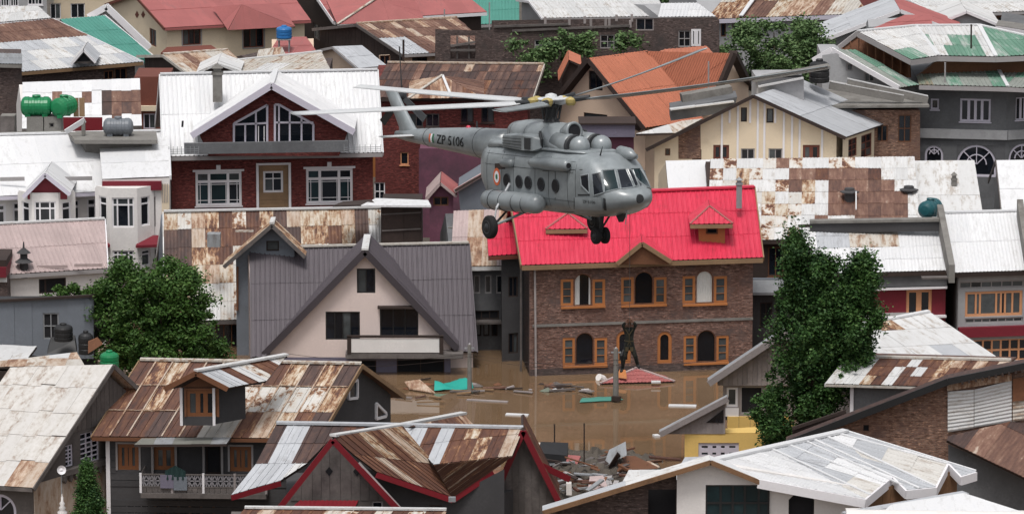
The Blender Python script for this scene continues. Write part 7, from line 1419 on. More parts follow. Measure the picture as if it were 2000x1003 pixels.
for sg in (-1, 1):
    for x, mt_ in ((-9.0, 'roundel_orange'), (-8.86, 'trim_white'), (-8.72, 'roundel_green')):
        pts_ = []
        for k in range(5):
            z = 2.68 + .34 * k / 4
            for dx in (0, .13): hit = tbvh.ray_cast(Vector((x + dx, sg * 3, z)), Vector((0, -sg, 0)))[0]; pts_.append(hit + Vector((0, sg * .01, 0)))
        MB().mesh(pts_, [(2 * k, 2 * k + 1, 2 * k + 3, 2 * k + 2) for k in range(4)]).build('fin_flash', mt_, heli)
for sg in (-1, 1):   # hull seams
    for z_ in (1.18, 2.22, 2.62):
        hs_ = [bvh.ray_cast(Vector((x, sg * 3, z_)), Vector((0, -sg, 0)))[0] for x in [-3.7 + .35 * k for k in range(20)]]; MB().tube([h_ + Vector((0, sg * .004, 0)) for h_ in hs_ if h_], .008, 4, False).build('hull_seam', 'heli_dark', heli)
    for x in (-3.3, -2.1, -1.25, .3, 1.25, 2.55, 3.1):
        hs_ = [bvh.ray_cast(Vector((x, sg * 3, z)), Vector((0, -sg, 0)))[0] for z in [.72 + .2 * k for k in range(11)]]; MB().tube([h_ + Vector((0, sg * .004, 0)) for h_ in hs_ if h_], .008, 4, False).build('hull_seam', 'heli_dark', heli)
    for x in (-2.3, -1.1, .1): 
        hs_ = [cbvh.ray_cast(Vector((x, sg * 3, z)), Vector((0, -sg, 0)))[0] for z in [3.0 + .1 * k for k in range(9)]]; MB().tube([h_ + Vector((0, sg * .004, 0)) for h_ in hs_ if h_], .008, 4, False).build('hull_seam', 'heli_dark', heli)
for bx_ in (-5.35, -9.5):
    hs_ = [tbvh.ray_cast(Vector((bx_, 3 * math.cos(t), 2.83 + 3 * math.sin(t))), Vector((0, -math.cos(t), -math.sin(t))))[0] for t in [k * math.pi / 16 + .01 for k in range(33)]]
    hs_ = [h_ for h_ in hs_ if h_]
    MB().tube(hs_, .014, 5, False).build('boom_joint', 'heli_dark', heli)
MB().lathe((-6.64, 0, 3.27), (0, 0, 1), [(0, .1), (.1, .1), (.16, .05)], 12).build('beacon', 'red', heli)
MB().tube([(-6.0, 0, 3.3), (-6.0, 0, 3.62)], [.05, .03], 6).build('blade_aerial', 'heli_dark', heli); MB().tube([(3.6, -.5, 2.85), (3.85, -.55, 3.2)], [.03, .01], 6).build('whip_aerial', 'heli_dark', heli)
MB().tube([(4.75, -.1, .85), (4.65, -.1, .4)], [.03, .012], 6).build('whip_aerial', 'galv', heli); MB().prism([(4.0, -.1, .7), (4.5, -.1, .82), (4.2, -.1, .45)], (0, .2, 0)).build('under_fairing', 'heli_dark', heli)
MB().lathe((5.45, 0, 1.38), (1, 0, 0), [(0, .17), (.06, .15), (.07, .03)], 16).build('nose_ring', 'heli_dark', heli)
e = MB(); e.lathe((3.6, .55, 2.92), (1, 0, -.15), [(-.5, .05), (-.3, .2), (.3, .24), (.7, .1)], 14); e.smooth = True; e.build('roof_fairing', 'heli_grey', heli)
# rescue hoist on the far side door
wl = hl(1224, 306, 1, 1.3); e = MB(); e.tube([wl + Vector((-.3, -.25, -.1)), wl + Vector((0, .1, 0))], .07, 8); e.build('hoist_arm', 'heli_dark', heli)
e = MB(); hv = hl(1240, 306, 1, 1.3) - hl(1212, 306, 1, 1.3); e.lathe(hl(1213, 306, 1, 1.3), hv, [(0, .13), (.05, .15), (hv.length * .7, .15), (hv.length * .75, .13), (hv.length, .12)], 14); e.build('hoist_drum', 'heli_grey', heli)
# main rotor
HB = Vector((-.58, 0, 4.62)); MB().lathe((-.58, 0, 3.75), (0, 0, 1), [(0, .42), (.15, .3), (.3, .2), (.62, .2), (.66, .34), (.74, .34), (.78, .22), (.95, .22)], 18).build('rotor_mast', 'heli_dark', heli)
for k in range(10):
    a = k * .628; MB().tube([(-.58 + .3 * math.cos(a), .3 * math.sin(a), 3.95), (-.58 + .38 * math.cos(a + .3), .38 * math.sin(a + .3), 4.5)], .035, 6).build('pitch_link', 'heli_dark', heli)
MB().lathe(HB + Vector((0, 0, .04)), (0, 0, 1), [(0, .56), (.05, .6), (.09, .5), (.13, .24), (.22, .2), (.27, .05)], 20).build('hub_cap', 'heli_pale', heli)
blades = [(-166.7, .24), (-94.2, -.06), (-42, .30), (41.6, 1.33), (114, 1.47)]
for az, dz in blades:
    a = math.radians(az); d = Vector((math.cos(a), math.sin(a), 0)); n_ = Vector((-d.y, d.x, 0)); tip = HB + d * 10.5 + Vector((0, 0, dz))
    ar = MB(); ar.tube([HB, HB + d * .45 + Vector((0, 0, .01)), HB + d * .7 + Vector((0, 0, dz * .05))], [.16, .14, .12], 10); ar.build('hub_arm', 'heli_pale', heli)
    MB().lathe(HB + d * .76 + Vector((0, 0, -.04)), (0, 0, 1), [(-.1, .14), (0, .2), (.12, .22), (.18, .17), (.22, .05)], 14).build('flap_hinge', 'yellow_paint', heli)
    ar = MB(); ar.tube([HB + d * .7 + Vector((0, 0, dz * .05)), HB + d * 1.5 + Vector((0, 0, dz * .13))], [.11, .09], 8); ar.build('blade_root', 'heli_dark', heli)
    vs = []; N_ = 14
    for i in range(N_ + 1):
        s_ = i / N_; r = 1.35 + 9.2 * s_; w = .26 if i else .12; pitch = math.radians(17 - 6 * s_); zz = dz * (r / 10.5) ** 1.25
        for cx_, hz in ((-.35, .0), (-.2, .035), (.25, .02), (.65, 0), (.25, -.018), (-.2, -.03)):
            off = n_ * (cx_ * w * 2) ; vs.append(HB + d * r + off + Vector((0, 0, zz + hz - cx_ * w * 2 * math.sin(pitch) )))
    fs = [(6 * i + k, 6 * i + (k + 1) % 6, 6 * i + 6 + (k + 1) % 6, 6 * i + 6 + k) for i in range(N_) for k in range(6)] + [tuple(range(6)), tuple(range(6 * N_ + 5, 6 * N_ - 1, -1))]
    e = MB(); e.mesh(vs, fs); e.smooth = True; e.build('rotor_blade', 'heli_pale' if az < -50 else 'heli_grey', heli)  # left blades get a paler colour in place of their brightly lit tops
bpy.context.view_layer.update()
# ================================================================== person on the hoist cable
def W3(px, py, Y): return at_y(px, py, Y)
YP = (MW @ hl(1228, 640, 1, 1.35)).y
SK = {  # joint: (pixel x, pixel y, depth offset, radius)
 'pelvis': (1229, 673, 0, .17), 'waist': (1229, 662, 0, .16), 'chest': (1228.5, 648, 0, .195), 'neck': (1228.5, 638.5, 0, .065), 'headb': (1229, 633.5, -.03, .095), 'headt': (1229.5, 627.5, -.04, .098), 'crown': (1229.5, 624.6, -.03, .06),
 'shl': (1221.5, 641.5, 0, .11), 'ell': (1216.5, 634.5, -.12, .075), 'wrl': (1222.5, 629.5, -.2, .042), 'hal': (1225.2, 628, -.22, .038), 'shr': (1236, 641.5, 0, .11), 'elr': (1242, 633.5, -.12, .075), 'wrr': (1236.5, 629, -.2, .042), 'har': (1233.6, 627.6, -.22, .038),
 'hil': (1224.5, 677, 0, .15), 'knl': (1219, 698, -.12, .092), 'anl': (1215, 720, .05, .075), 'tol': (1213, 724.5, -.16, .045), 'hir': (1233.5, 677, 0, .15), 'knr': (1241, 695, -.1, .092), 'anr': (1245.5, 712, .08, .075), 'tor': (1248.5, 716.5, -.13, .045)}
ED = [('pelvis', 'waist'), ('waist', 'chest'), ('chest', 'neck'), ('neck', 'headb'), ('headb', 'headt'), ('headt', 'crown'), ('chest', 'shl'), ('shl', 'ell'), ('ell', 'wrl'), ('wrl', 'hal'), ('chest', 'shr'), ('shr', 'elr'), ('elr', 'wrr'), ('wrr', 'har'), ('pelvis', 'hil'), ('hil', 'knl'), ('knl', 'anl'), ('anl', 'tol'), ('pelvis', 'hir'), ('hir', 'knr'), ('knr', 'anr'), ('anr', 'tor')]
J = {k: W3(v[0], v[1], YP + v[2]) for k, v in SK.items()}
pm = thing('person', 'person in dark uniform hanging on the hoist cable, hands raised to the head', 'person', J['pelvis'])
def skinned(names, edges, pts, rad, root_i, lv=2):
    me = bpy.data.meshes.new('tmp'); me.from_pydata([pts[n] for n in names], [(names.index(a), names.index(b)) for a, b in edges], [])
    o = bpy.data.objects.new('tmp', me); COL.objects.link(o); o.modifiers.new('skin', 'SKIN').use_smooth_shade = True
    for k, n in enumerate(names): me.skin_vertices[0].data[k].radius = (rad[n], rad[n] * .9); me.skin_vertices[0].data[k].use_root = (k == root_i)
    sb = o.modifiers.new('sub', 'SUBSURF'); sb.levels = sb.render_levels = lv
    dep = bpy.context.evaluated_depsgraph_get(); dep.update(); em = bpy.data.meshes.new_from_object(o.evaluated_get(dep)); bpy.data.objects.remove(o); return em
nm_ = list(SK); em = skinned(nm_, ED, J, {k: v[3] for k, v in SK.items()}, 0)
em.transform(Matrix.Translation(-J['pelvis'])); em.materials.clear(); em.materials.append(MATS['uniform']); em.materials.append(MATS['skin'])
hc = J['headb'] - J['pelvis']; hands = [J['hal'] - J['pelvis'], J['har'] - J['pelvis']]
for p in em.polygons:
    c = p.center; p.use_smooth = True
    if c.z > hc.z - .08 and (c - hc).length < .2 and c.y < hc.y + .03 or any((c - q).length < .075 for q in hands): p.material_index = 1
bo = bpy.data.objects.new('body', em); COL.objects.link(bo); bo.parent = pm
ORG[pm.name] = J['pelvis']
hr = MB(); hr.lathe(J['headt'] + Vector((0, .02, -.02)), (0, .15, 1), [(-.03, .112), (.03, .115), (.08, .1), (.12, .06), (.135, .01)], 16); hr.smooth = True; hr.build('cap', 'wood_brown', pm)
for sx in (-.035, .035): MB().lathe(J['headb'] + Vector((sx, -.105, .055)), (0, -1, 0), [(0, .014), (.008, .01)], 8).build('eye', 'black', pm)
MB().bar(J['headb'] + Vector((0, -.1, .05)), J['headb'] + Vector((0, -.125, .0)), .025, .03).build('nose', 'skin', pm); MB().bar(J['headb'] + Vector((-.03, -.1, -.035)), J['headb'] + Vector((.03, -.1, -.035)), .012, .01).build('mouth', 'wood_red', pm)
for q, wq, sg in (('hal', 'wrl', 1), ('har', 'wrr', -1)):
    d = (J[q] - J[wq]).normalized(); n_ = Vector((0, 0, 1)) - d * d.z; n_.normalize()
    hb = MB()
    for k in range(4):
        o_ = n_ * (-.03 + .02 * k); L_ = (.07, .085, .08, .06)[k]; hb.tube([J[q] + o_ - d * .02, J[q] + o_ + d * L_ * .6, J[q] + o_ + d * L_ * .9 + Vector((0, .03, 0))], [.011, .010, .007], 6)
    hb.tube([J[wq] + d * .05 - n_ * .03, J[q] - n_ * .06 + d * .01], [.012, .009], 6); hb.build('fingers', 'skin', pm)
for q, t_ in (('anl', 'tol'), ('anr', 'tor')): e = MB(); e.tube([J[q] + Vector((0, .06, .02)), J[q] * .5 + J[t_] * .5 + Vector((0, 0, -.015)), J[t_] + Vector((0, -.03, 0))], [.062, .062, .045], 10); e.smooth = True; e.build('boot', 'black', pm)
hn = MB(); c = J['waist']; hn.tube([c + Vector((.165 * math.cos(t), .15 * math.sin(t), -.05)) for t in [k * math.pi / 8 for k in range(17)]], .022, 6, False)
for a_, b_ in (('shl', 'hir'), ('shr', 'hil')): hn.tube([J[a_] + Vector((0, -.1, 0)), J['chest'] + Vector((0, -.19, -.08)), J['waist'] + Vector((0, -.17, -.05)), J[b_] + Vector((0, -.12, .05))], .018, 6)
hn.build('harness', 'straps', pm)
for nm2, j0 in (('hip_pouch', 'hil'), ('hip_pouch', 'hir')): MB().bar(J[j0] + Vector((.0, -.13, .03)), J[j0] + Vector((0, -.13, -.13)), .12, .09, up=Vector((0, 1, 0))).build(nm2, 'straps', pm)
e = MB(); e.tube([J['hil'] + Vector((-.12, -.08, -.1)), J['knl'] + Vector((-.1, -.05, .1)), J['anl'] + Vector((.0, -.12, .1))], [.05, .065, .02], 7); e.build('dangling_strap', 'black', pm)
top = MW @ (hl(1229, 310, 1, 1.3)); top = Vector((J['chest'].x, J['chest'].y - .1, top.z)); cb_ = MB(); cb_.tube([J['chest'] + Vector((0, -.17, .05)), J['crown'] + Vector((0, -.2, .2)), top], .010, 5); o = cb_.build('hoist_cable', 'wood_grey'); tag(o, 'thin steel hoist cable running from the helicopter down to the person', 'cable')
# ================================================================== trees and bushes
import numpy as np
nr_ = np.random.default_rng(5)
def leafmesh(name, blobs, n, size, mt, parent, flat=1.0, up=.35):
    """many small bent leaf faces spread through a set of ellipsoid clumps (centre, radii, weight)"""
    w = np.array([b[2] for b in blobs]); w = w / w.sum(); idx = nr_.choice(len(blobs), n, p=w)
    C = np.array([list(b[0]) for b in blobs])[idx]; R = np.array([list(b[1]) for b in blobs])[idx]
    d = nr_.normal(size=(n, 3)); d /= np.linalg.norm(d, axis=1)[:, None]; r = nr_.random(n) ** .5 * (1 + .32 * nr_.normal(size=n).clip(-1, 2.2)); P = C + d * R * r[:, None]
    a = nr_.normal(size=(n, 3)); a[:, 2] *= .5; a /= np.linalg.norm(a, axis=1)[:, None]; nrm = d * .7 + nr_.normal(size=(n, 3)) * .8 + np.array([0, 0, up]); b = np.cross(nrm, a); b /= np.linalg.norm(b, axis=1)[:, None] + 1e-6
    s = size * (.55 + .9 * nr_.random(n))[:, None]; a = a * s; b = b * s * .55; nn = np.cross(a, b); nn /= np.linalg.norm(nn, axis=1)[:, None] + 1e-6; bend = nn * s * .22
    V = np.stack([P - a, P - b + bend, P + a, P + b + bend], 1).reshape(-1, 3); org = np.array(ORG[parent.name]); V -= org
    me = bpy.data.meshes.new(name); me.vertices.add(4 * n); me.vertices.foreach_set('co', V.ravel()); me.loops.add(4 * n); me.loops.foreach_set('vertex_index', np.arange(4 * n)); me.polygons.add(n); me.polygons.foreach_set('loop_start', np.arange(0, 4 * n, 4)); me.polygons.foreach_set('loop_total', np.full(n, 4)); me.update(); me.validate()
    me.materials.append(MATS[mt]); o = bpy.data.objects.new(name, me); COL.objects.link(o); o.parent = parent; return o
def clumps(shape, Y, n, r0, r1, dz=1.0, dy=.9):
    """clump centres inside a photo outline given as rows (y, x0, x1)"""
    out = []; k = 0
    ys = [s[0] for s in shape]
    while len(out) < n and k < n * 40:
        k += 1; y = rng.uniform(ys[0], ys[-1]); i = max(j for j in range(len(ys) - 1) if ys[j] <= y + 1e-6); t = (y - ys[i]) / (ys[i + 1] - ys[i]); x0 = shape[i][1] + (shape[i + 1][1] - shape[i][1]) * t; x1 = shape[i][2] + (shape[i + 1][2] - shape[i][2]) * t
        x = rng.uniform(x0, x1); hw = (x1 - x0) / 2 / FPX * Y; e = 1 - abs((x - (x0 + x1) / 2) / ((x1 - x0) / 2)) ** 2
        r = rng.uniform(r0, r1); out.append((at_y(x, y, Y) + Vector((0, rng.uniform(-1, 1) * hw * dy * math.sqrt(max(.05, e)), 0)), (r, r, r * rng.uniform(.6, .95) * dz), r ** 2.2))
    return out
def tree(name, label, shape, Y, nc, r0, r1, n, size, mt, base, group=None, trunk=.22, cat='tree', dz=1.0, limbs=9, up=.35):
    g0 = at_y(*base, Y); g0.z = .0; t_ = thing(name, label, cat, g0, group); bl = clumps(shape, Y, nc, r0, r1, dz); top = max(b[0].z for b in bl)
    mb = MB(); mid = g0.lerp(Vector((g0.x, g0.y, top)), .45); mb.tube([g0, mid + Vector((.2, .1, 0)), Vector((g0.x, g0.y, top - .4))], [trunk, trunk * .65, trunk * .15], 8); mb.build('trunk', 'bark', t_)
    for b in rng.sample(bl, min(limbs, len(bl))):
        s = g0.lerp(Vector((g0.x, g0.y, top)), rng.uniform(.3, .6)); m_ = s.lerp(b[0], .5) + Vector((0, 0, -.3 if dz < 1.5 else .2)); MB().tube([s, m_, b[0]], [trunk * .4, trunk * .25, .03], 6).build('limb', 'bark', t_)
    leafmesh('crown', bl, n, size, mt, t_, up=up); return t_
tree('leafy_tree', 'broad dark green leafy tree in front of the rust-patched house', [(520, 240, 345), (540, 205, 385), (575, 192, 400), (610, 190, 408), (650, 194, 415), (690, 205, 430), (705, 240, 430)], 236.5, 105, .4, .85, 46000, .085, 'leaf_mid', (320, 720))
lt_ = [o for o in COL.objects if o.name.startswith('leafy_tree')][0]
leafmesh('sprigs', clumps([(512, 230, 350), (540, 194, 385), (600, 182, 412), (650, 188, 425), (700, 200, 440)], 236.2, 110, .1, .28), 9000, .08, 'leaf_mid', lt_)
leafmesh('low_crown', clumps([(620, 230, 420), (680, 220, 440), (715, 230, 450)], 236.0, 30, .35, .7), 11000, .085, 'leaf_mid', lt_)
tree('poplar', 'tall dark poplar with two upright leafy tops beside the yellow house', [(468, 1548, 1556), (500, 1543, 1572), (560, 1530, 1596), (620, 1522, 1640), (680, 1512, 1690), (760, 1500, 1650), (820, 1498, 1630), (855, 1505, 1545)], 217, 120, .3, .75, 46000, .078, 'leaf_dark', (1580, 870), dz=1.7, up=.2)
po = [o for o in COL.objects if o.name.startswith('poplar')][0]
leafmesh('side_crown', clumps([(508, 1682, 1692), (545, 1664, 1708), (600, 1640, 1716), (650, 1620, 1725), (700, 1610, 1690)], 216.6, 55, .22, .6, 1.6), 19000, .078, 'leaf_dark', po, up=.2)
leafmesh('mid_crown', clumps([(508, 1580, 1612), (535, 1585, 1668), (580, 1585, 1680), (640, 1580, 1700), (720, 1560, 1690), (780, 1540, 1640)], 216.8, 85, .28, .55, 1.5), 28000, .078, 'leaf_dark', po, up=.2)
leafmesh('sprigs', clumps([(470, 1540, 1562), (520, 1526, 1592), (600, 1514, 1736), (680, 1502, 1722), (740, 1496, 1668), (850, 1490, 1600)], 216.2, 80, .1, .26, 1.6), 6500, .075, 'leaf_dark', po, up=.2)
leafmesh('low_spray', clumps([(760, 1478, 1510), (800, 1470, 1520), (850, 1502, 1536)], 215.5, 10, .2, .4, 1.1), 2600, .075, 'leaf_dark', po)
tree('bushy_tree', 'grey-green bushy tree beside the rusty hipped house', [(52, 1470, 1580), (70, 1425, 1612), (100, 1408, 1618), (135, 1412, 1600), (165, 1440, 1590)], 308, 75, .4, .95, 26000, .11, 'leaf_far', (1510, 200))
tree('conifer', 'small dark conifer at the lower edge beside the rusty balcony house', [(908, 167, 171), (930, 162, 179), (950, 157, 186), (975, 150, 196), (1030, 142, 206)], 199, 150, .16, .3, 20000, .05, 'leaf_dark', (173, 1040), trunk=.1, dz=1.6)
for sh_, lab, n_, Y_ in (([(62, 1040, 1100), (85, 1005, 1130), (118, 1005, 1120)], 'climbing greenery over the middle of the brick ruin', 2600, 302.8), ([(70, 1130, 1165), (95, 1120, 1170), (122, 1090, 1170)], 'sparse shrub in front of the brick ruin, beside its gap-toothed window', 1400, 302.8), ([(66, 1215, 1240), (90, 1205, 1250), (100, 1210, 1250)], 'small weeds hanging on the ruin wall under the timber posts', 700, 303), ([(100, 1000, 1070), (125, 1000, 1080), (140, 1010, 1075)], 'low scrub at the foot of the ruin beside the orange roof', 1400, 301.8)):
    t_ = thing('wall_shrub', lab, 'shrub', at_y(sh_[-1][1], sh_[-1][0], Y_), 'shrubs on the ruin'); leafmesh('foliage', clumps(sh_, Y_, 18, .3, .7, 1, .3), n_, .12, 'leaf_far', t_)
t_ = thing('creeper', 'green creeper along the top of the blue-grey metal shed', 'plant', at_y(125, 585, 238.5)); leafmesh('foliage', clumps([(561, 120, 150), (570, 78, 180), (582, 78, 188)], 238.8, 16, .2, .4, .8, .3), 2400, .085, 'leaf_mid', t_)
t_ = thing('tree', 'dark green trees showing above the roofs at the top edge beside the white annex', 'tree', at_y(1370, 20, 352)); leafmesh('crown', clumps([(-40, 1285, 1400), (0, 1290, 1400), (22, 1330, 1400)], 352, 30, .6, 1.2), 6000, .17, 'leaf_far', t_); MB().tube([at_y(1350, 60, 352), at_y(1350, -10, 352)], .25).build('trunk', 'bark', t_)
# ================================================================== things in the flood
wz = lambda x, y, z=0: at_z(x, y, z)
sr = thing('submerged_porch_roof', 'small pinkish red tiled roof of a drowned porch, just above the water', 'porch roof', wz(1245, 748))
zp = at_y(1242, 719, wz(1245, 742).y + .9).z; e0, e1, e2, e3, pk = wz(1172, 749, .06), wz(1318, 745, .06), wz(1300, 733, .06), wz(1205, 735, .06), at_y(1243, 719, wz(1245, 742).y + .4)
roof(sr, [e0, e1, pk], 'pinkred', sw=.4, sl=.35, prof='corr', jag=.01); roof(sr, [e1, e2, pk], 'pinkred', sw=.6, sl=.5, sheets=False, deck='pinkred'); roof(sr, [e3, e0, pk], 'pinkred', sheets=False, deck='pinkred'); roof(sr, [e2, e3, pk], 'pinkred', sheets=False, deck='pinkred')
for p in (e0, e1): cap(sr, p, pk, .14, .07, 'pink', dz=.04)
b = MB(); b.lathe(wz(1169, 736, .15), wz(1187, 741, .5) - wz(1169, 730, .9), [(0, .2), (.3, .24), (.75, .14)], 12); tag(b.build('white_bundle', 'plaster'), 'white rounded bundle lying on the corner of the drowned porch roof', 'bundle')
b = MB(); b.prism([wz(1206, 737, .3), wz(1224, 739, .3), wz(1222, 727, .5), wz(1210, 726, .5)], (0, .1, .12)); tag(b.build('orange_bag', 'orange_wood'), 'small orange bag on the drowned porch roof under the dangling boots', 'bag')
b = MB(); b.bar(wz(1272, 745, .22), wz(1290, 745, .22), .3, .08); tag(b.build('white_board', 'white'), 'short white board on the edge of the drowned porch roof', 'board')
def pole(px, pyb, pyt, r, label, mt='concrete', name='utility_pole', arms=True, zb=-2):
    b0 = wz(px, pyb); t0 = at_y(px, pyt, b0.y); t_ = thing(name, label, 'pole', Vector((b0.x, b0.y, zb))); MB().tube([Vector((b0.x, b0.y, zb)), t0], [r * 1.2, r * .8], 10).build('post', mt, t_)
    if arms: MB().bar(t0 + Vector((-.25, 0, -.2)), t0 + Vector((.25, 0, -.2)), .07, .07).build('crossarm', 'galv_dark', t_); MB().lathe(t0 - ZV * .1, ZV, [(0, .06), (.08, .07), (.1, .03), (.16, .04)], 8).build('insulator', 'trim_white', t_)
    return t0
t1 = pole(1203, 782, 680, .15, 'grey concrete utility pole standing in the water before the red-roofed house')
t2 = pole(917, 764, 672, .12, 'grey utility pole standing in water beside the turquoise sheet'); 
b = MB(); b.bar(wz(1195, 777, .2), wz(1212, 778, .2), .25, .22); tag(b.build('junction_box', 'wood_dark'), 'dark box strapped low on the utility pole above the waterline', 'box')
def tarp(pts, mt, name, label, cat, hz=.12, n=8, grp=None):
    A_, B_, C_, D_ = [wz(*p, .03) for p in pts]; vs = []
    for j in range(n + 1):
        for i in range(n + 1):
            s, t = i / n, j / n; p = A_.lerp(B_, s).lerp(D_.lerp(C_, s), t); vs.append(p + ZV * (hz * (math.sin(s * 7 + t * 3) * .5 + .6) * (4 * t * (1 - t) + .2) + rng.uniform(0, .03)))
    mb = MB(); mb.mesh(vs, [(j * (n + 1) + i, j * (n + 1) + i + 1, (j + 1) * (n + 1) + i + 1, (j + 1) * (n + 1) + i) for j in range(n) for i in range(n)]); mb.smooth = True; return tag(mb.build(name, mt), label, cat, grp)
tarp([(848, 764), (925, 760), (912, 744), (850, 750)], 'tarp', 'tarpaulin', 'turquoise plastic sheet floating by the purple A-frame house', 'tarpaulin', .28)
tarp([(1132, 786), (1218, 781), (1196, 774), (1138, 777)], 'teal', 'floating_sheet', 'pale green metal sheet floating beside the utility pole', 'metal sheet', .05, 4)
def plank(x0, y0, x1, y1, w, mt, label, name='plank', grp='planks and scraps adrift in the flood', th=.06, z=.03, up=0):
    b = MB(); b.bar(wz(x0, y0, z), wz(x1, y1, z + up), w, th); return tag(b.build(name, mt), label, 'plank', grp)
plank(988, 808, 1032, 810, .35, 'white', 'white plank floating left of the pole in open water'); plank(1306, 791, 1360, 792, .4, 'white', 'white plank floating near the grey gable of the yellow house'); plank(912, 780, 992, 784, .25, 'wood_grey_pale', 'long pale pole drifting in front of the turquoise sheet')
plank(1138, 762, 1152, 761, .5, 'white_worn', 'short pale scrap drifting right of the timber heap'); plank(1277, 851, 1287, 850, .35, 'white', 'tiny white scrap adrift below the grey eave', th=.12)
DC = {'wood_grey': 'grey', 'wood_dark': 'dark brown', 'tan_wood': 'tan', 'rust_light': 'rusty', 'wood_grey_pale': 'pale grey', 'rust': 'rust-brown', 'tan': 'tan tin', 'galv_dark': 'dull metal', 'trim_grey': 'light grey', 'wood_brown': 'brown'}
def place(x, marks): 
    below = [m for m in marks if m[0] <= x]; return (below[-1] if below else marks[0])[1]
SEEN = {}
def uniq(label):
    SEEN[label] = SEEN.get(label, 0) + 1; k = SEEN[label]
    return label if k == 1 else label + (', second', ', third', ', fourth', ', fifth', ', sixth')[min(k, 6) - 2]
for k in range(26):
    x = rng.uniform(770, 1010) if k < 16 else rng.uniform(1035, 1145); y = (rng.uniform(752, 768) if x > 850 else rng.uniform(738, 790)) if k < 16 else rng.uniform(750, 763); L_ = rng.uniform(15, 55); m_ = rng.choice(['wood_grey', 'wood_grey', 'wood_dark', 'tan_wood', 'rust_light', 'wood_grey_pale'])
    lab = f"{'long' if L_ > 35 else 'short'} {DC[m_]} plank adrift {place(x, [(770, 'by the rusty gable'), (850, 'beside the turquoise sheet'), (930, 'right of the turquoise sheet'), (980, 'before the grey balcony house'), (1035, 'under the brick wall corner'), (1090, 'left of the drowned porch')])}"
    plank(x, y, x + L_, y + rng.uniform(-6, 5), rng.uniform(.08, .22), m_, uniq(lab), grp='drift planks', th=rng.uniform(.04, .09), z=rng.uniform(.02, .1), up=rng.uniform(-.02, .12))
for k in range(22):
    x = rng.choice([rng.uniform(800, 900), rng.uniform(905, 1005), rng.uniform(1035, 1120)]); y = rng.uniform(748, 764); m_ = rng.choice(['wood_dark', 'wood_grey', 'wood_brown', 'white_worn', 'wood_grey_pale', 'moss']); p_ = wz(x, y, .02); r_ = rng.uniform(.12, .3)
    b = MB(); n_ = 6; ring = [p_ + Vector((r_ * rng.uniform(.7, 1.6) * math.cos(k2), r_ * rng.uniform(.6, 1.1) * math.sin(k2), 0)) for k2 in [q * math.tau / n_ for q in range(n_)]]; b.mesh(ring + [p_ + ZV * r_ * rng.uniform(.3, .7)], [(q, (q + 1) % n_, n_) for q in range(n_)])
    lab = f"low {dict(wood_dark='dark', wood_grey='grey', wood_brown='brown', white_worn='white', wood_grey_pale='pale', moss='greenish')[m_]} clump of flotsam {place(x, [(770, 'by the rusty gable'), (850, 'beside the turquoise sheet'), (930, 'right of the turquoise sheet'), (980, 'before the grey balcony house'), (1035, 'under the brick wall corner'), (1090, 'left of the drowned porch')])}"
    tag(b.build('flotsam', m_), uniq(lab), 'flotsam', 'clumps of flotsam along the house fronts')
b = MB(); b.prism([wz(800, 760, .05), wz(850, 768, .05), wz(820, 742, .35), wz(790, 746, .3)], (0, 0, .05)); tag(b.build('tan_sheet', 'tan'), 'tan corrugated scrap heaped beside the purple A-frame wall', 'sheet')
# rubble heap and rods between the maroon-edged house and the yellow house
def Yr(y, z=.7): d = ray(1100, y); return (z - CAM_H) / d.z * d.y
for x, yb, yt, lab in ((1083, 880, 827, 'thin dark rod standing out of the water, the shorter one by the rubble'), (1141, 925, 826, 'thin dark rod rising from the rubble heap, the taller one')):
    b0 = at_y(x, yb, Yr(yb, .3)); b = MB(); b.tube([b0 - ZV * 1.5, at_y(x, yt, b0.y)], .035, 6); tag(b.build('rod', 'wood_dark'), lab, 'rod')
mnd = MB(); n = 22
def gz(i, j): u, v = i / n, j / n; return max(-.4, 1.0 * math.sin(math.pi * min(.999, u)) ** .6 * math.sin(math.pi * min(.999, v)) ** .6 + .2 * math.sin(i * 2.1 + j * 1.7) + rng.uniform(-.15, .15) - .25)
c0, c1, c2, c3 = wz(1020, 985), wz(1310, 985), wz(1292, 884), wz(1044, 880)
vs = []
for j in range(n + 1):
    for i in range(n + 1):
        p = c0.lerp(c1, i / n).lerp(c3.lerp(c2, i / n), j / n); vs.append(Vector((p.x, p.y, gz(i, j))))
mnd.mesh(vs, [(j * (n + 1) + i, j * (n + 1) + i + 1, (j + 1) * (n + 1) + i + 1, (j + 1) * (n + 1) + i) for j in range(n) for i in range(n)]); tag(mnd.build('rubble', 'soil'), 'mound of mud and rubble between the maroon-edged house and the flood', 'rubble', kind='stuff')
def scrap(pts, Y, mt, label, name='scrap_sheet', dy=.5, th=.06, cat='metal sheet'):
    Y = Yr(max(y for x, y in pts) - 4); pp_ = [at_y(x, y, Y + dy * (i in (2, 3))) for i, (x, y) in enumerate(pts)]; b = MB(); b.prism(pp_, (0, .04, th)); return tag(b.build(name, mt), label, cat, 'wreckage on the rubble heap')
scrap([(1178, 912), (1224, 888), (1222, 864), (1190, 880)], 208, 'galv_dark', 'bent grey roofing sheet standing highest on the rubble heap', dy=1); scrap([(1188, 912), (1206, 884), (1212, 890), (1196, 916)], 207.6, 'wood_dark', 'black ridge piece leaning against the bent grey sheet', dy=.5)
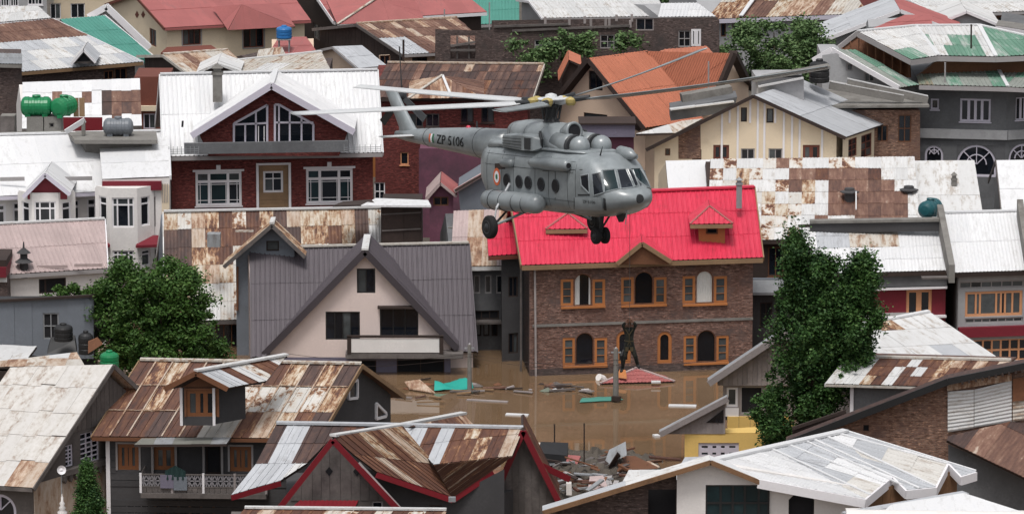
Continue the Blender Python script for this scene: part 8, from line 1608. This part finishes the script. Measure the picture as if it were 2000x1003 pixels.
scrap([(1205, 920), (1285, 914), (1240, 892), (1222, 892)], 207.5, 'wood_brown', 'brown collapsed roof panel sloping to the water on the rubble heap', dy=2); scrap([(1240, 916), (1288, 912), (1268, 902), (1252, 905)], 207, 'tan', 'pale tan board at the water edge of the rubble heap', dy=.8); scrap([(1148, 958), (1186, 950), (1178, 930), (1152, 932)], 204.5, 'pink', 'pinkish tin sheet lying flat low on the rubble heap', dy=1.2); scrap([(1165, 955), (1190, 948), (1196, 930), (1180, 932)], 204.2, 'trim_grey', 'pale grey slab leaning beside the pinkish tin', dy=.8)
scrap([(1048, 878), (1080, 880), (1082, 866), (1042, 866)], 210, 'pale', 'pale curled sheet behind the maroon gable', dy=1); scrap([(1050, 900), (1108, 905), (1110, 880), (1056, 878)], 208.5, 'black', 'black crumpled tarpaulin over the rubble behind the maroon gable', dy=1.4, th=.4, cat='tarpaulin')
scrap([(1106, 900), (1128, 906), (1134, 892), (1110, 890)], 207.8, 'pinkred', 'small reddish scrap among pale scraps on the rubble', dy=.5); scrap([(1106, 966), (1117, 966), (1116, 944), (1106, 944)], 201.5, 'plaster', 'short white post beside the maroon gable foot', name='post', dy=0, th=.1, cat='post')
scrap([(1140, 912), (1192, 906), (1188, 896), (1142, 900)], 206.5, 'wood_dark', 'dark planks crossing the middle of the rubble heap', dy=.6); 
for k in range(80):
    x, y = rng.uniform(1050, 1270), rng.uniform(890, 962); Y_ = Yr(y, rng.uniform(.5, 1.0)); p0 = at_y(x, y, Y_); ang = rng.uniform(0, 3.14); L_ = rng.uniform(.4, 1.7); d = Vector((math.cos(ang), math.sin(ang) * .6, rng.uniform(-.25, .3))) * L_; m_ = rng.choice(['wood_grey', 'wood_brown', 'wood_dark', 'wood_dark', 'wood_grey', 'rust', 'wood_brown', 'galv_dark', 'trim_grey'])
    lab = f"{'long' if L_ > 1.1 else 'short'} {DC[m_]} strip on the rubble {place(x, [(1050, 'behind the maroon gable'), (1100, 'between the two rods'), (1145, 'just past the taller rod'), (1185, 'under the bent grey sheet'), (1225, 'at the water end')])}{', high' if y < 915 else ', low' if y > 940 else ''}"
    b = MB(); b.bar(p0, p0 + d, rng.uniform(.08, .32), rng.uniform(.03, .1)); tag(b.build('broken_plank', m_), uniq(lab), 'plank', 'broken planks on the rubble heap')
# rods and tv masts on the roofs
for x, yb, yt, Y_, lab in ((788, 190, 78, 289, 'dark mast above the dark rust-brown roof behind the tail rotor'), (1384, 190, 120, 281, 'thin white mast in front of the orange roof'), (956, 55, 5, 330, 'thin pale mast before the teal hall'), (868, 52, 18, 328, 'thin pale mast on the faded red hipped roof'), (1897, 84, 48, 279, 'short mast on the octagonal roof'), (1846, 150, 122, 277, 'tiny pipe on the octagonal skirt roof')):
    b = MB(); b.tube([at_y(x, yb, Y_) - ZV * .5, at_y(x, yt, Y_)], .05 if x != 788 else .07, 6); m_ = b.build('mast', 'wood_dark' if x in (788, 1897) else 'trim_grey'); tag(m_, lab, 'mast')
# power cables
for i, (pts, lab) in enumerate(((((560, 690, 225), (917, 690, None), (1203, 702, None), (1470, 690, 232)), 'upper power cable strung past the two utility poles'), (((560, 706, 225), (917, 696, None), (1203, 712, None), (1470, 712, 232)), 'lower power cable strung past the two utility poles'))):
    W_ = []
    for x, y, Y_ in pts: W_.append(at_y(x, y, Y_ or (t2 if x == 917 else t1).y - .12))
    P_ = []
    for a, b_ in zip(W_, W_[1:]):
        for k in range(9): s = k / 8; P_.append(a.lerp(b_, s) - ZV * (.35 * 4 * s * (1 - s)))
    cb = MB(); cb.tube(P_, .013, 4, False); tag(cb.build('power_cable', 'wood_dark'), lab, 'cable')
